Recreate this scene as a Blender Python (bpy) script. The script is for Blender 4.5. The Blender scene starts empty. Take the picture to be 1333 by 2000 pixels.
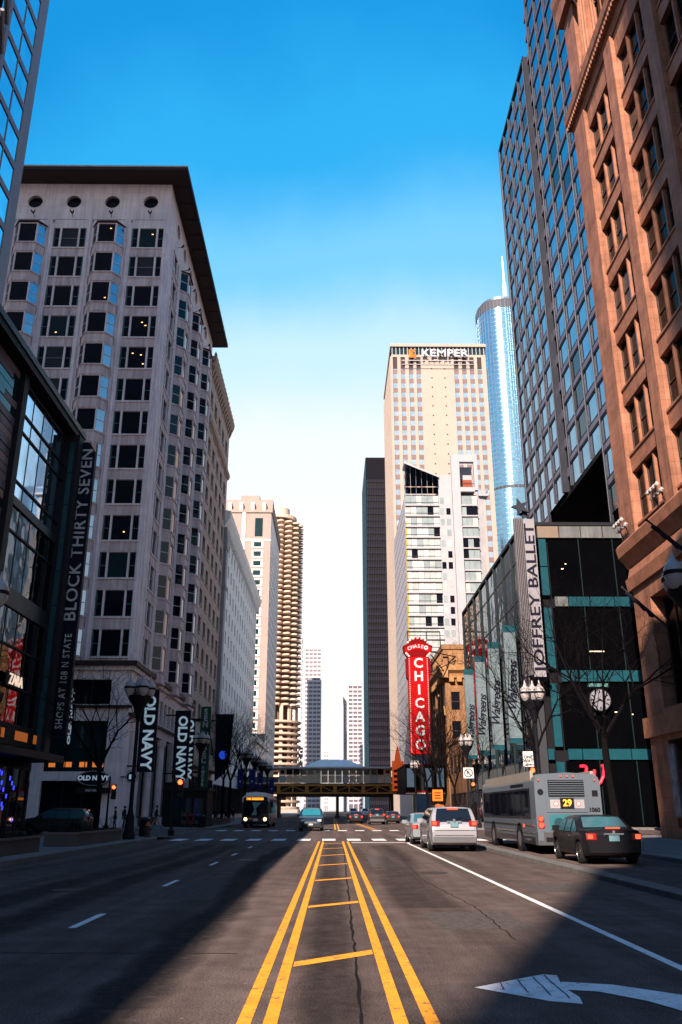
import bpy, bmesh, math, random
from mathutils import Vector, Matrix
random.seed(7)
rad = math.radians
scene = bpy.context.scene

# ------------------------------------------------------------------ camera
cam_d = bpy.data.cameras.new('camera'); cam = bpy.data.objects.new('camera', cam_d)
scene.collection.objects.link(cam); scene.camera = cam
cam_d.sensor_fit = 'VERTICAL'; cam_d.sensor_height = 36.0; cam_d.lens = 36.0*1640/2000
cam_d.clip_start = 0.1; cam_d.clip_end = 8000
cam.location = (0, 0, 1.6); cam.rotation_euler = (rad(90+19.54), 0, rad(-0.543))

# ------------------------------------------------------------------ sky and sun
SUN_AZ, SUN_EL = 20.0, 30.0            # degrees west of south, degrees up
world = bpy.data.worlds.new('World'); scene.world = world; world.use_nodes = True
wn, wl = world.node_tree.nodes, world.node_tree.links
wn.clear()
wo = wn.new('ShaderNodeOutputWorld'); bg = wn.new('ShaderNodeBackground'); bg.inputs['Strength'].default_value = 0.12
sky = wn.new('ShaderNodeTexSky'); sky.sky_type = 'NISHITA'; sky.sun_disc = False
sky.sun_elevation = rad(SUN_EL); sky.sun_rotation = rad(180+SUN_AZ)
sky.air_density = 1.3; sky.dust_density = 0.4; sky.ozone_density = 3.0
tc = wn.new('ShaderNodeTexCoord'); sep = wn.new('ShaderNodeSeparateXYZ')
ramp = wn.new('ShaderNodeValToRGB')    # milky air low over the horizon, the same all round
ramp.color_ramp.interpolation = 'EASE'
els = ramp.color_ramp.elements
els[0].position = 0.0; els[0].color = (.92, .90, .92, 1)
els[1].position = 1.0; els[1].color = (0, .16, .55, 1)
for p_, c_ in ((.30,(.97,.96,.96)),(.40,(.92,.97,1.0)),(.50,(.62,.88,1.0)),(.60,(.20,.64,1.0)),(.70,(.02,.43,.90)),(.80,(0,.30,.74))):
    e = els.new(p_); e.color = (*c_, 1)
mix = wn.new('ShaderNodeMix'); mix.data_type = 'RGBA'; mix.inputs['Factor'].default_value = .95
sc_ = wn.new('ShaderNodeVectorMath'); sc_.operation = 'SCALE'; sc_.inputs['Scale'].default_value = .415/.12
wl.new(tc.outputs['Generated'], sep.inputs[0]); 
wns = wn.new('ShaderNodeTexNoise'); wns.inputs['Scale'].default_value = 2.2; wns.inputs['Detail'].default_value = 5; wns.inputs['Roughness'].default_value = .55
wmr = wn.new('ShaderNodeMapRange'); wmr.inputs['From Min'].default_value = .3; wmr.inputs['From Max'].default_value = .7; wmr.inputs['To Min'].default_value = -.035; wmr.inputs['To Max'].default_value = .035
wad = wn.new('ShaderNodeMath'); wad.operation = 'ADD'
wl.new(tc.outputs['Generated'], wns.inputs['Vector']); wl.new(wns.outputs['Fac'], wmr.inputs['Value'])      # uneven thin veil
# the veil is broadest up and down the axis of the street, thinner to either side
wx = wn.new('ShaderNodeMath'); wx.operation = 'MULTIPLY'; wl.new(sep.outputs['X'], wx.inputs[0]); wl.new(sep.outputs['X'], wx.inputs[1])
wmn = wn.new('ShaderNodeMapRange'); wmn.interpolation_type = 'SMOOTHSTEP'; wmn.inputs['From Max'].default_value = .16; wmn.inputs['To Max'].default_value = .15; wl.new(wx.outputs[0], wmn.inputs['Value'])
wa2 = wn.new('ShaderNodeMath'); wa2.operation = 'ADD'; wl.new(sep.outputs['Z'], wa2.inputs[0]); wl.new(wmn.outputs[0], wa2.inputs[1])
wl.new(wa2.outputs[0], wad.inputs[0]); wl.new(wmr.outputs[0], wad.inputs[1]); wl.new(wad.outputs[0], ramp.inputs[0])
wl.new(sky.outputs[0], mix.inputs['A']); wl.new(ramp.outputs[0], sc_.inputs[0]); wl.new(sc_.outputs[0], mix.inputs['B'])
wl.new(mix.outputs['Result'], bg.inputs['Color'])
wl.new(bg.outputs[0], wo.inputs[0])

sun_d = bpy.data.lights.new('sun', 'SUN'); sun_d.energy = 5.0; sun_d.angle = rad(0.22); sun_d.color = (1.0, 0.82, 0.66)
sun = bpy.data.objects.new('sun', sun_d); scene.collection.objects.link(sun)
sd = Vector((math.sin(rad(SUN_AZ))*math.cos(rad(SUN_EL)), math.cos(rad(SUN_AZ))*math.cos(rad(SUN_EL)), -math.sin(rad(SUN_EL))))
sun.rotation_euler = sd.to_track_quat('-Z', 'Y').to_euler(); sun.location = (0, -40, 90)

scene.view_settings.view_transform = 'Standard'; scene.view_settings.look = 'None'
scene.view_settings.exposure = 1.35; scene.view_settings.gamma = 1.0
scene.view_settings.use_curve_mapping = False
cy = scene.cycles
cy.use_denoising = True; cy.max_bounces = 6; cy.diffuse_bounces = 3; cy.glossy_bounces = 4
cy.transmission_bounces = 4; cy.volume_bounces = 0; cy.transparent_max_bounces = 8
cy.caustics_reflective = False; cy.caustics_refractive = False; cy.sample_clamp_indirect = 6.0

# ------------------------------------------------------------------ helpers
COL = scene.collection
WL = {}
class MB:
    """collects faces, becomes one mesh"""
    def __init__(s): s.v = []; s.f = []; s.m = []
    def poly(s, pts, m=0):
        n = len(s.v); s.v += [tuple(p) for p in pts]; s.f.append(tuple(range(n, n+len(pts)))); s.m.append(m); return s
    def box(s, x0, x1, y0, y1, z0, z1, m=0):
        n = len(s.v)
        s.v += [(x0,y0,z0),(x1,y0,z0),(x1,y1,z0),(x0,y1,z0),(x0,y0,z1),(x1,y0,z1),(x1,y1,z1),(x0,y1,z1)]
        for q in ((0,3,2,1),(4,5,6,7),(0,1,5,4),(1,2,6,5),(2,3,7,6),(3,0,4,7)):
            s.f.append(tuple(n+i for i in q)); s.m.append(m)
        return s
    def prism(s, pts, z0, z1, m=0):
        """pts counter-clockwise in xy"""
        n = len(s.v); k = len(pts)
        s.v += [(p[0],p[1],z0) for p in pts] + [(p[0],p[1],z1) for p in pts]
        s.f.append(tuple(n+i for i in reversed(range(k)))); s.m.append(m)
        s.f.append(tuple(n+k+i for i in range(k))); s.m.append(m)
        for i in range(k):
            j = (i+1) % k; s.f.append((n+i,n+j,n+k+j,n+k+i)); s.m.append(m)
        return s
    def extr(s, pts, axis, a0, a1, m=0):
        """polygon pts (p,q) swept along an axis: 'x' -> (p,q)=(y,z), 'y' -> (p,q)=(x,z)"""
        n = len(s.v); k = len(pts)
        w = (lambda p, a: (a, p[0], p[1])) if axis == 'x' else (lambda p, a: (p[0], a, p[1]))
        s.v += [w(p, a0) for p in pts] + [w(p, a1) for p in pts]
        s.f.append(tuple(n+i for i in range(k))); s.m.append(m)
        s.f.append(tuple(n+k+i for i in reversed(range(k)))); s.m.append(m)
        for i in range(k):
            j = (i+1) % k; s.f.append((n+j,n+i,n+k+i,n+k+j)); s.m.append(m)
        return s
    def tube(s, p0, p1, r0, r1=None, n=8, m=0, caps=True):
        r1 = r0 if r1 is None else r1
        p0 = Vector(p0); p1 = Vector(p1); d = (p1-p0)
        if d.length < 1e-6: return s
        d.normalize(); a = d.orthogonal().normalized(); b = d.cross(a)
        k = len(s.v)
        for p, r in ((p0, r0), (p1, r1)):
            for i in range(n):
                t = 2*math.pi*i/n; s.v.append(tuple(p + (a*math.cos(t)+b*math.sin(t))*r))
        for i in range(n):
            j = (i+1) % n; s.f.append((k+i,k+j,k+n+j,k+n+i)); s.m.append(m)
        if caps:
            s.f.append(tuple(k+i for i in reversed(range(n)))); s.m.append(m)
            s.f.append(tuple(k+n+i for i in range(n))); s.m.append(m)
        return s
    def lathe(s, prof, c=(0,0,0), n=16, m=0):
        k = len(s.v); L = len(prof)
        for r, z in prof:
            for i in range(n):
                t = 2*math.pi*i/n; s.v.append((c[0]+r*math.cos(t), c[1]+r*math.sin(t), c[2]+z))
        for a in range(L-1):
            for i in range(n):
                j = (i+1) % n; s.f.append((k+a*n+i,k+a*n+j,k+(a+1)*n+j,k+(a+1)*n+i)); s.m.append(m)
        s.f.append(tuple(k+i for i in reversed(range(n)))); s.m.append(m)
        s.f.append(tuple(k+(L-1)*n+i for i in range(n))); s.m.append(m)
        return s
    def mesh(s, name, mats, smooth=False, off=(0,0,0)):
        me = bpy.data.meshes.new(name)
        ox, oy, oz = off
        me.from_pydata([(x-ox,y-oy,z-oz) for x,y,z in s.v] if any(off) else s.v, [], s.f)
        if not isinstance(mats, (list, tuple)): mats = [mats]
        for t in mats: me.materials.append(t)
        if len(mats) > 1: me.polygons.foreach_set('material_index', s.m)
        if smooth:
            me.polygons.foreach_set('use_smooth', [True]*len(me.polygons))
            try: me.set_sharp_from_angle(angle=rad(38))
            except Exception: pass
        me.update()
        return me
def put(o, parent=None, loc=(0,0,0), rz=0, scale=None):
    COL.objects.link(o); o.location = loc
    if rz: o.rotation_euler = (0,0,rz)
    if scale: o.scale = scale
    if parent is not None: o.parent = parent
    return o
def tag(o, label=None, cat=None, group=None, kind=None):
    if label: o['label'] = label
    if cat: o['category'] = cat
    if group: o['group'] = group
    if kind: o['kind'] = kind
    return o
def thing(name, label, cat, loc=(0,0,0), rz=0, group=None):
    o = bpy.data.objects.new(name, None); put(o, None, loc, rz); o.empty_display_size = .2
    WL[o.name] = Vector(loc) if not rz else None
    return tag(o, label, cat, group)
def P(name, mb, mats, parent, smooth=False, kind=None):
    """part whose faces were given in world coordinates"""
    w = WL[parent.name]
    o = bpy.data.objects.new(name, mb.mesh(name, mats, smooth, tuple(w))); put(o, parent); WL[o.name] = w
    if kind: o['kind'] = kind
    return o
def I(name, me, parent, wloc, rz=0, scale=None):
    """part that shares a mesh, placed at a world point"""
    o = bpy.data.objects.new(name, me); put(o, parent, Vector(wloc)-WL[parent.name], rz, scale); WL[o.name] = Vector(wloc)
    return o
def S(name, me, parent, lloc=(0,0,0), rz=0, scale=None):
    """child placed in its parent's own coordinates"""
    o = bpy.data.objects.new(name, me); return put(o, parent, lloc, rz, scale)
def struct(name, mb, mats, parent=None, smooth=False):
    o = bpy.data.objects.new(name, mb.mesh(name, mats, smooth)); put(o, parent); WL[o.name] = Vector((0,0,0))
    if parent is None: o['kind'] = 'structure'
    return o
def copy_tree(o, parent=None):
    c = o.copy(); COL.objects.link(c); c.parent = parent
    for ch in o.children: copy_tree(ch, c)
    return c

# ------------------------------------------------------------------ materials
MATS = {}
def mat(name, col, rough=.7, metal=0., spec=.18, var=.12, vs=.6, bump=0., bs=6., emit=None, es=0., streak=0., coat=0., brick=None, alpha=1.):
    if name in MATS: return MATS[name]
    m = bpy.data.materials.new(name); m.use_nodes = True; MATS[name] = m
    nt = m.node_tree; N, L = nt.nodes, nt.links
    b = N['Principled BSDF']
    b.inputs['Base Color'].default_value = (*col, 1); b.inputs['Roughness'].default_value = rough
    b.inputs['Metallic'].default_value = metal; b.inputs['Specular IOR Level'].default_value = spec
    if coat: b.inputs['Coat Weight'].default_value = coat; b.inputs['Coat Roughness'].default_value = .05
    if emit: b.inputs['Emission Color'].default_value = (*emit, 1); b.inputs['Emission Strength'].default_value = es
    geo = N.new('ShaderNodeNewGeometry'); pos = geo.outputs['Position']
    cur = None
    if var or streak or brick:
        rgb = N.new('ShaderNodeRGB'); rgb.outputs[0].default_value = (*col, 1); cur = rgb.outputs[0]
    def mul(cur, fac, lo, hi):
        mr = N.new('ShaderNodeMapRange'); mr.inputs['From Min'].default_value = .3; mr.inputs['From Max'].default_value = .7
        mr.inputs['To Min'].default_value = lo; mr.inputs['To Max'].default_value = hi
        L.new(fac, mr.inputs['Value'])
        mx = N.new('ShaderNodeVectorMath'); mx.operation = 'SCALE'
        L.new(cur, mx.inputs[0]); L.new(mr.outputs[0], mx.inputs['Scale']); return mx.outputs[0]
    if var:
        n1 = N.new('ShaderNodeTexNoise'); n1.inputs['Scale'].default_value = vs; n1.inputs['Detail'].default_value = 6
        n1.inputs['Roughness'].default_value = .65
        L.new(pos, n1.inputs['Vector']); cur = mul(cur, n1.outputs['Fac'], 1-var, 1+var)
    if streak:
        mp = N.new('ShaderNodeVectorMath'); mp.operation = 'MULTIPLY'; mp.inputs[1].default_value = (3.2, 3.2, .22)
        n2 = N.new('ShaderNodeTexNoise'); n2.inputs['Scale'].default_value = 1.0; n2.inputs['Detail'].default_value = 4
        L.new(pos, mp.inputs[0]); L.new(mp.outputs[0], n2.inputs['Vector']); cur = mul(cur, n2.outputs['Fac'], 1-streak, 1+streak*.35)
    hgt = None
    if brick:
        bw, bh, amt = brick
        sp = N.new('ShaderNodeSeparateXYZ'); L.new(pos, sp.inputs[0])
        ad = N.new('ShaderNodeMath'); ad.operation = 'ADD'; L.new(sp.outputs['X'], ad.inputs[0]); L.new(sp.outputs['Y'], ad.inputs[1])
        cb = N.new('ShaderNodeCombineXYZ'); L.new(ad.outputs[0], cb.inputs['X']); L.new(sp.outputs['Z'], cb.inputs['Y'])
        bt = N.new('ShaderNodeTexBrick'); bt.inputs['Scale'].default_value = 1; bt.inputs['Brick Width'].default_value = bw
        bt.inputs['Row Height'].default_value = bh; bt.inputs['Mortar Size'].default_value = .015; bt.inputs['Mortar Smooth'].default_value = .3
        bt.inputs['Color1'].default_value = (1,1,1,1); bt.inputs['Color2'].default_value = (1-amt*.4,)*3+(1,); bt.inputs['Mortar'].default_value = (1-amt,)*3+(1,)
        L.new(cb.outputs[0], bt.inputs['Vector'])
        mx = N.new('ShaderNodeMix'); mx.data_type = 'RGBA'; mx.blend_type = 'MULTIPLY'; mx.inputs['Factor'].default_value = 1
        L.new(cur, mx.inputs['A']); L.new(bt.outputs['Color'], mx.inputs['B']); cur = mx.outputs['Result']
    if cur is not None: L.new(cur, b.inputs['Base Color'])
    if bump:
        n3 = N.new('ShaderNodeTexNoise'); n3.inputs['Scale'].default_value = bs; n3.inputs['Detail'].default_value = 5
        L.new(pos, n3.inputs['Vector'])
        bp = N.new('ShaderNodeBump'); bp.inputs['Strength'].default_value = bump; bp.inputs['Distance'].default_value = .05
        L.new(n3.outputs['Fac'], bp.inputs['Height']); L.new(bp.outputs[0], b.inputs['Normal'])
    if alpha < 1: b.inputs['Alpha'].default_value = alpha
    return m
def glass(name, col, rough=.04, metal=0., wob=.0, spec=.5, ws=.35):
    """window glass: dark body, mirror-like surface, panes slightly out of true"""
    m = mat(name, col, rough, metal, spec, var=.2, vs=.35)
    if wob:
        nt = m.node_tree; N, L = nt.nodes, nt.links; b = N['Principled BSDF']
        geo = N.new('ShaderNodeNewGeometry')
        n3 = N.new('ShaderNodeTexNoise'); n3.inputs['Scale'].default_value = ws; n3.inputs['Detail'].default_value = 1.5
        L.new(geo.outputs['Position'], n3.inputs['Vector'])
        bp = N.new('ShaderNodeBump'); bp.inputs['Strength'].default_value = wob; bp.inputs['Distance'].default_value = .05
        L.new(n3.outputs['Fac'], bp.inputs['Height']); L.new(bp.outputs[0], b.inputs['Normal'])
    return m
M = dict(
 terra=mat('cream_terracotta', (.84,.70,.73), .55, streak=.22, var=.10, brick=(2.2,.95,.22)),
 terra2=mat('cream_terracotta_panel', (.66,.51,.52), .6, streak=.35, var=.12),
 eave=mat('dark_bronze_eave', (.035,.022,.022), .6),
 tan=mat('tan_brick', (.52,.37,.31), .75, streak=.25, var=.14, brick=(1.1,.45,.25)),
 tanorn=mat('tan_ornament', (.36,.25,.19), .8, var=.3, vs=2.5, bump=.6, bs=3),
 white=mat('white_stone', (.90,.85,.80), .65, streak=.12, var=.06),
 white_shaded=mat('white_stone_shaded', (.34,.31,.33), .7, streak=.3, var=.15),  # white stone darkened in colour for the shaded south end
 granite=mat('warm_granite', (0.304,0.132,0.084), .65, streak=.30, var=.30, vs=.8, brick=(1.6,.74,.45), bump=.35, bs=5),
 granite2=mat('warm_granite_trim', (0.272,0.116,0.072), .6, var=.3, vs=1.2, streak=.15),
 ironwk=mat('bronze_ironwork', (.055,.035,.03), .45, metal=.3),
 dark=mat('black_metal', (.009,.009,.014), .6, spec=.15, var=0),
 black=mat('black_paint', (.006,.006,.010), .65, spec=.12, var=0),
 inter=mat('dark_interior', (.006,.006,.009), .9, var=0),
 frame=mat('window_frame_grey', (.22,.20,.21), .5, var=.1),
 framed=mat('window_frame_dark', (.03,.032,.04), .45, var=0),
 frameteal=mat('window_frame_teal', (.06,.15,.16), .45, var=.1),
 gl=glass('window_glass_dark', (.005,.006,.011), .03, wob=.05, spec=.28),
 gl2=glass('window_glass_teal', (.006,.022,.028), .03, wob=.06, spec=.35),
 glb=glass('window_glass_blind', (.10,.11,.13), .08),
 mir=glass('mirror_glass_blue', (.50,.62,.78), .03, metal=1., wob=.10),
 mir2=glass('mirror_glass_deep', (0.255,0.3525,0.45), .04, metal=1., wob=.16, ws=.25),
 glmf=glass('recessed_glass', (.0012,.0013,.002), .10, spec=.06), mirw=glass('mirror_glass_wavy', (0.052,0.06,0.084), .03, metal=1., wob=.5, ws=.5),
 mirtower=glass('mirror_glass_tower', (.86,.92,.98), .03, metal=1., wob=.05),
 spand=mat('mauve_spandrel', (0.104,0.084,0.128), .4, var=.12),
 tube=mat('steel_mullion', (0.0224,0.0256,0.0384), .45, metal=.3, var=.1), tealpier=mat('teal_pier', (0.004,0.014,0.018), .45, var=.15),
 grey=mat('grey_cladding', (.27,.26,.31), .5, var=.08, streak=.1),
 teal=mat('teal_enamel', (0.0064,0.048,0.068), .35, var=.15, vs=.8),
 palep=mat('pale_panel', (0.104,0.112,0.12), .5, var=.2, streak=.3),
 conc=mat('concrete', (0.272,0.256,0.24), .85, var=.16, vs=1.4, bump=.2, bs=12),
 kerb=mat('kerb_concrete', (0.12,0.115,0.115), .85, var=.22, vs=2.5, bump=.2, bs=15),
 beige=mat('beige_precast', (0.288,0.228,0.212), .75, streak=.1, var=.06, brick=(9,3.4,.12)),
 marina=mat('marina_concrete', (0.5456,0.4136,0.3344), .8, var=.1, vs=.2, streak=.08),
 kemper=mat('limestone', (0.3168,0.2596,0.2332), .7, streak=.08, var=.05, vs=.12),
 witw=mat('white_panel', (0.304,0.288,0.32), .5, var=.05, streak=.06),
 tc=mat('orange_terracotta', (0.24,0.124,0.06), .65, streak=.25, var=.2, vs=.7, brick=(1.4,.6,.25)),
 tcd=mat('terracotta_ornament', (0.288,0.152,0.068), .7, var=.35, vs=3, bump=.7, bs=4),
 red=mat('sign_red', (.30,.002,.004), .6, spec=.05, var=.3, vs=.4),
 reddk=mat('sign_red_dark', (.13,.001,.003), .6, spec=.05, var=.2),
 bulb=mat('bulb_white', (0.2975,0.287,0.28), .4, var=0, emit=(1,.7,.6), es=.05),
 letter=mat('letter_white', (0.464,0.456,0.496), .5, var=.04),
 letterlit=mat('letter_lit', (.8,.85,.9), .5, var=0, emit=(.6,.85,1.0), es=.08),
 navy=mat('sign_navy', (.005,.005,.016), .6, spec=.12, var=0),
 chrome=mat('chrome', (.7,.7,.72), .12, metal=1., var=0),
 rubber=mat('rubber', (.012,.012,.013), .8, var=0),
 alu=mat('alloy_rim', (.35,.35,.37), .3, metal=.9, var=0),
 globe=mat('lamp_globe', (.34,.31,.32), .3, var=.08, coat=.2),
 bark=mat('bark', (0.005,0.004,0.005), .95, spec=.03, var=.3, vs=4),
 ylw=mat('yellow_steel', (.62,.27,.07), .6, var=.15),
 taill=mat('tail_lamp', (.35,.01,.01), .3, var=0, emit=(1,.07,.03), es=1.2),
 tailoff=mat('tail_lens', (.22,.008,.008), .2, var=0, coat=.6),
 headl=mat('head_lamp', (.9,.9,.9), .2, var=0, emit=(1,.42,.11), es=6),
 lens=mat('clear_lens', (.55,.58,.62), .12, var=0, coat=.8),
 amber=mat('amber_matrix', (.5,.2,.02), .4, var=0, emit=(1,.28,.02), es=1.2),
 redlamp=mat('signal_red', (.5,.03,.02), .4, var=0, emit=(1,.12,.03), es=1.7),
 skin=mat('skin', (.42,.24,.17), .6, var=.05),
)
# ------------------------------------------------------------------ road materials
def asphalt_mat():
    m = mat('asphalt', (0.0896,0.0672,0.0624), .9, spec=.06, var=.30, vs=1.4, bump=.35, bs=38)
    nt = m.node_tree; N, L = nt.nodes, nt.links; b = N['Principled BSDF']
    src = b.inputs['Base Color'].links[0].from_socket
    geo = N.new('ShaderNodeNewGeometry')
    # fine aggregate
    n = N.new('ShaderNodeTexNoise'); n.inputs['Scale'].default_value = 55; n.inputs['Detail'].default_value = 3; L.new(geo.outputs['Position'], n.inputs['Vector'])
    r = N.new('ShaderNodeMapRange'); r.inputs['From Min'].default_value = .3; r.inputs['From Max'].default_value = .7; r.inputs['To Min'].default_value = .38; r.inputs['To Max'].default_value = 1.75
    L.new(n.outputs['Fac'], r.inputs['Value'])
    x = N.new('ShaderNodeVectorMath'); x.operation = 'SCALE'; L.new(src, x.inputs[0]); L.new(r.outputs[0], x.inputs['Scale'])
    # long stains left by tyres and dripping oil, drawn out along the lanes
    mp = N.new('ShaderNodeVectorMath'); mp.operation = 'MULTIPLY'; mp.inputs[1].default_value = (1.1, .045, 1); L.new(geo.outputs['Position'], mp.inputs[0])
    n2 = N.new('ShaderNodeTexNoise'); n2.inputs['Scale'].default_value = 1.0; n2.inputs['Detail'].default_value = 5; n2.inputs['Roughness'].default_value = .6; L.new(mp.outputs[0], n2.inputs['Vector'])
    r2 = N.new('ShaderNodeMapRange'); r2.inputs['From Min'].default_value = .35; r2.inputs['From Max'].default_value = .65; r2.inputs['To Min'].default_value = .62; r2.inputs['To Max'].default_value = 1.25
    L.new(n2.outputs['Fac'], r2.inputs['Value'])
    x2 = N.new('ShaderNodeVectorMath'); x2.operation = 'SCALE'; L.new(x.outputs[0], x2.inputs[0]); L.new(r2.outputs[0], x2.inputs['Scale'])
    # scattered pale specks
    v = N.new('ShaderNodeTexVoronoi'); v.inputs['Scale'].default_value = 1.6; L.new(geo.outputs['Position'], v.inputs['Vector'])
    r3 = N.new('ShaderNodeMapRange'); r3.inputs['From Min'].default_value = .035; r3.inputs['From Max'].default_value = .02; r3.inputs['To Min'].default_value = 0; r3.inputs['To Max'].default_value = .55
    L.new(v.outputs['Distance'], r3.inputs['Value'])
    mx = N.new('ShaderNodeMix'); mx.data_type = 'RGBA'; mx.inputs['B'].default_value = (.4,.37,.36,1)
    L.new(r3.outputs[0], mx.inputs['Factor']); L.new(x2.outputs[0], mx.inputs['A']); L.new(mx.outputs['Result'], b.inputs['Base Color'])
    return m
def paint_mat(name, col, wear):
    """road paint, worn through to the asphalt in patches"""
    m = mat(name, col, .8, spec=.1, var=.14, vs=3, bump=.2, bs=40)
    nt = m.node_tree; N, L = nt.nodes, nt.links; b = N['Principled BSDF']
    src = b.inputs['Base Color'].links[0].from_socket
    geo = N.new('ShaderNodeNewGeometry'); n = N.new('ShaderNodeTexNoise'); n.inputs['Scale'].default_value = 9; n.inputs['Detail'].default_value = 8; n.inputs['Roughness'].default_value = .75
    L.new(geo.outputs['Position'], n.inputs['Vector'])
    r = N.new('ShaderNodeMapRange'); r.inputs['From Min'].default_value = .62-wear; r.inputs['From Max'].default_value = .70-wear; L.new(n.outputs['Fac'], r.inputs['Value'])
    mx = N.new('ShaderNodeMix'); mx.data_type = 'RGBA'; mx.inputs['B'].default_value = (.09,.08,.08,1)
    L.new(r.outputs[0], mx.inputs['Factor']); L.new(src, mx.inputs['A']); L.new(mx.outputs['Result'], b.inputs['Base Color'])
    return m
ASPH = asphalt_mat(); YEL = paint_mat('yellow_road_paint', (.74,.30,.028), .075); WHT = paint_mat('white_road_paint', (.70,.68,.70), .05)
WALK = mat('sidewalk_concrete', (0.208,0.188,0.184), .9, spec=.15, var=.16, vs=1.2, bump=.15, bs=20)
def flags():
    nt = WALK.node_tree; N, L = nt.nodes, nt.links; b = N['Principled BSDF']; src = b.inputs['Base Color'].links[0].from_socket
    geo = N.new('ShaderNodeNewGeometry'); bt = N.new('ShaderNodeTexBrick'); bt.offset = 0; bt.inputs['Scale'].default_value = 1
    bt.inputs['Brick Width'].default_value = 1.5; bt.inputs['Row Height'].default_value = 1.5; bt.inputs['Mortar Size'].default_value = .02
    bt.inputs['Color1'].default_value = (1,1,1,1); bt.inputs['Color2'].default_value = (.82,.82,.82,1); bt.inputs['Mortar'].default_value = (.45,.45,.45,1)
    L.new(geo.outputs['Position'], bt.inputs['Vector']); mx = N.new('ShaderNodeMix'); mx.data_type = 'RGBA'; mx.blend_type = 'MULTIPLY'; mx.inputs['Factor'].default_value = 1
    L.new(src, mx.inputs['A']); L.new(bt.outputs['Color'], mx.inputs['B']); L.new(mx.outputs['Result'], b.inputs['Base Color'])
flags()
TAR = mat('tar_seal', (.008,.007,.008), .95, spec=.1, var=.2)
def stain_mat():
    m = bpy.data.materials.new('tar_stain'); m.use_nodes = True; nt = m.node_tree; N, L = nt.nodes, nt.links
    b = N['Principled BSDF']; b.inputs['Base Color'].default_value = (.022,.02,.022,1); b.inputs['Roughness'].default_value = .9; b.inputs['Specular IOR Level'].default_value = .08
    at = N.new('ShaderNodeAttribute'); at.attribute_name = 'cover'
    geo = N.new('ShaderNodeNewGeometry'); n = N.new('ShaderNodeTexNoise'); n.inputs['Scale'].default_value = 7; n.inputs['Detail'].default_value = 6; L.new(geo.outputs['Position'], n.inputs['Vector'])
    r = N.new('ShaderNodeMapRange'); r.inputs['From Min'].default_value = .3; r.inputs['From Max'].default_value = .7; r.inputs['To Min'].default_value = .55; r.inputs['To Max'].default_value = 1.2; L.new(n.outputs['Fac'], r.inputs['Value'])
    mu = N.new('ShaderNodeMath'); mu.operation = 'MULTIPLY'; mu.use_clamp = True; L.new(at.outputs['Fac'], mu.inputs[0]); L.new(r.outputs[0], mu.inputs[1])
    L.new(mu.outputs[0], b.inputs['Alpha'])
    return m
STAIN = stain_mat()

# ------------------------------------------------------------------ ground, road, sidewalks
g = MB(); g.poly([(-1500,-600,-.35),(1500,-600,-.35),(1500,2900,-.35),(-1500,2900,-.35)])
struct('ground', g, M['conc'])
KL, KR, KL2, KR2 = -9.9, 11.0, -10.6, 11.2      # kerb lines south and north of the crossing
Y0, Y1 = 56.0, 76.5                              # kerb lines of the cross street
r = MB()
r.poly([(KL,-90,0),(KR,-90,0),(KR,Y0,0),(KL,Y0,0)])
r.poly([(-260,Y0,0),(260,Y0,0),(260,Y1,0),(-260,Y1,0)])
r.poly([(KL2,Y1,0),(KR2,Y1,0),(KR2,900,0),(KL2,900,0)])
road = struct('road', r, ASPH)
def walk(name, x0, x1, y0, y1, corner):
    """sidewalk slab 13 cm high with a kerb round it; corner = (sx, sy) of the rounded corner or None"""
    R = 5.0; pts = [(x0,y0),(x1,y0),(x1,y1),(x0,y1)]
    if corner:
        sx, sy = corner; out = []
        for (px, py) in pts:
            if (px == (x1 if sx > 0 else x0)) and (py == (y1 if sy > 0 else y0)):
                cx, cyy = px-sx*R, py-sy*R
                a0 = math.atan2(0, sx); a1 = math.atan2(sy, 0)
                arc = [(cx+R*math.cos(rad(t)), cyy+R*math.sin(rad(t))) for t in range(0, 91, 10)]
                arc = [(cx+sx*R*math.cos(rad(t)), cyy+sy*R*math.sin(rad(t))) for t in range(0, 91, 10)]
                prev = out[-1] if out else pts[-1]
                if abs(prev[0]-px) > 1e-6: arc.reverse()
                out += arc
            else: out.append((px, py))
        pts = out
    mb = MB().prism(pts, -.3, .13)
    o = struct(name, mb, WALK)
    # kerb stones: a lip 3 mm proud along the road side
    k = MB(); n = len(pts)
    c = Vector((sum(p[0] for p in pts)/n, sum(p[1] for p in pts)/n))
    ring = []
    for i in range(n):
        a = Vector(pts[i-1]); b = Vector(pts[i]); d = Vector(pts[(i+1) % n])
        t = ((b-a).normalized()+(d-b).normalized()).normalized(); nrm = Vector((t.y, -t.x))
        ring.append((b+nrm*.004, b-nrm*.22))
    for i in range(n):
        j = (i+1) % n; (o0, i0), (o1, i1) = ring[i], ring[j]
        k.poly([(o0.x,o0.y,.136),(o1.x,o1.y,.136),(i1.x,i1.y,.136),(i0.x,i0.y,.136)])
        k.poly([(o0.x,o0.y,-.2),(o1.x,o1.y,-.2),(o1.x,o1.y,.136),(o0.x,o0.y,.136)])
    ko = struct('kerb', k, M['kerb'], o)
    # scored joints between the flags
    return o
walk('sidewalk_southwest', -18.6, KL, -90, Y0-.6, (1, 1))
walk('sidewalk_southeast', KR, 18.6, -90, Y0-.6, (-1, 1))
walk('sidewalk_northwest', -90, KL2, Y1, 900, (1, -1))
walk('sidewalk_northeast', KR2, 90, Y1, 900, (-1, -1))
walk('sidewalk_cross_west', -260, -18.7, 50.5, Y0-.6, None)
walk('sidewalk_cross_east', 18.7, 260, 50.5, Y0-.6, None)
isl = MB().box(6.5, 7.0, -20, 46.5, -.1, .11)
isl_o = struct('median_island', isl, M['kerb'])

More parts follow.
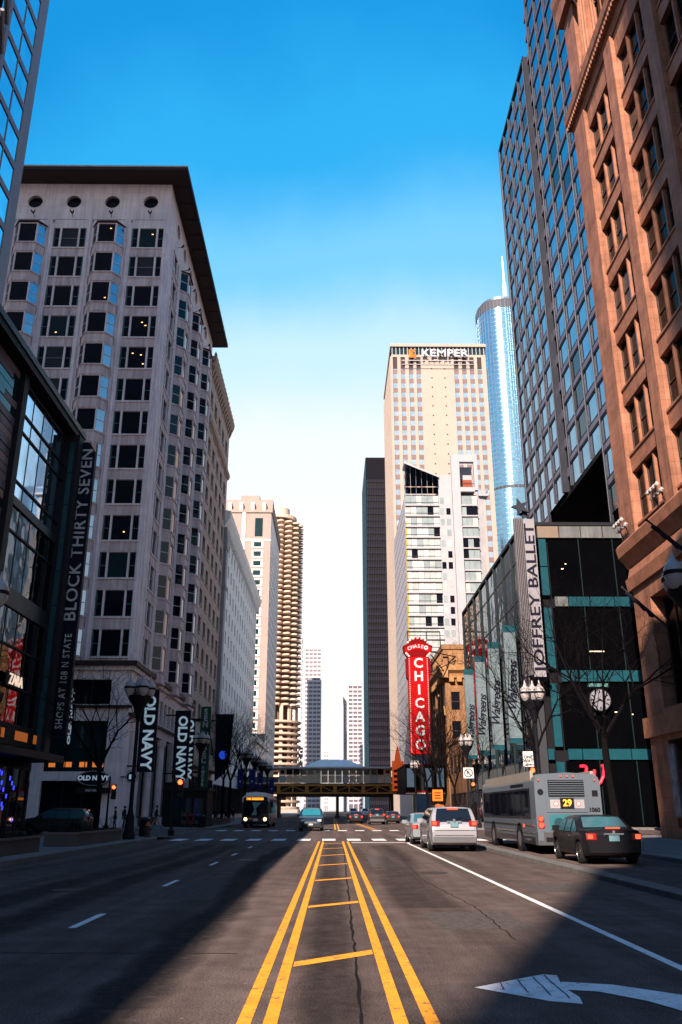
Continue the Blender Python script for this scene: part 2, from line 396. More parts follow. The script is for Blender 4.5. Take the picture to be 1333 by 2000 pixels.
def mark(name, pts, m, z=.005):
    return struct(name, MB().poly([(p[0], p[1], z) for p in pts]), m, road)
def line(name, x0, y0, x1, y1, w, m, z=.005):
    d = Vector((x1-x0, y1-y0)).normalized(); n = Vector((-d.y, d.x))*w/2
    return mark(name, [(x0-n.x,y0-n.y),(x1-n.x,y1-n.y),(x1+n.x,y1+n.y),(x0+n.x,y0+n.y)], m, z)
for x in (-.70, -.49, .55, .80):
    line('yellow_line', x, 2, x*1.02, 48.6, .115, YEL)
for y in (4.4, 10.8, 16.6, 22.4, 28.3, 34.1, 40.0, 45.6):          # slanted bars of the painted median
    mark('yellow_bar', [(-.42,y-.62),(.48,y+.22),(.48,y+.56),(-.42,y-.30)], YEL, .006)
line('white_edge_line', 3.72, 2, 3.85, 47.0, .12, WHT)
mark('stop_line', [(1.0,46.6),(6.3,46.6),(6.3,47.15),(1.0,47.15)], WHT)
for y in (13.4, 20.4, 27.9, 33.8, 40.3):
    mark('lane_dash', [(-3.80,y),(-3.68,y),(-3.68,y+1.75),(-3.80,y+1.75)], WHT)
for i in range(15):                                               # crossing bars, near and far
    x = -9.1 + i*1.42
    if x < 10.4:
        mark('crossing_bar', [(x,49.8),(x+.75,49.8),(x+.75,52.9),(x,52.9)], WHT)
        mark('crossing_bar', [(x-.4,72.6),(x+.35,72.6),(x+.35,75.2),(x-.4,75.2)], WHT)
for y in (82, 118): pass
for x in (-.55, -.25): line('yellow_line', x+.8, 77.5, x+.8, 168, .13, YEL)
for x in (2.6, 2.9): line('yellow_line', x+.9, 77.5, x-.6, 150, .13, YEL)
# turning arrow (its head and its bent shaft)
ah = MB().poly([(p[0],p[1],.006) for p in ((1.36,9.05),(1.93,8.44),(2.19,8.32),(2.24,8.6),(2.22,8.9),(2.23,9.2),(2.30,9.66),(2.17,9.72),(1.8,9.42))])
P('arrow_head', ah, WHT, road)
sh = MB(); q = [(2.2,9.13,.19),(2.6,9.0,.2),(3.0,8.55,.24),(3.25,7.95,.25),(3.36,7.0,.25),(3.4,5.6,.25)]
for a, b in zip(q[:-1], q[1:]):
    def nn(i): 
        A = Vector(q[max(i-1,0)][:2]); B = Vector(q[min(i+1,len(q)-1)][:2]); d = (B-A).normalized(); return Vector((-d.y, d.x))
    i = q.index(a); na, nb = nn(i), nn(i+1)
    sh.poly([(a[0]-na.x*a[2],a[1]-na.y*a[2],.008),(b[0]-nb.x*b[2],b[1]-nb.y*b[2],.008),(b[0]+nb.x*b[2],b[1]+nb.y*b[2],.008),(a[0]+na.x*a[2],a[1]+na.y*a[2],.008)])
P('arrow_shaft', sh, WHT, road)
for (x, y) in ((1.62,9.1),(1.82,9.12),(2.0,9.12),(2.14,9.1)):     # cracks across the arrow head
    hw = .16+(x-1.6)*.75
    pts = [(x+random.uniform(-.007,.007)+.03*t/6, y-hw+2*hw*t/6) for t in range(7)]
    ck = MB()
    for (a, b) in zip(pts[:-1], pts[1:]): ck.poly([(a[0]-.006,a[1],.0095),(b[0]-.006,b[1],.0095),(b[0]+.006,b[1],.0095),(a[0]+.006,a[1],.0095)])
    P('paint_crack', ck, TAR, road)
sm = MB(); pts = [(.25,4),(.24,7.65),(.25,9.06),(.27,11.2),(.30,15.5),(.38,25.6),(.5,40),(.55,46)]
fine = []
for (a, b) in zip(pts[:-1], pts[1:]):
    n = max(2, int((b[1]-a[1])/.35))
    for i in range(n): fine.append((a[0]+(b[0]-a[0])*i/n+random.uniform(-.018,.018), a[1]+(b[1]-a[1])*i/n))
for (a, b) in zip(fine[:-1], fine[1:]):
    w = random.uniform(.008,.02); sm.poly([(a[0]-w,a[1],.0035),(b[0]-w,b[1],.0035),(b[0]+w,b[1],.0035),(a[0]+w,a[1],.0035)])
P('tar_seam', sm, TAR, road)
def stain(path, hw, z=.0025, amt=.85):
    mb = MB(); cov = []
    P_ = []
    for (a, b) in zip(path[:-1], path[1:]):
        n = max(2, int(abs(b[1]-a[1])/.6))
        P_ += [(a[0]+(b[0]-a[0])*i/n, a[1]+(b[1]-a[1])*i/n) for i in range(n)]
    me = bpy.data.meshes.new('tar_stain'); V = []; F = []; C = []
    for (x, y) in P_:
        k = hw*random.uniform(.85,1.2)
        for t, c in ((-1,0),(-.45,amt),(.45,amt),(1,0)): V.append((x+t*k, y, z)); C.append(c*random.uniform(.75,1))
    for i in range(len(P_)-1):
        for j in range(3): F.append((i*4+j,i*4+j+1,i*4+j+5,i*4+j+4))
    me.from_pydata(V, [], F); me.materials.append(STAIN)
    at = me.attributes.new('cover', 'FLOAT', 'POINT'); at.data.foreach_set('value', C)
    o = bpy.data.objects.new('tar_stain', me); put(o, road)
def patch(x0, x1, y0, y1, c, z):
    n = 10; pts = [(x0+(x1-x0)*i/n, y0+random.uniform(-.03,.03)) for i in range(n+1)]+[(x1+random.uniform(-.02,.02), y0+(y1-y0)*i/n) for i in range(1,n)]+[(x1-(x1-x0)*i/n, y1+random.uniform(-.03,.03)) for i in range(n+1)]+[(x0+random.uniform(-.02,.02), y1-(y1-y0)*i/n) for i in range(1,n)]
    mark('asphalt_patch', pts, mat('asphalt_patch_%d' % int(c*1000), (c,c*.86,c*.83), .9, spec=.06, var=.35, vs=9, bump=.4, bs=45), z)
patch(1.5, 2.9, 13.2, 15.4, .080, .0014); patch(-3.3, -2.3, 17.5, 22.0, .082, .0015); patch(4.3, 5.9, 19.0, 21.2, .080, .0016); patch(1.2, 2.0, 27, 33, .085, .0017); patch(-7.8,-6.6,26,31,.08,.0018)
def tarline(pts, w=.014):
    sm = MB(); fine = []
    for (a, b) in zip(pts[:-1], pts[1:]):
        n = max(2, int(math.dist(a, b)/.22)); fine += [(a[0]+(b[0]-a[0])*i/n+random.uniform(-.03,.03), a[1]+(b[1]-a[1])*i/n+random.uniform(-.03,.03)) for i in range(n)]
    for (a, b) in zip(fine[:-1], fine[1:]):
        d = Vector((b[0]-a[0], b[1]-a[1])).normalized(); nx, ny = -d.y*w, d.x*w; sm.poly([(a[0]-nx,a[1]-ny,.0033),(b[0]-nx,b[1]-ny,.0033),(b[0]+nx,b[1]+ny,.0033),(a[0]+nx,a[1]+ny,.0033)])
    P('tar_seam', sm, TAR, road)
tarline([(-5.5,11.2),(-.85,11.1)]); tarline([(.95,18.4),(3.6,18.7)]); tarline([(2.4,12.2),(2.5,16),(2.2,22),(2.35,30)], .010); tarline([(-3.9,24.5),(-.9,24.2)]); tarline([(-6.6,33),(-.9,33.3)])
for (x, y, rr) in ((2.75,24.6,.36),(-2.9,31.0,.36),(-5.6,19.5,.34)):
    mh = MB().lathe([(.0001,.0),(rr,.0),(rr,.006),(rr*.9,.0062),(rr*.88,.003),(.0001,.003)], (x,y,.0028), 24); P('manhole_cover', mh, mat('cast_iron', (.035,.03,.03), .6, metal=.5, var=.3, vs=14), road)
stain([(-1.87,3),(-1.87,7.8),(-1.86,9),(-1.86,10.8),(-1.95,13.8),(-1.8,15.9),(-2.05,20.5),(-2.4,28),(-2.1,36),(-2.1,43)], .42)
stain([(-4.9,9),(-4.8,14),(-4.9,22),(-4.7,32),(-4.8,44)], .5, .0022, .6)
stain([(-5.9,9),(-6.1,18),(-5.9,30),(-6.0,44)], .6, .0021, .5)
stain([(-.0,3),(-.02,9),(-.04,16),(-.05,30),(0,45)], .35, .0023, .5)
stain([(1.6,16),(1.8,24),(2.4,36),(2.3,44)], .7, .0024, .4)

# ------------------------------------------------------------------ facade helpers
RZ = {'S': 0.0, 'E': math.pi/2, 'W': -math.pi/2}
def F2W(o, f, u, d, z):
    """facade coordinates (along, inward, up) -> world; o = origin (x, y)"""
    if f == 'S': return (o[0]+u, o[1]+d, z)
    if f == 'E': return (o[0]-d, o[1]+u, z)
    return (o[0]+d, o[1]-u, z)
def grid_wall(us, vs, opened, depth, mb=None, m=0, mr=None):
    """wall sheet in facade coordinates with recessed openings; opened = set of (i, j) cells"""
    mb = mb or MB(); mr = m if mr is None else mr
    nu, nv = len(us)-1, len(vs)-1
    for i in range(nu):
        j = 0
        while j < nv:
            if (i, j) in opened: j += 1; continue
            k = j
            while k+1 < nv and (i, k+1) not in opened: k += 1
            mb.poly([(us[i],0,vs[j]),(us[i+1],0,vs[j]),(us[i+1],0,vs[k+1]),(us[i],0,vs[k+1])], m); j = k+1
    for (i, j) in opened:
        u0, u1, v0, v1 = us[i], us[i+1], vs[j], vs[j+1]
        if (i-1, j) not in opened: mb.poly([(u0,0,v0),(u0,0,v1),(u0,depth,v1),(u0,depth,v0)], mr)
        if (i+1, j) not in opened: mb.poly([(u1,0,v0),(u1,depth,v0),(u1,depth,v1),(u1,0,v1)], mr)
        if (i, j-1) not in opened: mb.poly([(u0,0,v0),(u0,depth,v0),(u1,depth,v0),(u1,0,v0)], mr)
        if (i, j+1) not in opened: mb.poly([(u0,0,v1),(u1,0,v1),(u1,depth,v1),(u0,depth,v1)], mr)
    return mb
def spans(start, items):
    """[('g', w) | ('o', w) ...] -> cut lines and indices of the openings"""
    us = [start]; idx = []
    for k, w in items:
        if k == 'o': idx.append(len(us)-1)
        us.append(us[-1]+w)
    return us, idx
WT = {}
def win_type(w, h, t=.07, fm=None, pm=None, split='n', key=''):
    """(frame mesh, [pane meshes]); local x along, y inward, z up, origin at the middle of the sill"""
    k = (round(w,2), round(h,2), t, fm.name, pm.name, split)
    if k in WT: return WT[k]
    f = MB(); x0, x1 = -w/2, w/2
    f.box(x0,x0+t,-.04,.08,0,h).box(x1-t,x1,-.04,.08,0,h).box(x0+t,x1-t,-.04,.08,0,t).box(x0+t,x1-t,-.04,.08,h-t,h)
    rects = [(x0+t, x1-t, t, h-t)]
    if split == 'h':                       # double-hung sash
        f.box(x0+t,x1-t,-.03,.06,h*.48-t/2,h*.48+t/2); rects = [(x0+t,x1-t,t,h*.48-t/2),(x0+t,x1-t,h*.48+t/2,h-t)]
    elif split == 'v':
        f.box(-t/2,t/2,-.03,.06,t,h-t); rects = [(x0+t,-t/2,t,h-t),(t/2,x1-t,t,h-t)]
    elif split == 'v3':
        a = x0+t+(w-2*t)/3; b = x0+t+(w-2*t)*2/3
        f.box(a-t/2,a+t/2,-.03,.06,t,h-t).box(b-t/2,b+t/2,-.03,.06,t,h-t)
        rects = [(x0+t,a-t/2,t,h-t),(a+t/2,b-t/2,t,h-t),(b+t/2,x1-t,t,h-t)]
    elif split == 'q':
        f.box(-t/2,t/2,-.03,.06,t,h-t).box(x0+t,-t/2,-.03,.06,h*.5-t/2,h*.5+t/2).box(t/2,x1-t,-.03,.06,h*.5-t/2,h*.5+t/2)
        rects = [(a,b,c,d) for (a,b) in ((x0+t,-t/2),(t/2,x1-t)) for (c,d) in ((t,h*.5-t/2),(h*.5+t/2,h-t))]
    fme = f.mesh('window', fm); ps = []
    for a, b, c, d in rects: ps.append(MB().poly([(a,.03,c),(b,.03,c),(b,.03,d),(a,.03,d)]).mesh('pane', pm))
    WT[k] = (fme, ps); return WT[k]
def window(parent, wt, wloc, rz, name='window'):
    o = I(name, wt[0], parent, wloc, rz)
    for p in wt[1]: S('pane', p, o)
    return o
def text_mesh(body, size, mats, ext=.03, rot=0, bold=0., shear=0., space=1., align='CENTER', line=1.):
    """lettering in facade coordinates (x along, z up, standing proud towards -y), centred on its middle"""
    cu = bpy.data.curves.new('t', 'FONT'); cu.body = body; cu.size = size; cu.extrude = ext; cu.offset = bold; cu.shear = shear
    cu.space_character = space; cu.align_x = align; cu.align_y = 'CENTER'; cu.resolution_u = 3; cu.space_line = line
    ob = bpy.data.objects.new('t', cu); me = bpy.data.meshes.new_from_object(ob)
    bpy.data.objects.remove(ob); bpy.data.curves.remove(cu)
    me.name = 'lettering'; c, s = math.cos(rad(rot)), math.sin(rad(rot))
    me.transform(Matrix(((1,0,0,0),(0,0,-1,0),(0,1,0,0),(0,0,0,1))))     # xy -> xz, front to -y
    me.transform(Matrix(((c,0,-s,0),(0,1,0,0),(s,0,c,0),(0,0,0,1))))
    me.materials.clear(); me.materials.append(mats)
    return me
def ftext(parent, o, f, u, d, z, body, size, m, **k):
    nm = k.pop('name', 'lettering')
    return I(nm, text_mesh(body, size, m, **k), parent, F2W(o, f, u, d, z), RZ[f])
# ================================================================== WEST SIDE OF THE STREET
# ------------------------------------------------------------------ glass and panel shopping block (near left)
def block_shops():
    X, Y = -18.3, 54.8
    t = thing('shopping_block', 'dark low-rise shopping block with mirror glass wall and striped panel cladding, near left', 'building', (X, 48, .13))
    c = MB(); c.box(-62, X-.5, -60, Y-.02, .0, 26.0); P('core', c, M['inter'], t)
    rf = MB(); rf.box(-62, X+.55, -60, Y+.1, 26.0, 26.75); P('roof_edge', rf, M['dark'], t)
    lip = MB(); lip.box(X+.552, X+.64, -60, Y+.12, 26.45, 26.85); P('roof_flashing', lip, M['tube'], t)
    # panel cladding south of the glass, board by board
    tones = [mat('panel_mauve', (.17,.13,.15), .55, var=.15), mat('panel_tan', (.28,.20,.17), .55, var=.15), mat('panel_plum', (.11,.085,.11), .5, var=.15),
             mat('panel_rose', (.24,.17,.16), .55, var=.15), M['gl2'], M['dark']]
    pm = [MB().box(-.5,.5,-.10,.0,0,1).mesh('panel', k) for k in tones]
    z = 8.0; row = 0
    while z < 25.6:
        y = 30.0 + (row*1.7) % 2.6
        while y < 44.1:
            w = min(random.choice((1.4, 2.2, 3.0, 4.2)), 44.2-y)
            k = random.choice((0,0,0,1,2,3,3)) if z < 22.5 else random.choice((4,4,0,2))
            if 16.6 < z < 18.0 or 22.0 < z < 22.6: k = random.choice((5,5,2))
            if w > .2: I('panel', pm[k], t, (X-.3, y+w/2, z), RZ['E'], (w-.02, 1+random.choice((0,.0,.35)), .44))
            y += w
        z += .5; row += 1
    # curtain wall panes between mullions and transoms
    yc = [44.9, 46.6, 48.4, 50.2, 52.0, 53.0]; zc = [6.2, 8.2, 10.4, 12.45, 13.5, 16.6, 18.1, 18.6, 19.55, 22.6, 23.7, 25.55]
    pane = MB().poly([(-.5,0,0),(.5,0,0),(.5,0,1),(-.5,0,1)])
    pm1 = pane.mesh('pane', M['mir']); pm2 = pane.mesh('pane', M['mirw'])
    for i in range(len(yc)-1):
        for j in range(len(zc)-1):
            z0, z1 = zc[j], zc[j+1]
            if (z0, z1) in ((18.1,18.6),(12.45,13.5)): continue
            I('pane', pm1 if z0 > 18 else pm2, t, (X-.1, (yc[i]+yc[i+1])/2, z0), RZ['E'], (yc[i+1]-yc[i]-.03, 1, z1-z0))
    for zz, hh in ((18.1,.5),(12.45,1.05)):
        I('spandrel', MB().box(-4.05,4.05,-.12,.1,0,hh).mesh('spandrel', M['tube']), t, (X-.1, 48.95, zz), RZ['E'])
    for zz in (6.2, 8.2, 10.4, 16.6, 19.55, 22.6, 23.7, 25.55):
        I('transom', MB().box(-4.05,4.05,-.09,.06,-.06,.06).mesh('transom', M['dark']), t, (X-.1, 48.95, zz), RZ['E'])
    mu = MB().box(-.025,.025,-.03,.03,0,19.3).mesh('mullion', M['framed'])
    for y in yc[1:-1]: I('mullion', mu, t, (X-.1, y, 6.2), RZ['E'])
    for y0, y1, xo in ((44.2, 44.9, .12), (53.0, 53.85, .82)):
        P('frame_post', MB().box(X-.6, X+xo, y0, y1, 4.6, 26.0), M['dark'], t)
    # narrow teal glass strip by the corner
    for j in range(9):
        P('pane', MB().box(X+.22, X+.54, 52.95, 52.998, 4.8+2.3*j, 4.8+2.3*j+2.24), M['teal'], t)
    # lower floors: shop windows and a canopy, dark behind
    P('canopy', MB().box(X-.4, X+1.6, 30, 54.4, 4.35, 4.75), M['dark'], t)
    gw = win_type(2.9, 3.6, .1, M['dark'], M['gl'], 'v')
    for y in (32.4, 35.6, 38.8, 42.0, 45.2, 48.4, 51.6): window(t, gw, (X+.02, y, .35), RZ['E'], 'shop_window')
    P('shop_fascia', MB().box(X-.3, X+.25, 30, 54.2, 5.05, 6.1), M['black'], t)
    lit = mat('zara_letter', (.7,.6,.5), .5, var=0, emit=(1,.75,.55), es=.3)
    P('sign_backing', MB().box(X+.04, X+.12, 47.3, 50.2, 8.15, 8.95), M['black'], t)
    ftext(t, (X+.12, 48.75), 'E', 0, -.03, 8.55, 'ZARA', .85, lit, bold=.01, space=.95)
    # warm bar over the shop windows and little blue lamps on the wall by the door
    wm = mat('warm_shop_glow', (.4,.12,.03), .5, var=.1, emit=(1,.24,.04), es=.10)
    for y, w in ((44.6,.9),(46.4,.5),(47.2,.4),(49.3,2.0),(52.4,.5)): P('lit_panel', MB().box(X+.26, X+.30, y, y+w, 5.35, 5.85), wm, t)
    bl = mat('blue_led', (.05,.08,.5), .4, var=0, emit=(.04,.06,1), es=.7); bm = MB().box(-.03,.03,-.03,.03,-.11,.11).mesh('blue_lamp', bl)
    for k in range(26): I('blue_lamp', bm, t, (X+.35, random.uniform(45.2, 50.2), random.uniform(1.0, 3.6)), RZ['E'])
    return t
block_shops()
# tall blade sign on the corner
bs = thing('blade_sign', 'tall black blade sign reading BLOCK THIRTY SEVEN on the corner of the dark shopping block', 'sign', (-17.3, 54.5, .13))
P('panel', MB().box(-18.0, -16.72, 54.35, 54.75, 5.9, 26.0), M['navy'], bs)
P('edge_trim', MB().box(-18.03, -17.99, 54.33, 54.77, 5.85, 26.05), M['tube'], bs)
lt = text_mesh('BLOCK THIRTY SEVEN', 1.12, M['letter'], rot=90, bold=.012, space=1.06)
k = 12.3/lt.vertices[0].co.z if False else 1
zs = [v.co.z for v in lt.vertices]; lt.transform(Matrix.Diagonal((1,1,12.2/(max(zs)-min(zs)),1)))
I('lettering', lt, bs, (-17.25, 54.345, 19.4))
lt = text_mesh('SHOPS AT 108 N STATE', .62, M['letter'], rot=90, bold=.008, space=1.2)
zs = [v.co.z for v in lt.vertices]; lt.transform(Matrix.Diagonal((1,1,6.0/(max(zs)-min(zs)),1)))
I('lettering', lt, bs, (-17.2, 54.345, 9.4))
for z in (9, 16, 23): P('bracket', MB().tube((-18.3,54.55,z), (-18.0,54.55,z), .07), M['dark'], bs)

# ------------------------------------------------------------------ residential tower standing on that block
def block_tower():
    X, Y = -24.4, 53.1
    t = thing('residential_tower', 'slender grey residential tower with paired mirror windows, cut by the upper left edge', 'tower', (X-8, Y-8, 26.76))
    P('core', MB().box(X-26, X-.35, 40, Y-.02, 26.76, 118), M['grey'], t)
    H = 2.86; z0 = 27.6; n = 31
    us, iu = spans(43.0, [('g',.45),('o',3.5),('g',.5),('o',4.35),('g',1.45)])
    items = []; 
    vs, iv = spans(z0, sum([[('g',.55),('o',H-.55)] for k in range(n)], []))
    mb = grid_wall([u for u in us], vs, {(i,j) for i in iu for j in iv}, .10)
    o = I('wall', mb.mesh('wall', M['grey']), t, (X, 0, 0), RZ['E'])
    pm = MB().poly([(-.5,.06,0),(.5,.06,0),(.5,.06,1),(-.5,.06,1)]); pa = pm.mesh('pane', M['mirtower']); pb = pm.mesh('pane', M['gl2'])
    mull = MB().box(-.05,.05,.01,.09,0,H-.55).mesh('mullion', M['grey']); rev = MB().box(-2.15,2.15,.02,.05,H-.63,H-.55).mesh('head', M['dark'])
    for k in range(n):
        z = z0+k*H+.55
        yc = (us[3]+us[4])/2; w = us[4]-us[3]
        for sgn in (-1, 1): I('pane', pa, t, (X, yc+sgn*w/4, z), RZ['E'], (w/2-.06, 1, H-.55))
        I('mullion', mull, t, (X, yc, z), RZ['E']); I('window_head', rev, t, (X, yc, z), RZ['E'])
        I('pane', pb, t, (X, (us[1]+us[2])/2, z), RZ['E'], (us[2]-us[1], 1, H-.55))
    # recess with angled panes south of the window column
    for k in range(n):
        z = z0+k*H+.55
        P('pane', MB().poly([(X+.05,46.75,z),(X+.05,46.75,z+H-.6),(X+1.4,43.2,z+H-.6),(X+1.4,43.2,z)]), M['gl2'], t)
        P('rail', MB().tube((X+.1,46.75,z-.25), (X+1.45,43.2,z-.25), .14, n=6), M['grey'], t)
block_tower()

# ------------------------------------------------------------------ cream terracotta block with bay windows (north-west corner)
def bay_block():
    X, Y, END = -19.0, 80.0, 115.4
    t = thing('apartment_building', 'cream terracotta apartment block with bay windows, round portholes and a dark flat overhanging roof', 'building', (X-6, Y+10, .13))
    P('core', MB().box(-58, X-.62, Y+.62, END-.02, .13, 70), M['inter'], t)
    FH, W0, WH, R = 3.87, 15.36, 2.62, 13
    top = 70.6
    def face(o, f, centers, u_end, flip, prot0):
        s = -1 if f == 'S' else 1
        # flat wall: band above the windows with portholes, piers between the bays
        hw = 1.78
        P0 = lambda u, d, z: F2W(o, f, u, d, z)
        for bi, u in enumerate(centers):
            prot = (bi % 2 == 1)
            for k in range(R):
                z = W0+FH*k
                if not prot:
                    sp = I('spandrel', SPAN, t, P0(u, .08, z-FH+WH), RZ[f])
                    wn_ = window(t, (WC, WC, WCt, WC, WCb)[random.randrange(5)], P0(u, .14, z), RZ[f])
                    window(t, WN, P0(u-1.42, .14, z), RZ[f]); window(t, WN, P0(u+1.42, .14, z), RZ[f])
                    I('sill', SILL, t, P0(u, -.03, z-.16), RZ[f])
                    I('mullion', MULL, t, P0(u-1.045, .0, z), RZ[f]); I('mullion', MULL, t, P0(u+1.045, .0, z), RZ[f])
                else:
                    bo = I('bay', BAY, t, P0(u, 0, z-FH+WH), RZ[f])
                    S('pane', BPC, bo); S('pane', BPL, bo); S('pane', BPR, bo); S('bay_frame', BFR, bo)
                    if k == 0: pass
            if prot:
                I('bay_cap', BCAP, t, P0(u, 0, W0+FH*(R-1)+WH), RZ[f])
    # shared pieces -------------------------------------------------
    SPAN = MB(); SPAN.box(-1.86,1.86,0,.3,.06,FH-WH-.06)
    for x in (-1.86,-1.02,.94,1.78): SPAN.box(x,x+.08,-.05,0,.0,FH-WH)
    SPAN.box(-1.9,1.9,-.08,.3,0,.06)
    SPAN = SPAN.mesh('spandrel', M['terra2'])
    MULL = MB().box(-.10,.10,0,.3,0,WH).mesh('mullion', M['terra'])
    SILL = MB().box(-1.92,1.92,0,.5,0,.16).mesh('sill', M['terra'])
    WC = win_type(2.06, WH, .07, M['frame'], M['gl']); WCt = win_type(2.06, WH, .07, M['frame'], M['gl2']); WCb = win_type(2.06, WH, .07, M['frame'], glass('half_blind_glass', (.03,.032,.04), .06, spec=.3), 'h')
    WN = win_type(.72, WH, .08, M['frameteal'], M['gl'], 'h')
    D = .95; a, b = 1.02, 1.80          # bay: front half-width, root half-width
    hb = FH-WH
    prof = [(-b,0.1),(-a,-D),(a,-D),(b,.1)]
    BAY = MB(); BAY.prism(prof, .0, hb)
    e = .10; BAY.prism([(-b-e,.1),(-a-e*.6,-D-e),(a+e*.6,-D-e),(b+e,.1)], hb-.16, hb+.0)
    BAY.prism([(-b-e*.6,.1),(-a-e*.4,-D-e*.6),(a+e*.4,-D-e*.6),(b+e*.6,.1)], -.02, .14)
    BAY = BAY.mesh('bay', M['terra2'])
    BFR = MB()
    for (x, y) in ((-b+.03,.02),(-a,-D+.09),(a,-D+.09),(b-.03,.02)): BFR.prism([(x+.10*math.cos(rad(q)), y+.10*math.sin(rad(q))) for q in range(0,360,60)], hb, FH)
    BFR.box(-.02-a,a+.02,-D+.04,-D+.14,FH-.14,FH).box(-a,a,-D+.05,-D+.13,hb,hb+.09)
    for s in (-1,1):
        p0 = Vector((s*a,-D+.09)); p1 = Vector((s*b,.02)); 
        for z in (hb+.05, hb+WH*.5, FH-.06): BFR.tube((p0.x,p0.y,z),(p1.x,p1.y,z),.045,n=4)
    BFR = BFR.mesh('bay_frame', M['terra'])
    pn = lambda p, q, m: MB().poly([(p[0],p[1],hb),(q[0],q[1],hb),(q[0],q[1],FH),(p[0],p[1],FH)]).mesh('pane', m)
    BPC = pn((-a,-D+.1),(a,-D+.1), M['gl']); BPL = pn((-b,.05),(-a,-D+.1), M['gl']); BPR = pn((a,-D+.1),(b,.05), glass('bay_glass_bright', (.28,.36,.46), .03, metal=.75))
    BCAP = MB().prism([(-b-.16,.1),(-a-.1,-D-.16),(a+.1,-D-.16),(b+.16,.1)], 0, .2).mesh('bay_cap', M['eave'])
    # piers and plain wall --------------------------------------------
    cs = [-21.3, -25.75, -30.2, -34.65, -39.1]; ce = [85.4+4.6*k for k in range(7)]
    def pier(f, u0, u1, o):
        mb = MB(); mb.box(u0,u1,0,.55,14.9,65.6)
        w = u1-u0
        for c in ([.5] if w < 1.4 else [.25,.75]):                  # rounded ribs on the pier
            cx = u0+w*c; rr = .17
            mb.prism([(cx+rr*math.cos(rad(q)), rr*.95*math.sin(rad(q))) for q in range(180, 361, 30)], 14.9, 65.6)
        I('pier', mb.mesh('pier', M['terra']), t, (o[0], o[1], 0), RZ[f])
    oS, oE = (0, Y), (X, 0)
    edges = [X+.0]+[c for c in cs]
    pier('S', cs[0]+1.86, X, oS)
    for a_, b_ in zip(cs[:-1], cs[1:]): pier('S', b_+1.86, a_-1.86, oS)
    pier('E', Y+.02, ce[0]-1.86, oE)
    for a_, b_ in zip(ce[:-1], ce[1:]): pier('E', a_+1.86, b_-1.86, oE)
    pier('E', ce[-1]+1.86, END, oE)
    face(oS, 'S', cs, None, False, 0); face(oE, 'E', ce, None, False, 0)
    # attic with portholes: wall plates with round holes
    def hole_plate(w, z0, z1, zc, r):
        mb = MB(); n = 20; circ = [(r*math.cos(2*math.pi*i/n), zc+r*math.sin(2*math.pi*i/n)) for i in range(n)]
        def edge(c):
            dx, dz = c[0], c[1]-zc; k = min(w/2/abs(dx) if abs(dx)>1e-6 else 1e9, ((z1-zc)/dz if dz>1e-6 else (z0-zc)/dz if dz<-1e-6 else 1e9)); return (dx*k, zc+dz*k)
        corners = [(w/2,z1),(-w/2,z1),(-w/2,z0),(w/2,z0)]
        for i in range(n):
            c0, c1 = circ[i], circ[(i+1)%n]; e0, e1 = edge(c0), edge(c1); pts = [c0, e0]
            for cc in corners:
                if (abs(e0[0]-e1[0])>1e-4 and abs(e0[1]-e1[1])>1e-4) and ((abs(e0[0]-cc[0])<1e-4 and abs(e1[1]-cc[1])<1e-4) or (abs(e0[1]-cc[1])<1e-4 and abs(e1[0]-cc[0])<1e-4)): pts.append(cc)
            pts += [e1, c1]
            mb.poly([(p[0],0,p[1]) for p in pts])
            mb.poly([(c0[0],0,c0[1]),(c1[0],0,c1[1]),(c1[0],.45,c1[1]),(c0[0],.45,c0[1])])
        return mb
    zA = W0+FH*(R-1)+WH
    def attic(f, o, lo, hi, cen):
        bounds = [lo]+[(p+q)/2 for p, q in zip(cen[:-1], cen[1:])]+[hi]
        for c, (l, h) in zip(cen, zip(bounds[:-1], bounds[1:])):
            mb = MB(); w = 3.4
            I('attic_panel', hole_plate(w, 65.62, top, 68.05, .86).mesh('attic_panel', M['terra']), t, F2W(o, f, c, .03, 0), RZ[f])
            for (q0, q1) in ((l+.012, c-w/2-.003), (c+w/2+.003, h-.012)):
                if q1 > q0: I('attic_panel', MB().box(q0,q1,0,.3,65.62,top).mesh('attic_panel', M['terra']), t, F2W(o, f, 0, .03, 0), RZ[f])
            I('frieze', MB().box(l+.01,h-.01,.0,.3,zA,65.55).mesh('frieze', M['terra']), t, F2W(o, f, 0, .01, 0), RZ[f])
            pf = I('porthole', PORT, t, F2W(o, f, c, .03, 68.05), RZ[f]); S('pane', PORTG, pf)
            I('spotlight', SPOT, t, F2W(o, f, c+.1, 0, 65.9), RZ[f])
            I('roundel', RND, t, F2W(o, f, l+.25, 0, 65.4), RZ[f])
    ring = MB(); n = 20
    for i in range(n):
        a0, a1 = 2*math.pi*i/n, 2*math.pi*(i+1)/n
        p = lambda r, a, d: (r*math.cos(a), d, r*math.sin(a))
        ring.poly([p(1.0,a0,-.06),p(1.0,a1,-.06),p(.86,a1,-.06),p(.86,a0,-.06)]); ring.poly([p(.86,a0,-.06),p(.86,a1,-.06),p(.86,a1,.3),p(.86,a0,.3)]); ring.poly([p(1.0,a1,-.06),p(1.0,a0,-.06),p(1.0,a0,0),p(1.0,a1,0)])
    PORT = ring.mesh('porthole', M['terra']); PORTG = MB().poly([(.86*math.cos(2*math.pi*i/n),.34,.86*math.sin(2*math.pi*i/n)) for i in range(n)]).mesh('pane', M['gl'])
    SPOT = MB().tube((0,0,0),(.1,-.5,.15),.035,n=5).tube((.1,-.5,.1),(-.15,-.75,.35),.11,.08,n=6).tube((.1,-.5,.15),(.28,-.7,.4),.10,.07,n=6).mesh('spotlight', M['dark'])
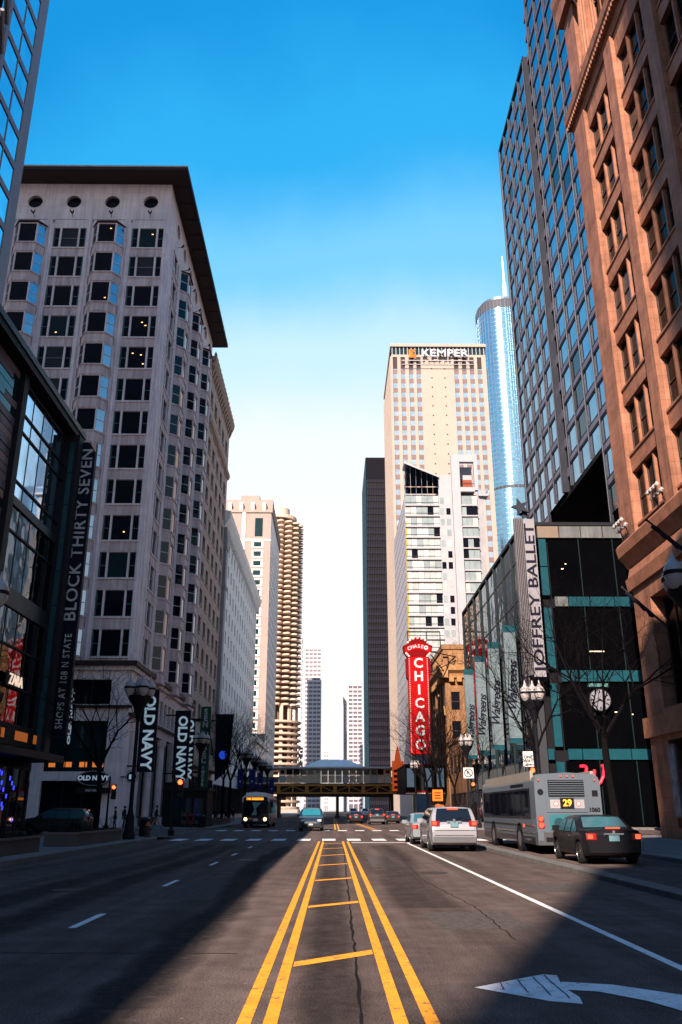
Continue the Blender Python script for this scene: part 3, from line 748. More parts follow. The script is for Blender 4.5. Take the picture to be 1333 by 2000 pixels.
    RND = MB().lathe([(.05,-.3),(.28,-.28),(.3,-.1),(.2,0)], n=10).mesh('roundel', M['terra']); RND.transform(Matrix.Rotation(rad(90),4,'X'))
    attic('S', oS, -41.3, X, list(reversed(cs))); attic('E', oE, Y+.35, END, ce)
    lamp_m = mat('room_lamp_warm', (.8,.5,.2), .5, var=0, emit=(1,.5,.15), es=1.2); lm_me = MB().box(-.09,.09,0,.01,-.05,.05).mesh('room_lamp', lamp_m)
    for (bi, k, dx, dz) in ((0,12,.5,1.9),(1,12,.45,1.9),(0,9,.6,1.5),(0,9,.2,1.9),(0,8,-.5,1.9),(0,8,.4,1.7),(0,8,.7,.6),(1,10,.6,.5),(0,3,.3,.9),(2,9,-.2,.6)):
        I('room_lamp', lm_me, t, (cs[bi]+dx, Y+(.155 if bi % 2 == 0 else -.86), W0+FH*k+dz))
    # roof slab with its coffered soffit
    rf = MB(); rf.box(-60, X+2.2, Y-2.4, END+1.4, top, top+.5); ro = P('roof', rf, M['eave'], t)
    P('roof_edge', MB().box(-60, X+2.24, Y-2.46, Y-2.41, top+.36, top+.55), M['tan'], t)
    for k in range(12): P('soffit_panel', MB().box(X+.5, X+1.9, Y+.4+k*2.9, Y+2.9+k*2.9, top-.07, top-.005), M['eave'], ro)
    # cornice over the shop floors
    P('cornice', MB().box(-58, X+.55, Y-.55, Y+.6, 14.45, 14.9).box(X-.6, X+.552, Y+.601, END, 14.45, 14.9), M['eave'], t)
    P('cornice_moulding', MB().box(-58, X+.28, Y-.28, Y+.6, 14.05, 14.449).box(X-.6, X+.282, Y+.601, END, 14.05, 14.449), M['terra'], t)
    # shop floors, south
    us, iu = spans(-45, [('g',1.0),('o',5.0),('g',1.4),('o',5.0),('g',1.2),('o',4.0),('g',1.0),('o',5.6),('g',1.8)])
    vs = [.13,.5,4.1,4.9,9.4,10.6,10.9,13.2,14.05]
    I('shop_wall', grid_wall(us, vs, {(i,j) for i in iu for j in (1,3,6)}, .5).mesh('shop_wall', M['terra']), t, (0, Y, 0), 0)
    for i in iu:
        w = us[i+1]-us[i]; c = (us[i]+us[i+1])/2
        window(t, win_type(w, 3.6, .1, M['dark'], M['gl'], 'v3'), (c, Y+.42, .5), 0, 'shop_window')
        window(t, win_type(w, 4.5, .1, M['dark'], M['gl2'], 'v3'), (c, Y+.42, 4.9), 0, 'shop_window')
        window(t, win_type(w, 2.3, .1, M['dark'], M['gl'], 'v3'), (c, Y+.42, 10.9), 0)
    P('ledge', MB().box(-46, X+.3, Y-.3, Y-.001, 10.55, 10.8).box(X+.001, X+.3, Y-.001, 112, 9.9, 10.15), M['eave'], t)
    # shop floors, east: upper windows, tall glazed bays between round pilasters
    us, iu = spans(Y+.03, [('g',3.0)]+[('o',1.75),('g',.55)]*13+[('g',2.4)])
    I('shop_wall', grid_wall(us, [9.0,10.4,12.9,14.05], {(i,1) for i in iu}, .4).mesh('shop_wall', M['terra']), t, (X, 0, 0), RZ['E'])
    for i in iu: window(t, win_type(1.75, 2.5, .08, M['dark'], M['gl']), (X-.34, (us[i]+us[i+1])/2, 10.4), RZ['E'])
    P('shop_corner', MB().box(X-.5, X, Y+.02, Y+3.6, .13, 8.995), M['terra'], t)
    pil = MB(); pil.prism([(.42*math.cos(rad(q)), .42*math.sin(rad(q))) for q in range(0,360,30)], .9, 8.2); pil.box(-.5,.5,-.5,.5,8.2,8.9); pil.box(-.52,.52,-.52,.52,.13,.9)
    for j in range(5): pil.prism([(.445*math.cos(rad(q)), .445*math.sin(rad(q))) for q in range(0,360,30)], 2.2+1.35*j, 2.24+1.35*j)
    pil = pil.mesh('pilaster', M['terra'], True)
    for k in range(6): I('pilaster', pil, t, (X-.05, 84.6+k*5.9, 0), RZ['E'])
    tw = win_type(5.0, 7.9, .09, M['dark'], M['gl2'], 'v')
    for k in range(5): window(t, tw, (X-.35, 87.55+k*5.9, .9), RZ['E'], 'shop_window')
    P('plinth', MB().box(X-.5, X+.12, Y+3.6, END, .13, .88), M['dark'], t)
    # lit ceiling strip seen through the south shop window, and a few room lamps
    lm = mat('shop_ceiling_lamp', (.5,.2,.05), .5, var=0, emit=(1,.26,.05), es=.22)
    for x, w in ((-26.0,.6),(-24.6,.7),(-23.2,.7),(-22.0,1.0)): P('ceiling_lamp', MB().box(x, x+w, Y+.40, Y+.43, 5.3, 5.75), lm, t)
    return t
bay_block()
# signs of that building
def old_navy_blade(x0, x1, y, z0, z1, label, ztext, size):
    s = thing('blade_sign', label, 'sign', (x0, y, .13))
    P('panel', MB().box(x0, x1, y-.14, y+.14, z0, z1), M['navy'], s)
    P('bracket', MB().box(x0-1.1, x0, y-.05, y+.05, z1-.6, z1-.45).box(x0-1.1, x0, y-.05, y+.05, z0+.45, z0+.6), M['dark'], s)
    me = text_mesh('OLD NAVY', size, M['letterlit'], rot=-90, bold=size*.035)
    I('lettering', me, s, ((x0+x1)/2, y-.16, ztext)); return s
old_navy_blade(-18.1, -16.5, 81.2, 4.9, 12.4, 'black OLD NAVY blade sign nearest the street corner, behind the cluster lamp', 8.5, 1.35)
old_navy_blade(-17.9, -16.2, 98.2, 4.9, 12.3, 'black OLD NAVY blade sign farther up the cream block, by the green sign', 8.2, 1.4)
old_navy_blade(-17.2, -15.9, 99.9, 5.2, 11.6, 'second black OLD NAVY blade sign overlapping the one farther up the cream block', 8.2, 1.3)
s = thing('blade_sign', 'narrow OLD NAVY blade sign on the cross street front, beside the tall black sign', 'sign', (-23.9, 79, .13))
P('panel', MB().box(-24.05, -23.85, 77.6, 79.4, 6.9, 12.4), M['navy'], s); P('bracket', MB().box(-24.0,-23.9,79.4,80,8,8.15).box(-24.0,-23.9,79.4,80,11,11.15), M['dark'], s)
I('lettering', text_mesh('OLD NAVY', .98, M['letterlit'], rot=90, bold=.03), s, (-23.83, 78.5, 9.6), RZ['E'])
s = thing('oval_sign', 'oval OLD NAVY sign with a white ring over the corner shop door', 'sign', (-21.55, 79.6, .13))
ov = MB(); n = 32
for i in range(n):
    a0, a1 = 2*math.pi*i/n, 2*math.pi*(i+1)/n
    ov.poly([(-21.55,79.5,4.3),(-21.55+1.5*math.cos(a0),79.5,4.3+.66*math.sin(a0)),(-21.55+1.5*math.cos(a1),79.5,4.3+.66*math.sin(a1))])
    ov.poly([(-21.55+1.5*math.cos(a0),79.5,4.3+.66*math.sin(a0)),(-21.55+1.5*math.cos(a0),79.75,4.3+.66*math.sin(a0)),(-21.55+1.5*math.cos(a1),79.75,4.3+.66*math.sin(a1)),(-21.55+1.5*math.cos(a1),79.5,4.3+.66*math.sin(a1))])
P('disc', ov, M['navy'], s)
rg = MB()
for i in range(n):
    a0, a1 = 2*math.pi*i/n, 2*math.pi*(i+.8)/n
    pt = lambda k, a: (-21.55+1.5*k*math.cos(a), 79.49, 4.3+.66*k*math.sin(a))
    rg.poly([pt(.90,a0),pt(.97,a0),pt(.97,a1),pt(.90,a1)])
P('ring', rg, M['letter'], s); P('support', MB().box(-22.6,-20.5,79.751,80.0,4.2,4.4), M['dark'], s)
I('lettering', text_mesh('OLD NAVY', .56, M['letterlit'], bold=.02), s, (-21.55, 79.46, 4.3))
I('lettering', text_mesh('OLD NAVY', .26, M['letter'], bold=.01), s, (-21.5, 79.46, 3.25)); P('fascia', MB().box(-23.0,-20.0,79.5,79.98,3.02,3.5), M['dark'], s)
s = thing('blade_sign', 'tall narrow green blade sign with white vertical letters beyond the black signs', 'sign', (-16.6, 111, .13))
P('panel', MB().box(-17.0, -15.7, 110.85, 111.15, 4.2, 14.2), mat('sign_green', (.006,.07,.05), .45, var=.1), s); P('bracket', MB().box(-19,-17,110.95,111.05,6,6.2).box(-19,-17,110.95,111.05,12.5,12.7), M['dark'], s)
for ch, zz, sz in (('S',13.5,.95),('E',12.7,.95),('N',11.9,.95),('S',9.9,.95),('N',9.1,.95),('E',8.3,.95),('C',7.5,.95),('I',6.6,.5),('M',6.1,.5),('C',5.6,.5),('E',5.1,.5),('R',4.6,.5)):
    I('lettering', text_mesh(ch, sz, M['letter'], bold=.03), s, (-16.35, 110.83, zz))

# ------------------------------------------------------------------ tan brick block with heavy cornice, next north
def tan_block():
    X, Y, END = -19.05, 115.5, 140.0
    t = thing('office_building', 'tan brick office block with rows of plain windows and a heavy ornate cornice', 'building', (X-6, Y+8, .13))
    P('core', MB().box(-55, X-.5, Y, END-.02, .13, 67.5), M['tan'], t)
    us, iu = spans(Y+.02, [('g',1.35)]+[('o',2.3),('g',2.35)]*4+[('o',2.3),('g',2.2)]); us = us[:-1]+[END]
    vs, iv = spans(8.0, [('g',1.6)]+[('o',2.3),('g',1.65)]*14); vs.append(68.2)
    I('wall', grid_wall(us, vs, {(i,j) for i in iu for j in iv}, .5).mesh('wall', M['tan']), t, (X, 0, 0), RZ['E'])
    wt = win_type(2.3, 2.3, .1, M['framed'], M['gl'], 'v')
    for i in iu:
        for j in iv: window(t, wt, (X-.42, (us[i]+us[i+1])/2, vs[j]), RZ['E']); I('sill', MBSILL, t, (X, (us[i]+us[i+1])/2, vs[j]-.2), RZ['E'])
    P('cornice', MB().extr([(X-.01,66.4),(X+.4,66.9),(X+.7,67.6),(X+.8,68.4),(X-.01,68.4)], 'y', Y, END+.8), M['tanorn'], t)
    P('string_course', MB().extr([(X-.01,57.2),(X+.35,57.5),(X+.45,58.1),(X-.01,58.2)], 'y', Y, END+.2), M['tanorn'], t)
    br = MB().extr([(-.01,65.2),(.25,65.6),(.6,66.8),(-.01,66.8)], 'y', -.3, .3).mesh('bracket', M['tanorn'])
    for k in range(16): I('bracket', br, t, (X, Y+.8+k*1.55, 0))
    cr = MB().box(-.2,.2,-.3,.3,68.4,69.1).extr([(-.2,69.1),(.2,69.1),(0,69.6)], 'y', -.22, .22).mesh('cresting', M['tanorn'])
    for k in range(15): I('cresting', cr, t, (X+.5, Y+.9+k*1.65, 0))
    sw = win_type(3.6, 5.2, .12, M['dark'], M['gl'], 'v3')
    for k in range(6): window(t, sw, (X+.02, Y+2.2+k*4.0, .8), RZ['E'], 'shop_window')
    P('shop_cornice', MB().box(X-.1, X+.5, Y, END, 7.3, 8.0), M['tanorn'], t)
MBSILL = MB().box(-1.3,1.3,-.12,.1,0,.2).mesh('sill', M['tan'])
tan_block()

# ------------------------------------------------------------------ white block with projecting cornice
def white_block():
    X, Y, END = -19.0, 140.2, 205.0
    t = thing('department_block', 'bright white stone block with a bold projecting cornice beyond the tan office block', 'building', (X-6, Y+10, .13))
    P('core', MB().box(-52, X-.4, Y, END-.02, .13, 50), M['white'], t)
    n = 14; us, iu = spans(Y+.02, [('g',1.6)]+[('o',1.5),('g',3.02)]*n); us[-1] = END
    vs, iv = spans(8.0, [('g',1.4)]+[('o',2.2),('g',1.75)]*10); vs.append(51.0)
    I('wall', grid_wall(us, vs, {(i,j) for i in iu for j in iv}, .35).mesh('wall', M['white']), t, (X, 0, 0), RZ['E'])
    pm = MB().poly([(-.75,.3,0),(.75,.3,0),(.75,.3,2.2),(-.75,.3,2.2)]).mesh('pane', glass('pale_blind_glass', (.42,.38,.36), .2))
    for i in iu:
        for j in iv: I('pane', pm, t, (X, (us[i]+us[i+1])/2, vs[j]), RZ['E'])
    P('cornice', MB().extr([(X-.01,48.2),(X+.5,48.9),(X+.95,49.8),(X+1.05,51.0),(X-.01,51.2)], 'y', Y-1.4, END+.6), M['white'], t)
    P('cornice_return', MB().extr([(Y+.01,48.2),(Y-.6,48.9),(Y-1.35,49.8),(Y-1.4,51.0),(Y+.01,51.2)], 'x', X-3.4, X-.011), M['white_shaded'], t)  # south end of the white block: its shade is put into the stone colour
    P('corner_pier', MB().box(X-3.2, X+.5, Y-1.0, Y+1.2, 7, 44.2).box(X-3.3, X+.62, Y-1.12, Y+1.3, 37.2, 38.0).box(X-3.3, X+.6, Y-1.1, Y+1.25, 44.2, 46.4).box(X-3.1, X+.45, Y-.95, Y+1.2, 46.4, 48.2), M['white_shaded'], t)
    md = MB().box(-.01,.7,-.22,.22,47.4,48.3).mesh('bracket', M['white'])
    for k in range(40): I('bracket', md, t, (X, Y+2.2+k*1.55, 0))
    sw = win_type(3.4, 4.6, .12, M['dark'], M['gl'], 'v3')
    for k in range(14): window(t, sw, (X+.02, Y+2.6+k*4.5, .9), RZ['E'], 'shop_window')
white_block()
# low pale block before the hotel, by the elevated station
t = thing('low_block', 'low pale stone block at the foot of the beige hotel beside the elevated station', 'building', (-24, 212, .13))
P('wall', MB().box(-60, -18.6, 207, 246, .13, 17), M['white'], t); P('cornice', MB().box(-60.3, -18.0, 206.6, 246.4, 17, 18.2), M['white'], t)
for k in range(6): window(t, win_type(2.6, 3.0, .1, M['framed'], M['gl'], 'v'), (-18.57, 211+k*6, 9), RZ['E'])

# ------------------------------------------------------------------ beige hotel tower
def hotel():
    X, Y, END, H = -19.6, 250.0, 292.0, 90.0
    t = thing('hotel_tower', 'beige precast hotel tower with white-framed square windows and notched parapet', 'tower', (X-8, Y+12, .13))
    P('core', MB().box(-64, X-.3, Y+.3, END, .13, H), M['beige'], t)
    n = 22; FH = 3.05; z0 = 14.0
    us = [-60, -33.2,-31.0,-27.4,-24.9,-22.3,-20.9,X]; items = [('g',.6)]+[('o',1.75),('g',FH-1.75)]*n
    vs, iv = spans(z0, items); vs.append(H)
    I('wall', grid_wall([u for u in us], vs, {(4,j) for j in iv}|{(1,j) for j in iv}, .3).mesh('wall', M['beige']), t, (0, Y, 0), 0)
    P('base_wall', MB().box(-60, X, Y+.01, Y+.3, .13, z0), M['beige'], t)
    wt = win_type(2.6, 1.75, .16, M['white'], M['gl2']); wt2 = win_type(2.2, 1.75, .16, M['white'], M['gl2'])
    for j in iv: window(t, wt, (-23.6, Y+.2, vs[j]), 0); window(t, wt2, (-32.1, Y+.2, vs[j]), 0)
    # surrounds stand proud of the wall
    sr = MB().box(-1.75,-1.31,-.2,.0,-.3,2.05).box(1.31,1.75,-.2,0,-.3,2.05).box(-1.31,1.31,-.2,0,-.3,0).box(-1.31,1.31,-.2,0,1.75,2.05).mesh('window_surround', M['white'])
    for j in iv: I('window_surround', sr, t, (-23.6, Y-.001, vs[j]))
    P('tall_window', MB().box(-24.6,-22.2,Y-.1,Y+.1,82.2,88.2), M['gl2'], t)
    P('corner_strip', MB().box(-28.6,-27.6,Y-.35,Y-.002,14,H), M['white'], t)
    P('band', MB().box(-60,X+.05,Y-.2,Y-.003,80.6,81.2), M['white'], t)
    us, iu = spans(Y+.4, [('g',.9)]+[('o',1.9),('g',2.15)]*10); us[-1] = END
    I('wall', grid_wall(us, vs, {(i,j) for i in iu for j in iv}, .4).mesh('wall', M['white']), t, (X, 0, 0), RZ['E'])
    g = MB()
    for i in iu:
        for j in iv: g.box(us[i],us[i+1],.3,.36,vs[j],vs[j+1])
    o = I('panes', g.mesh('panes', M['gl']), t, (X, 0, 0), RZ['E']); o['kind'] = 'stuff'
    P('base_wall', MB().box(X-.3, X-.01, Y+.4, END, .13, z0), M['beige'], t)
    P('parapet', MB().box(-64, X+.4, Y-.4, END, H, H+4.2), M['beige'], t)
    nt_ = MB().extr([(0,90.6),(-1.6,92.4),(0,93.2)], 'x', -.55, .55).mesh('parapet_bracket', M['white'])
    for k in range(9): I('parapet_bracket', nt_, t, (-21.8-k*3.6, Y-.42, 0))
    P('penthouse', MB().box(-30, -24, Y+6, Y+20, H+4.2, H+8), M['beige'], t)
hotel()

# ------------------------------------------------------------------ round tower with scalloped balconies
def corncob():
    cx, cyy, R = -34.6, 500.0, 12.3
    t = thing('round_tower', 'round concrete tower with scalloped petal balconies over open parking levels', 'tower', (cx, cyy, .13))
    P('core', MB().lathe([(9.6,0),(9.6,172)], (cx,cyy,.13), 32), mat('dark_balcony_glass', (.13,.085,.07), .35, var=.3, vs=.3), t)
    n = 10; pts = []
    for i in range(n+1):
        a = -math.pi*.60+math.pi*1.2*i/n; pts.append((3.5*math.cos(a), 2.3*math.sin(a)))
    pts += [(-3.6,1.2),(-3.6,-1.2)]
    pet = MB().prism(pts, 0, .42)
    k = len(pet.v)
    for i in range(n):                                # balcony rail
        a, b = pts[i], pts[i+1]; pet.poly([(a[0]*.98,a[1]*.98,.5),(b[0]*.98,b[1]*.98,.5),(b[0]*.98,b[1]*.98,.95),(a[0]*.98,a[1]*.98,.95)])
    pet = pet.mesh('balcony', M['marina'])
    back = MB(); FZ = 3.14; nf = 36
    for f in range(nf):
        for p in range(16):
            a = 2*math.pi*(p+.5)/16
            loc = (cx+R*1.02*math.cos(a), cyy+R*1.02*math.sin(a), 58+f*FZ)
            da = (math.degrees(a)+90) % 360; da = da-360 if da > 180 else da       # 0 = facing the street end
            if -80 < da < 100: I('balcony', pet, t, loc, a)
            else:
                c, s_ = math.cos(a), math.sin(a)
                back.prism([(loc[0]+q[0]*c-q[1]*s_, loc[1]+q[0]*s_+q[1]*c) for q in pts], loc[2], loc[2]+.42)
    o = P('balconies', back, M['marina'], t); o['kind'] = 'stuff'
    P('crown', MB().lathe([(11.5,172),(11.5,174),(7,174.2),(7,180)], (cx,cyy,0), 32), M['marina'], t)
    # open void and parking decks
    P('pier_ring', MB().lathe([(6,50),(6,58)], (cx,cyy,0), 24), M['marina'], t)
    colm = MB().box(-.5,.5,-.9,.9,0,58).mesh('column', M['marina'])
    for p in range(16):
        a = 2*math.pi*p/16; I('column', colm, t, (cx+13.8*math.cos(a), cyy+13.8*math.sin(a), 0), a)
    deck = MB().lathe([(10,0),(15.6,0),(16.0,.3),(16.0,1.35),(15.8,1.35),(15.7,.6),(10,.6)], n=40).mesh('parking_deck', M['marina'])
    for k in range(15): I('parking_deck', deck, t, (cx, cyy, 2.0+k*3.3))
    P('podium', MB().box(cx-22, cx+16, cyy-16.5, cyy+10, .13, 2), M['conc'], t)
corncob()
t = thing('vertical_sign', 'slim dark vertical sign standing at the foot of the round tower', 'sign', (-15.5, 478, .13))
P('panel', MB().box(-18.6,-16.4,478,479,16,34), M['black'], t); P('post', MB().box(-18.9,-18.62,478.2,478.8,.13,34), M['dark'], t)
for i, ch in enumerate('CHIC'): I('lettering', text_mesh(ch, 3.2, M['letter'], bold=.05), t, (-17.5, 477.95, 31.5-i*4.2))

def slab_tower(name, label, x0, x1, y0, y1, H, FH, wm, gm, bal=False, cat='tower'):
    t = thing(name, label, cat, ((x0+x1)/2, (y0+y1)/2, .13))
    P('core', MB().box(x0+.4, x1-.4, y0+.4, y1, .13, H), gm, t)
    sl = MB()
    k = 0; z = 6.0
    while z < H:
        sl.box(x0, x1, y0, y1-.2, z, z+FH*.42); z += FH
    o = P('floor_bands', sl, wm, t); o['kind'] = 'stuff'
    v = MB(); n = max(3, int((x1-x0)/3.2))
    for i in range(n+1): x = x0+(x1-x0)*i/n; v.box(x-.25, x+.25, y0-.12, y0+.42, .13, H)
    P('piers', v, wm, t, kind='stuff')
    P('roof', MB().box(x0-.2, x1+.2, y0-.2, y1, H, H+1.5).box(x0+3, x1-3, y0+3, y1-3, H+1.5, H+5), wm, t)
    return t
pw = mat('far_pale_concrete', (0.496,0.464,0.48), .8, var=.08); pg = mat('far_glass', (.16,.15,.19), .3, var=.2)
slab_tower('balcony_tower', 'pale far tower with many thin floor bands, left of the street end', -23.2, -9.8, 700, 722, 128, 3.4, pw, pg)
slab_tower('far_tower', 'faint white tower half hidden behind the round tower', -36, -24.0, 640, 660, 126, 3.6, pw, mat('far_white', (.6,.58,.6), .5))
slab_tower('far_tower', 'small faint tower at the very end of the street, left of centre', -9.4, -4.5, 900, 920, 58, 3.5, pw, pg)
# ================================================================== EAST SIDE OF THE STREET
def wspans(y_end, items):
    """cut lines for a west-facing wall, listed from its north end towards the camera"""
    us, idx = spans(-y_end, items); return us, idx
# ------------------------------------------------------------------ warm granite department store (near right)
def store():
    X, Y = 18.3, 49.85
    t = thing('department_store', 'sunlit orange granite department store with deep-set windows and stone piers, near right', 'building', (X+6, 44, .13))
    P('core', MB().box(X+1.0, 62, 6, Y-.02, .13, 74), M['granite2'], t)
    P('end_wall', MB().box(X+.95, 62, Y-.01, Y, .13, 74), M['granite'], t)
    P('end_return', MB().box(X, X+.95, Y-.012, Y, .13, 74), M['granite'], t)
    FH = 4.45; rows = [17.8+FH*k for k in range(7)]; WH = 3.3
    items = [('g',2.35)]
    for b in range(5): items += [('o',4.72),('g',1.40)]
    us, iu = wspans(Y, items); vs = [17.2]; iv = []
    for r_ in rows:
        vs.append(r_); iv.append(len(vs)-1); vs.append(r_+WH)
    vs.append(49.6)
    I('wall', grid_wall(us, vs, {(i,j) for i in iu for j in iv}, .36).mesh('wall', M['granite']), t, (X, 0, 0), RZ['W'])
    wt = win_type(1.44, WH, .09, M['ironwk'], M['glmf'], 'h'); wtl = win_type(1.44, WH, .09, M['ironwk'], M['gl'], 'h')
    fin = MB().box(-.08,.08,.08,.34,0,WH).mesh('mullion', M['granite2'])
    for i in iu:
        c = -(us[i]+us[i+1])/2
        for j in iv:
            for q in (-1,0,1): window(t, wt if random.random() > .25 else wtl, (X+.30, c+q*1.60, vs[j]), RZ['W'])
            for q in (-.5,.5): I('mullion', fin, t, (X, c+q*1.60, vs[j]), RZ['W'])
    # piers stand forward of the bays; sills and moulded spandrels
    starts = [us[0]]; 
    for b in range(5):
        u0 = us[iu[b]]; u1 = us[iu[b]+1]
        for r_ in rows:
            I('spandrel', MBSP(u1-u0), t, (X, -(u0+u1)/2, r_-(FH-WH)+.03), RZ['W'])
        pu0 = u1; pu1 = u1+1.40
        I('pier', MB().box(pu0+.04, pu1-.04, -.28, -.002, 17.25, 49.55).mesh('pier', M['granite']), t, (X,0,0), RZ['W'])
    I('pier', MB().box(us[0]+.0, us[1]-.04, -.28, -.002, 17.25, 49.55).mesh('pier', M['granite']), t, (X,0,0), RZ['W'])
    # lower cornice and ground storeys
    P('lower_cornice', MB().extr([(X+.9,15.6),(X+.05,15.7),(X-.1,16.0),(X-.45,16.4),(X-.55,17.0),(X-.4,17.2),(X+.9,17.22)], 'y', 6, Y+.55), M['granite2'], t)
    P('architrave', MB().extr([(X+.9,14.2),(X-.2,14.2),(X-.3,14.9),(X-.12,15.0),(X+.02,15.59),(X+.9,15.59)], 'y', 6, Y+.2), M['granite2'], t)
    us2, iu2 = wspans(Y, [('g',2.65)]+[('o',4.12),('g',2.0)]*5)
    I('base_wall', grid_wall(us2, [.13,.7,5.2,6.9,13.2,14.2], {(i,j) for i in iu2 for j in (1,3)}, .9).mesh('base_wall', M['granite']), t, (X,0,0), RZ['W'])
    for i in iu2:
        c = -(us2[i]+us2[i+1])/2
        window(t, win_type(4.12, 4.5, .14, M['ironwk'], M['glmf'], 'v3'), (X+.8, c, .7), RZ['W'], 'shop_window')
        window(t, win_type(4.12, 6.3, .14, M['ironwk'], M['glmf'], 'v3'), (X+.8, c, 6.9), RZ['W'])
    P('band_course', MB().box(X-.25, X-.003, 6, Y+.2, 5.5, 6.6), M['granite2'], t)
    # main cornice with dentils, colonnade above
    P('main_cornice', MB().extr([(X+.9,49.6),(X-.1,49.65),(X-.22,50.2),(X-.7,50.7),(X-.8,51.25),(X-.6,51.5),(X+.9,51.5)], 'y', 6, Y+.6), M['granite2'], t)
    dn = MB().box(-.62,-.12,-.09,.09,50.22,50.55).mesh('dentil', M['granite2'])
    for k in range(80): I('dentil', dn, t, (X, Y+.5-k*.34, 0))
    P('upper_wall', MB().box(X+.9, X+.99, 6, Y-.015, 51.5, 74), M['ironwk'], t)
    P('corner_pier', MB().box(X-.1, X+.89, Y-2.2, Y-.013, 51.5, 68), M['granite'], t)
    cp = MB(); n = 40
    for z0, z1, r0, r1 in ((53.0,58.6,.78,.68),):
        a = len(cp.v)
        for z, r_ in ((z0,r0),(z0+(z1-z0)*.4,r0*.985),(z1,r1)):
            for q in range(n): rr = r_*(1 if q % 2 else .90); cp.v.append((rr*math.cos(2*math.pi*q/n), rr*math.sin(2*math.pi*q/n), z))
        for l in range(2):
            for q in range(n): j = (q+1) % n; cp.f.append((a+l*n+q,a+l*n+j,a+(l+1)*n+j,a+(l+1)*n+q)); cp.m.append(0)
    cp.lathe([(1.0,51.5),(1.0,51.9),(.95,52.1),(.98,52.4),(.86,52.6),(.85,53.0)], n=20)
    cp.lathe([(.7,58.6),(.78,58.7),(.9,59.2),(1.05,59.7),(1.1,60.0)], n=20); cp.box(-1.15,1.15,-1.15,1.15,60.0,60.35)
    cp = cp.mesh('column', M['granite2'])
    for k in range(5): I('column', cp, t, (X+.45, 46.6-6.12*k if k else 46.2, 0))
    P('entablature', MB().extr([(X+.9,60.36),(X-.55,60.36),(X-.6,61.6),(X-.8,62.1),(X-.9,62.9),(X+.9,63.0)], 'y', 6, Y+.35), M['granite2'], t)
    P('attic', MB().box(X-.3, X+.9, 6, Y-.02, 63.0, 74), M['granite'], t)
    fr = win_type(3.4, 6.8, .14, M['granite2'], M['glmf'], 'v3')
    for k in range(5): window(t, fr, (X+.86, 44.2-6.12*k, 52.6), RZ['W'])
    return t
_sp = {}
def MBSP(w):
    k = round(w,2)
    if k not in _sp:
        s = MB().box(-w/2+.01, w/2-.01, .08, .5, .0, .98).box(-w/2+.25, w/2-.25, .0, .08, .24, .74)
        s.box(-w/2, w/2, -.08, .34, .98, 1.12).box(-w/2+.005, w/2-.005, .02, .4, .0, .16)
        _sp[k] = s.mesh('spandrel', M['granite2'])
    return _sp[k]
store()
def floodlight(y, z, label):
    t = thing('floodlight_cluster', label, 'light fixture', (17.9, y, z-.5), group='floodlight clusters on the granite store')
    P('bracket', MB().tube((17.95,y-.5,z-.42),(17.75,y-.5,z+.15),.035,n=6).tube((17.95,y+.5,z-.42),(17.75,y+.5,z+.15),.035,n=6).tube((17.75,y-.8,z+.15),(17.75,y+.8,z+.15),.04,n=6), M['dark'], t)
    hm = MB().lathe([(.04,-.12),(.13,-.09),(.16,.05),(.14,.09)], n=10).mesh('lamp_head', M['globe'], True)
    for i in range(4):
        for j in range(2):
            o = I('lamp_head', hm, t, (17.72-.22*j, y-.66+.44*i, z+.18+.32*j)); o.rotation_euler = (0, rad(-60), 0)
floodlight(48.8, 17.75, 'cluster of pale floodlights at the north corner of the granite store ledge')
floodlight(42.9, 17.75, 'cluster of pale floodlights nearer the camera on the granite store ledge')
def flag_pole(base, tip, label):
    t = thing('flag_pole', label, 'flagpole', base, group='flagpoles on the granite store')
    P('pole', MB().tube(base, tip, .07, .045, n=8), M['dark'], t); P('finial', MB().lathe([(.02,-.09),(.09,0),(.02,.09)], tip, 8), M['ironwk'], t, True)
    fl = MB(); A0, B0 = Vector(base), Vector(tip); n = 9
    for i in range(n):
        a, b = .30+.62*i/n, .30+.62*(i+1)/n; p, q = A0.lerp(B0, a), A0.lerp(B0, b)
        w = lambda k: .10+.05*math.sin(k*2.3)
        fl.tube(p+Vector((0,0,-w(i))), q+Vector((0,0,-w(i+1))), .08+.06*math.sin(i*1.7)**2, .08+.06*math.sin((i+1)*1.7)**2, n=8)
    P('furled_flag', fl, mat('flag_cloth', (.010,.009,.016), .95, spec=.1, var=.1), t, True)
flag_pole((18.05,38.6,12.4), (15.9,40.2,15.5), 'dark slanting flagpole cut by the right edge, nearer of two on the granite store')
flag_pole((18.05,44.6,10.9), (16.4,46.2,13.5), 'dark slanting flagpole nearer the corner, farther of two on the granite store')

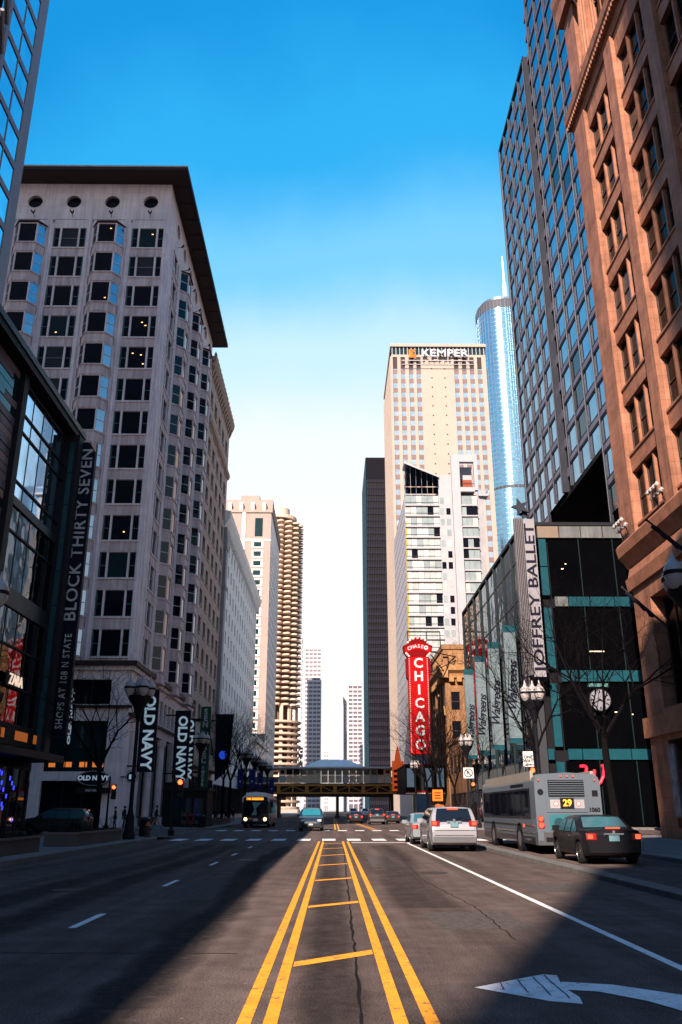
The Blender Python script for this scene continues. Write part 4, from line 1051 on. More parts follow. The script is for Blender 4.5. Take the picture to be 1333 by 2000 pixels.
# ------------------------------------------------------------------ corner glass podium (north-east corner)
def podium():
    X, Y, END, H = 19.0, 80.0, 121.0, 28.6
    t = thing('glass_podium', 'dark glass corner building banded with teal panels, across the cross street', 'building', (X+8, Y+10, .13))
    P('core', MB().box(X+.4, 58, Y+.4, END, .13, H), M['inter'], t)
    P('roof', MB().box(X-.1, 58.2, Y-.1, END+.1, H, H+.35), M['dark'], t)
    # south front: teal bands and corner strip around big dark panes
    bands = [(5.9,6.95),(13.0,14.15),(20.25,21.3)]
    xs = [20.45, 21.25]
    def pan(x0, x1, z0, z1, m, name='panel', d=.0): P(name, MB().box(x0+.05, x1-.05, Y-.12-d, Y+.1, z0+.05, z1-.05), m, t)
    for z0, z1 in ((.4,3.0),(3.0,5.8),(7.05,9.9),(9.9,12.9),(14.2,17.2),(17.2,20.2),(21.35,24.3),(24.3,27.2)): pan(20.42, 21.25, z0, z1, M['teal'])
    for z0, z1 in bands:
        x = 21.6; k = 0
        while x < 33:
            w = (1.35, 2.1, 2.4, 1.5)[k % 4]; pan(x, x+w, z0, z1, M['palep'] if (k == 0 and z0 > 20) else M['teal']); x += w; k += 1
        pan(19.75, 20.4, z0, z1, M['teal'], 'panel')
    x = 20.4
    for k in range(6): pan(x, x+2.2, 27.25, 28.55, M['palep'] if k else mat('warm_panel', (0.16,0.12,0.096), .6), 'coping_panel'); x += 2.2
    for z0, z1 in ((.3,5.9),(6.95,13.0),(14.15,20.25),(21.3,27.2)):
        x = 21.4
        for w in (3.1, 3.4, 3.4, 3.4):
            P('pane', MB().box(x+.04, x+w-.04, Y+.12, Y+.2, z0+.04, z1-.04), M['glmf'], t); x += w
            P('mullion', MB().box(x-.04, x+.04, Y+.0, Y+.119, z0, z1), M['tealpier'], t)
    P('corner_post', MB().box(X+.0, X+.72, Y-.15, Y+.6, .13, H-.01), M['framed'], t)
    # west front: piers and patterned glass with blades between
    for k in range(9):
        y = 80.9+k*5.0
        P('pier', MB().box(X-.12, X+.3, y-.14, y+.14, .13, H-.02), M['tealpier'], t)
        if k < 8:
            for z0, z1 in ((6.2,10),(10,14),(14,18),(18,22),(22,26),(26,28.3)):
                for q in range(2):
                    P('pane', MB().box(X+.06, X+.12, y+.36+q*2.16, y+.36+(q+1)*2.16-.06, z0+.04, z1-.04), M['mirw'], t)
            for z in (6.2,10,14,18,22,26): P('transom', MB().box(X-.0, X+.05, y+.16, y+4.84, z-.1, z+.03), M['framed'], t)
            P('lower_panel', MB().box(X-.1, X+.2, y+.36, y+4.6, 4.1, 6.05), M['palep'], t)
            window(t, win_type(4.2, 3.4, .1, M['dark'], M['gl'], 'v3'), (X+.05, y+2.5, .5), RZ['W'], 'shop_window')
    # clock on the south front
    ck = P('clock_case', MB().tube((24.95,79.55,11.3),(24.95,79.9,11.3),1.05,n=32), M['dark'], t)
    P('clock_face', MB().tube((24.95,79.53,11.3),(24.95,79.56,11.3),.96,n=32), mat('clock_white', (.17,.17,.21), .5, var=.1), ck)
    for i in range(12):
        a = 2*math.pi*i/12; c, s_ = math.sin(a), math.cos(a)
        p = Vector((24.95+c*.62,79.52,11.3+s_*.62)); q = Vector((24.95+c*.9,79.52,11.3+s_*.9)); n = Vector((s_,0,-c))*.06
        P('clock_mark', MB().poly([p-n,q-n,q+n,p+n]), M['black'], ck)
    hh = MB()
    for a, r1, w in ((rad(118),.55,.07),(rad(245),.78,.05)):
        c, s_ = math.sin(a), math.cos(a); p = Vector((24.95-c*.12,79.50,11.3-s_*.12)); q = Vector((24.95+c*r1,79.50,11.3+s_*r1)); n = Vector((s_,0,-c))*w
        hh.poly([p-n,q-n,q+n,p+n])
    P('clock_hands', hh, M['black'], ck)
    P('clock_hanger', MB().box(24.0,25.9,79.5,79.88,12.5,12.8), M['frameteal'], ck)
    # red script initial low on the south front
    rs = mat('red_neon', (.35,.01,.02), .4, var=0, emit=(1,.02,.05), es=.7); w = MB()
    path = [(22.55,5.35),(22.95,5.4),(23.15,5.25),(23.0,4.6),(23.1,3.9),(23.35,3.75),(23.6,4.2),(23.85,5.05),(23.75,4.4),(23.9,3.85),(24.25,3.9),(24.6,4.5),(24.72,5.2),(24.55,5.5)]
    for a, b in zip(path[:-1], path[1:]): w.tube((a[0],79.7,a[1]),(b[0],79.7,b[1]),.13,n=6)
    P('red_initial', w, rs, t)
    # small interior lamps seen through the panes
    lm = mat('room_lamp', (.8,.6,.4), .5, var=0, emit=(1,.6,.3), es=1.5)
    for x, z, w_ in ((24.6,15.9,1.4),(23.0,24.6,.12),(26.4,10.2,.5),(22.6,24.1,.2),(28.0,10.0,.1)): P('ceiling_lamp', MB().box(x, x+w_, Y+.104, Y+.118, z, z+.07), lm, t)
podium()
def walgreens(y, z0, z1, label, ztx, m):
    s = thing('blade_banner', label, 'sign', (17.8, y, .13), group='pale blue script blade banners on the corner building')
    P('panel', MB().box(17.25, 18.45, y-.12, y+.12, z0, z1), m, s)
    P('cap', MB().box(17.2, 18.5, y-.16, y+.16, z1+.002, z1+.7), M['teal'], s)
    P('foot', MB().box(17.25, 18.45, y-.1, y+.1, z0-.5, z0-.002), M['teal'], s)
    P('bracket', MB().box(18.45,18.95,y-.04,y+.04,z1-.6,z1-.45).box(18.45,18.95,y-.04,y+.04,z0+.5,z0+.65), M['dark'], s)
    I('lettering', text_mesh('Walgreens', 1.25, M['navy'], rot=86, bold=.02, shear=.35, space=.9), s, (17.85, y-.14, ztx))
    for k in range(7):
        P('bolt', MB().tube((17.35+(k % 2)*.95,y-.12,z0+.8+k*(z1-z0-1.5)/6),(17.35+(k % 2)*.95,y-.16,z0+.8+k*(z1-z0-1.5)/6),.05,n=6), M['dark'], s)
bl = mat('banner_blue', (0.104,0.144,0.172), .5, var=.08, streak=.12)
walgreens(84.3, 8.2, 18.6, 'pale blue script blade banner nearest the corner, longest of the four', 13.2, bl)
walgreens(93.3, 8.2, 18.6, 'second pale blue script blade banner from the corner', 12.6, bl)
walgreens(102.4, 8.2, 18.6, 'third pale blue script blade banner from the corner', 12.2, bl)
walgreens(111.2, 8.2, 18.4, 'farthest pale blue script blade banner, next to the bare trees', 12.0, bl)
s = thing('blade_sign', 'tall ribbed steel blade sign reading JOFFREY BALLET with a star on top', 'sign', (18.9, 78.2, .13))
rib = mat('ribbed_steel', (0.12,0.112,0.128), .4, metal=.2, var=.08)
P('panel', MB().box(18.62, 19.72, 77.95, 78.5, 13.2, 28.6), mat('sign_pale', (0.208,0.2,0.232), .5, var=.06), s)
for k in range(5): P('rib', MB().box(17.75+k*.17, 17.75+k*.17+.1, 77.9+.02*k, 78.5, 13.2+.05*k, 28.7), rib, s)
P('rib_backing', MB().box(17.76, 18.6, 78.1, 78.48, 13.25, 28.6), M['dark'], s)
jt = text_mesh('JOFFREY BALLET', 1.35, M['navy'], rot=90, bold=.02); zs = [v.co.z for v in jt.vertices]; jt.transform(Matrix.Diagonal((1,1,14.6/(max(zs)-min(zs)),1)))
I('lettering', jt, s, (19.2, 77.94, 20.9))
for z in (15, 21, 27): P('bracket', MB().box(19.3,19.5,78.5,80,z,z+.2), M['dark'], s)
for cxs, czs, rs_ in ((18.5,29.9,.95),(18.95,29.3,.7)):
    st = MB(); pts = []
    for i in range(10):
        a = math.pi/2+math.pi*i/5+.3; r_ = rs_ if i % 2 == 0 else rs_*.42; pts.append((cxs+r_*math.cos(a), czs+r_*math.sin(a)))
    st.extr(pts, 'y', 78.0+(cxs-18.5), 78.25+(cxs-18.5)); P('star', st, M['tube'], s)

# ------------------------------------------------------------------ dark mirror-glass tower above the podium
def glass_tower():
    X, Y0_, Y1_ = 28.6, 77.2, 114.6
    t = thing('glass_tower', 'dark mirror-glass tower with mauve spandrel bands rising over the corner podium', 'tower', (X+10, 95, .13))
    notch0, notch1 = 93.4, 96.0
    P('core', MB().box(X+.5, 62, Y0_+.1, Y1_-.1, 38.2, 107.4), M['inter'], t)
    P('core_top', MB().box(X+.5, 62, Y0_+.1, notch0, 107.41, 146), M['inter'], t)
    P('lower_core', MB().box(X+6, 62, Y0_+.2, Y1_-.1, .13, 38.19), M['inter'], t)
    P('soffit', MB().box(X+.1, X+5.9, Y0_+1.6, 103.4, 37.7, 38.18), M['inter'], t)  # shade under the overhang put in as a near-black colour
    FH = 3.92
    def face(y0, y1, nb, ztop, dx, zbot):
        w = (y1-y0)/nb; x = X+dx
        pg_ = MB().poly([(-.5,.06,0),(.5,.06,0),(.5,.06,1),(-.5,.06,1)]); pa = pg_.mesh('pane', M['mir2']); pb = pg_.mesh('pane', M['gl'])
        sp = MB().box(-.5,.5,-.06,.1,0,.63).mesh('spandrel', M['spand']); dk = MB().box(-.5,.5,-.02,.12,0,.26).mesh('dark_band', M['dark'])
        tb = lambda h: MB().tube((0,-.14,0),(0,-.14,h),.09,n=8).box(-.06,.06,-.1,.2,0,h).mesh('mullion', M['tube'])
        z = zbot; k = 0
        while z < ztop-1:
            for b in range(nb):
                yc = y0+w*(b+.5)
                if z < 37 and 81 < yc < 103.5: continue
                dark = (b*13+k*5) % 17 == 0 or (b == nb-2 and k % 9 in (3,4,5)) and dx == 0
                I('pane', pb if dark else pa, t, (x, yc, z), RZ['W'], (w-.14, 1, FH-1.2))
                I('dark_band', dk, t, (x, yc, z+FH-1.2), RZ['W'], (w-.1, 1, 1)); I('spandrel', sp, t, (x, yc, z+FH-.90), RZ['W'], (w-.02, 1, 1))
                I('dark_band', dk, t, (x, yc, z+FH-.26), RZ['W'], (w-.1, 1, 1))
            z += FH; k += 1
        for b in range(nb+1):
            yy = y0+w*b; z0 = 38.2 if (82 < yy < 103) else 28.7
            I('mullion', tb(ztop-z0), t, (x, yy, z0), RZ['W'])
    face(Y0_, notch0, 4, 146, 0.0, 30.36)
    face(notch1, Y1_, 5, 107.6, -.35, 30.36)
    # stepped re-entrant between the two faces and the bright corner strip
    P('corner_strip', MB().box(X-.5, X+.3, notch1-.45, notch1-.1, 38.2, 108.0), M['tube'], t)
    for k in range(20): P('notch_slab', MB().box(X+.1, X+.45, notch0+.05, notch1-.6, 40+k*FH, 41.1+k*FH), M['spand'], t)
    P('north_wall', MB().box(X-.3, 62, Y1_-.09, Y1_, 38.2, 107.5), M['dark'], t)
    P('edge_tube', MB().tube((X-.4,Y1_,28.7),(X-.4,Y1_,108),.2,n=8), M['tube'], t)
    P('coping', MB().box(X-.5, 62, notch1-.3, Y1_+.2, 107.65, 108.2), M['dark'], t)
glass_tower()

# ------------------------------------------------------------------ terracotta theatre and its sign
def theatre():
    X, Y, END = 19.0, 143.5, 172.0
    t = thing('theatre_building', 'orange terracotta theatre with ornate cornice and arched windows behind the bare trees', 'building', (X+8, Y+8, .13))
    P('core', MB().box(X+.4, 46, Y+.35, END, .13, 25.8), M['tc'], t)
    us, iu = spans(X, [('g',.9),('o',1.5),('g',.8),('o',1.5),('g',1.2),('o',1.5),('g',.8),('o',1.5),('g',16)])
    vs = [.13, 12.6, 15.6, 17.4, 20.4, 22.6]
    I('wall', grid_wall(us, vs, {(i,j) for i in iu for j in (1,3)}, .35).mesh('wall', M['tc']), t, (0, Y, 0), 0)
    for i in iu:
        for j in (1,3): window(t, win_type(1.5, 3.0, .12, M['ironwk'], M['gl'], 'h'), ((us[i]+us[i+1])/2, Y+.28, vs[j]), 0)
    us, iu = wspans(END, [('g',1.2)]+[('o',2.6),('g',1.3)]*7)
    us[-1] = -Y
    I('wall', grid_wall(us, [.13,5.5,6.5,17,22.6], {(i,2) for i in iu}, .5).mesh('wall', M['tc']), t, (X, 0, 0), RZ['W'])
    for i in iu:
        c = -(us[i]+us[i+1])/2
        window(t, win_type(2.6, 10.5, .16, M['ironwk'], M['gl'], 'q'), (X+.42, c, 6.5), RZ['W'])
        ar = MB(); n = 10
        for k in range(n):
            a0, a1 = math.pi*k/n, math.pi*(k+1)/n
            ar.poly([(1.3*math.cos(a0),-.2,1.3*math.sin(a0)),(1.75*math.cos(a0),-.2,1.75*math.sin(a0)),(1.75*math.cos(a1),-.2,1.75*math.sin(a1)),(1.3*math.cos(a1),-.2,1.3*math.sin(a1))])
            ar.poly([(1.75*math.cos(a0),-.2,1.75*math.sin(a0)),(1.75*math.cos(a0),0,1.75*math.sin(a0)),(1.75*math.cos(a1),0,1.75*math.sin(a1)),(1.75*math.cos(a1),-.2,1.75*math.sin(a1))])
        I('arch', ar.mesh('arch', M['tcd']), t, (X, c, 16.6), RZ['W'])
        P('pilaster', MB().box(X-.3, X-.002, c+1.6, c+2.2, 5.5, 21.8), M['tc'], t)
    P('cornice', MB().extr([(X+.4,22.6),(X-.4,22.7),(X-.6,23.4),(X-1.3,23.9),(X-1.45,24.7),(X+.4,24.8)], 'y', Y-1.3, END), M['tcd'], t)
    P('cornice_return', MB().extr([(Y+.3,22.6),(Y-.4,22.7),(Y-.6,23.4),(Y-1.25,23.9),(Y-1.3,24.7),(Y+.3,24.8)], 'x', X+.401, 46), M['tcd'], t)
    bk = MB().box(-.4,.4,-.9,0,22.0,22.9).mesh('bracket', M['tcd'])
    for k in range(12): I('bracket', bk, t, (X+1+k*1.3, Y, 0))
    for k in range(20): I('bracket', bk, t, (X, Y+1.2+k*1.4, 0), RZ['W'])
    P('parapet', MB().box(X-.2, 46, Y-.1, END, 24.81, 27.6).box(X-.4, 46, Y-.3, END, 27.6, 28.4), M['tc'], t)
    dm = MB().box(-.35,.35,-.12,0,25.2,27.2).mesh('parapet_panel', M['tcd'])
    for k in range(14): I('parapet_panel', dm, t, (X-.2, Y+1+k*2.0, 0), RZ['W'])
    for k in range(8): I('parapet_panel', dm, t, (X+1+k*1.7, Y-.1, 0))
    # marquee over the sidewalk
    P('marquee', MB().box(12.2, X-.1, 147, 166, 4.6, 8.6), M['black'], t)
    P('marquee_edge', MB().box(12.05, X-.1, 146.85, 166.15, 4.3, 4.59).box(12.05, X-.1, 146.85, 166.15, 8.61, 8.85), M['reddk'], t)
    wl_ = mat('marquee_white', (.10,.14,.18), .5, var=.5, vs=1.2, emit=(.5,.75,1), es=.06)
    for x0, x1 in ((12.4,13.6),(15.4,16.5),(17.4,18.6)): P('letter_board', MB().box(x0, x1, 146.94, 146.98, 5.2, 8.2), wl_, t)
    for k in range(22): I('marquee_bulb', BULB, t, (12.3+k*.3, 146.9, 4.2))
    return t
BULB = MB().lathe([(.02,-.12),(.11,-.08),(.13,0),(.08,.1)], n=8).mesh('marquee_bulb', M['bulb'], True)
theatre()
# low shop between the podium and the theatre
t = thing('low_shop', 'low dark shop building between the corner podium and the theatre', 'building', (24, 132, .13))
P('wall', MB().box(19.1, 44, 121.3, 143.3, .13, 11.5), M['tc'], t); P('coping', MB().box(18.9, 44, 121.2, 143.4, 11.5, 12.0), M['tcd'], t)
for k in range(5): window(t, win_type(3.4, 3.4, .1, M['dark'], M['gl'], 'v3'), (19.07, 123.6+k*4.1, .6), RZ['W'], 'shop_window')
for k in range(5): window(t, win_type(2.2, 2.6, .1, M['dark'], M['gl'], 'v'), (19.07, 123.6+k*4.1, 7), RZ['W'])

def theatre_sign():
    y = 138.0; x0, x1 = 12.25, 15.55; cx = 13.9
    s = thing('theatre_sign', 'huge red vertical sign spelling CHICAGO in white letters under a crest', 'sign', (cx, y, .13))
    P('panel', MB().box(x0, x1, y-.9, y+.9, 9.9, 25.4), M['red'], s)
    P('panel_field', MB().box(x0+.35, x1-.35, y-.96, y-.902, 10.3, 25.2), M['red'], s)
    # bulb borders
    bm = MB().box(-.07,.07,-.05,.0,-.07,.07).mesh('bulb', M['bulb'])
    for k in range(50):
        for x in (x0+.18, x1-.18): I('bulb', bm, s, (x, y-.91, 10.2+k*.3))
    pts = [(-1.65,25.3),(-2.25,26.0),(-2.4,27.0),(-1.7,27.3),(-1.2,27.9),(-.55,28.3),(0,28.5),(.55,28.3),(1.2,27.9),(1.7,27.3),(2.4,27.0),(2.25,26.0),(1.65,25.3)]
    P('crest', MB().extr([(cx+p[0],p[1]) for p in pts], 'y', y-1.0, y+1.0), M['reddk'], s)
    ban = MB(); n = 12
    for i in range(n):
        q = lambda t_, k: (cx+(-2.15+4.3*t_), y-1.04, 26.15+.75*math.sin(math.pi*t_)+k)
        a, b = i/n, (i+1)/n; ban.poly([q(a,-.48),q(b,-.48),q(b,.48),q(a,.48)])
    P('crest_banner', ban, M['red'], s)
    word = 'CHASE'
    for i, ch in enumerate(word):
        tt = .16+.125*i; me = text_mesh(ch, .78, M['letter'], bold=.012, rot=(20-i*8))
        I('lettering', me, s, (cx-2.15+4.3*tt, y-1.07, 26.15+.75*math.sin(math.pi*tt)))
    oc = MB(); n = 8
    for i in range(n):
        a0, a1 = 2*math.pi*(i+.5)/n, 2*math.pi*(i+1.5)/n; C = (cx+1.32, 26.66)
        oc.poly([(C[0]+.16*math.cos(a0),y-1.07,C[1]+.16*math.sin(a0)),(C[0]+.36*math.cos(a0),y-1.07,C[1]+.36*math.sin(a0)),(C[0]+.36*math.cos(a1),y-1.07,C[1]+.36*math.sin(a1)),(C[0]+.16*math.cos(a1),y-1.07,C[1]+.16*math.sin(a1))])
    P('crest_emblem', oc, M['letter'], s)
    for i in range(7):
        a = math.pi*(.12+.76*i/6); I('crest_scroll', SCR, s, (cx+1.75*math.cos(a), y-1.0, 27.1+1.15*math.sin(a)))
    for sx in (-1,1):
        for k in range(3): I('crest_scroll', SCR, s, (cx+sx*(1.5+.22*k), y-1.0, 25.3-.0+.22*k))
    for sx in (-1,1):
        P('side_wing', MB().extr([(cx+sx*1.66,21.6),(cx+sx*1.95,21.9),(cx+sx*2.0,24.9),(cx+sx*1.66,25.2)] if sx > 0 else [(cx-1.66,25.2),(cx-2.0,24.9),(cx-1.95,21.9),(cx-1.66,21.6)], 'y', y-.7, y+.7), M['reddk'], s)
    for i, ch in enumerate('CHICAGO'):
        z = 24.1-i*2.14
        I('letter_rim', text_mesh(ch, 2.15, mat('letter_rim', (.24,.05,.05), .5, var=0), bold=.11, ext=.03), s, (cx, y-.98, z))
        I('lettering', text_mesh(ch, 2.15, M['letter'], bold=.045, ext=.04), s, (cx, y-1.02, z))
    # steel stays to the building behind
    st = MB()
    st.box(cx-1.6, cx+3.9, y-.1, y+.1, 29.4, 29.6).box(cx+1.5, cx+1.65, y-.1, y+.1, 26.9, 29.4).box(cx-1.6, cx-1.45, y-.1, y+.1, 27.4, 29.4).box(cx+3.75, cx+3.9, y-.1, y+.1, 26.6, 29.4)
    st.tube((15.6,y,26.3),(22,y+6.5,26.3),.1,n=6).tube((15.6,y,22.6),(22,y+6.5,26.3),.08,n=6).tube((15.6,y,26.3),(20,y+6,22.6),.08,n=6).tube((15.6,y,22.6),(19,y+6,22.6),.1,n=6).tube((15.6,y,12),(19,y+6,12),.12,n=6)
    P('steel_stays', st, M['dark'], s)
SCR = MB().lathe([(.03,-.22),(.17,-.14),(.20,0),(.14,.13),(.03,.2)], n=8).mesh('crest_scroll', mat('pink_scroll', (.70,.40,.40), .5, var=.1), True)
theatre_sign()

# ------------------------------------------------------------------ hotel with glass corner and white frame
def glass_hotel():
    Y = 200.0
    t = thing('glass_hotel', 'slim glass hotel with slanted glass top and a tall white frame, under the limestone tower', 'building', (28, Y+8, .13))
    P('core', MB().box(18.5, 38.2, Y+.6, 240, .13, 77.5), mat('hotel_core', (0.24,0.232,0.256), .6), t)
    z0, FH = 14.6, 2.84
    curtain = [glass('curtain_glass_a', (.30,.33,.34), .08), glass('curtain_glass_b', (.20,.24,.26), .06), M['gl'], glass('curtain_glass_c', (.42,.42,.43), .1)]
    pane = MB().poly([(-.5,.12,0),(.5,.12,0),(.5,.12,1),(-.5,.12,1)]); pm = [pane.mesh('pane', c) for c in curtain]
    slab = MB().box(-4.3,4.3,-.35,.3,0,.36).mesh('floor_slab', M['witw']); rail = MB().box(-4.3,4.3,-.02,.05,-.05,.05).mesh('rail', M['tube'])
    for k in range(22):
        z = z0+FH*k
        I('floor_slab', slab, t, (22.42, Y, z)); I('rail', rail, t, (22.42, Y+.05, z+1.0))
        run = random.choice((0,1,0,0,3))
        for q in range(6):
            m_ = pm[2] if random.random() < .09 else pm[random.choice((0,1,0,3))]
            I('pane', m_, t, (18.85+q*1.43, Y, z+.36), 0, (1.38, 1, FH-.36))
        for x in (27.5, 29.1):
            I('pane', pm[random.choice((1,1,2,0))], t, (x, Y-.05, z+.6), 0, (1.05, 1, FH-1.1))
        for q in range(3):
            I('pane', pm[random.choice((1,1,2,0))], t, (33.0+q*1.4, Y-.1, z+.36), 0, (1.36, 1, FH-.4))
        I('floor_slab', MBSL2, t, (34.4, Y-.1, z))
    P('mid_wall', MB().box(26.75, 30.2, Y+.1, Y+.55, z0, 79), M['witw'], t)
    P('white_column', MB().box(30.25, 32.3, Y-.7, Y+.6, z0, 88.2), M['witw'], t)
    P('white_frame', MB().box(32.31, 36.9, Y-.7, Y+.6, 86.2, 88.2).box(36.0, 36.9, Y-.7, Y+.6, 78.4, 86.19).box(32.31, 36.0, Y-.7, Y+4, 78.0, 79.2), M['witw'], t)
    P('frame_back', MB().box(32.31, 36.0, Y+3, Y+3.3, 79.2, 86.19), M['witw'], t)
    wd = mat('red_timber', (.22,.05,.025), .6, var=.15)
    for k in range(5): P('terrace_board', MB().box(32.5, 35.9, Y+2.6, Y+2.75, 79.4+k*.62, 79.4+k*.62+.58), wd, t)
    P('terrace_rail', MB().box(32.4,35.9,Y-.4,Y-.3,80.2,80.35), M['dark'], t)
    # slanted glass top
    for k in range(6):
        x0, x1 = 18.3+k*1.42, 18.3+(k+1)*1.42-.06; h0, h1 = 86.0-k*.62, 86.0-(k+1)*.62
        P('pane', MB().poly([(x0,Y+.05,77.6),(x1,Y+.05,77.6),(x1,Y+.05,79.4),(x0,Y+.05,79.4)]), M['mir2'], t)
        P('pane', MB().poly([(x0,Y+.05,79.6),(x1,Y+.05,79.6),(x1,Y+.05,h1),(x0,Y+.05,h0)]), M['mir2'], t)
    P('slanted_coping', MB().extr([(18.1,86.0),(18.1,86.5),(27.0,82.6),(27.0,82.1)], 'y', Y-.1, Y+5), M['witw'], t)
    P('roof_block', MB().box(27.0, 30.2, Y+.6, Y+8, 79, 83), M['witw'], t)
    # west side: white panels with slanting joints, a yellow strip at the corner
    P('west_wall', MB().box(18.2, 18.49, Y+1.4, 240, .13, 77), M['witw'], t)
    P('yellow_strip', MB().box(18.15, 18.5, Y+.1, Y+1.39, .13, 70), mat('yellow_glass', (.34,.22,.03), .3, var=.3, vs=.3), t)
    jm = MB()
    for k in range(26): z = 6+k*2.84; jm.box(18.15, 18.199, Y+2, 239, z, z+.12)
    P('joints', jm, M['frame'], t, kind='stuff')
    P('side_balcony', MB().box(36.95, 39.4, Y-.3, Y+2.6, 77.0, 77.6).box(39.3, 39.4, Y-.3, Y+2.6, 77.6, 78.9).box(36.95, 39.4, Y-.3, Y-.2, 78.75, 78.9), M['witw'], t)
MBSL2 = MB().box(-2.1,2.1,-.3,.3,0,.34).mesh('floor_slab', M['witw'])
glass_hotel()

# ------------------------------------------------------------------ limestone tower
def limestone_tower():
    X0, X1, Y, H, END = 20.9, 55.4, 270.0, 163.0, 312.0
    t = thing('limestone_tower', 'tall pale limestone tower with narrow window columns and KEMPER sign across its top', 'tower', (38, Y+15, .13))
    P('core', MB().box(X0+.5, X1-.5, Y+.6, END, .13, H-2), M['kemper'], t)
    cols = [22.25, 25.1, 28.05, 30.8, 44.5, 47.4, 50.2, 53.0]; hw = .82
    us = [X0]; iu = []
    for c in cols: us += [c-hw, c+hw]; iu.append(len(us)-2)
    us.append(X1)
    vs = [.13, 20.0, 157.6, 158.6]; op = {(i,1) for i in iu}
    I('wall', grid_wall(us, vs, op, .5).mesh('wall', M['kemper']), t, (0, Y, 0), 0)
    wm = win_type(1.64, 2.05, .10, M['frame'], glass('kemper_glass', (.55,.66,.78), .06, metal=.9, wob=.1)); sp = MB().box(-.82,.82,.3,.5,0,1.66).mesh('spandrel', mat('bronze_spandrel', (.15,.10,.10), .5, var=.12))
    for c in cols:
        for k in range(36):
            z = 20+k*3.74
            if z+3.7 > 156: continue
            window(t, wm, (c, Y+.36, z+1.66), 0); I('spandrel', sp, t, (c, Y, z))
        P('louvre', MB().box(c-.8, c+.8, Y+.3, Y+.5, 153.0, 157.6), M['eave'], t)
    # little vents on the blank panel
    vt = MB().box(-.25,.25,-.02,.2,0,.5).mesh('vent', M['eave'])
    for k in range(22):
        for x in (35.5, 40.2): I('vent', vt, t, (x, Y-.02, 74+k*3.74))
    # glazed band and coping
    P('top_band', MB().box(X0+.2, X1-.2, Y+.35, END, 158.6, 161.8), M['gl2'], t)
    fm = MB().box(-.12,.12,-.1,.3,158.6,161.8).mesh('fin', M['witw'])
    for k in range(25): I('fin', fm, t, (X0+.4+k*1.4, Y+.2, 0))
    P('coping', MB().box(X0-.3, X1+.3, Y-.4, END, 161.81, 163.0), M['kemper'], t)
    # west side fins
    f = MB()
    for k in range(20): y = Y+1.2+k*2.05; f.box(X0-.35, X0+.49, y, y+.9, .13, 158.5)
    P('side_fins', f, M['kemper'], t, kind='stuff'); P('side_glass', MB().box(X0+.3, X0+.49, Y+.7, END-.1, .13, 158.4), M['spand'], t)
    P('sign_rail', MB().box(24.5, 50.5, Y-1.6, Y-1.4, 155.2, 155.5).box(24.5, 50.5, Y-1.6, Y-1.4, 153.6, 153.8), M['witw'], t)
    st = MB()
    for k in range(14): st.box(25+k*1.9, 25.15+k*1.9, Y-1.5, Y-.002, 155.2, 155.35)
    P('sign_struts', st, M['dark'], t, kind='stuff')
    # sign: orange mark and letters
    og = mat('sign_orange', (0.336,0.088,0.0032), .5, var=.05); og2 = mat('sign_amber', (0.4,0.144,0.008), .5, var=.05)
    mk = MB().extr([(27.2,156.4),(28.5,158.1),(27.2,159.8)], 'y', Y-1.7, Y-1.4).extr([(27.2,159.8),(28.5,158.1),(30.0,159.8)], 'y', Y-1.75, Y-1.45, 1).extr([(27.2,156.4),(30.0,156.4),(30.0,157.6),(28.5,158.1)], 'y', Y-1.75, Y-1.45, 1)
    P('sign_mark', mk, [og2, og], t)
    me = text_mesh('KEMPER', 4.1, mat('sign_letter', (0.336,0.32,0.368), .5, var=.03), bold=.12, ext=.2, space=1.05)
    xs_ = [v.co.x for v in me.vertices]; me.transform(Matrix.Diagonal((17.2/(max(xs_)-min(xs_)),1,1,1)))
    I('lettering', me, t, (40.2, Y-1.8, 158.1))
limestone_tower()

# ------------------------------------------------------------------ dark steel tower
def dark_tower():
    X0, X1, Y, H = 18.8, 36, 450.0, 195.0
    t = thing('dark_tower', 'dark steel and glass slab tower left of the limestone tower', 'tower', (28, Y+12, .13))
    st = mat('dark_steel', (.006,.006,.011), .7, spec=.06, var=.1); P('core', MB().box(X0, X1, Y+.4, Y+60, .13, H), mat('dark_tower_glass', (.006,.006,.012), .4, spec=.15, var=.2), t)
    n = 18; b = MB(); z = 4
    while z < H-14: b.box(X0-.1, X1+.1, Y+.05, Y+.45, z, z+1.9); z += 3.9
    P('floor_bands', b, mat('steel_band', (.020,.018,.030), .7, spec=.06, var=.1), t, kind='stuff')
    f = MB()
    for k in range(n+1): x = X0+(X1-X0)*k/n; f.box(x-.12, x+.12, Y-.35, Y+.3, .13, H)
    P('fins', f, st, t, kind='stuff')
    P('top_louvre', MB().box(X0-.05, X1+.05, Y+.02, Y+.5, H-13.5, H), st, t)
    f = MB()
    for k in range(40): y = Y+.8+k*1.48; f.box(X0-.4, X0+.02, y, y+.25, .13, H)
    P('side_fins', f, mat('side_steel_shaded', (.005,.026,.045), .6, spec=.1, var=.1), t, kind='stuff')  # teal shading of this side put into the fin colour
dark_tower()

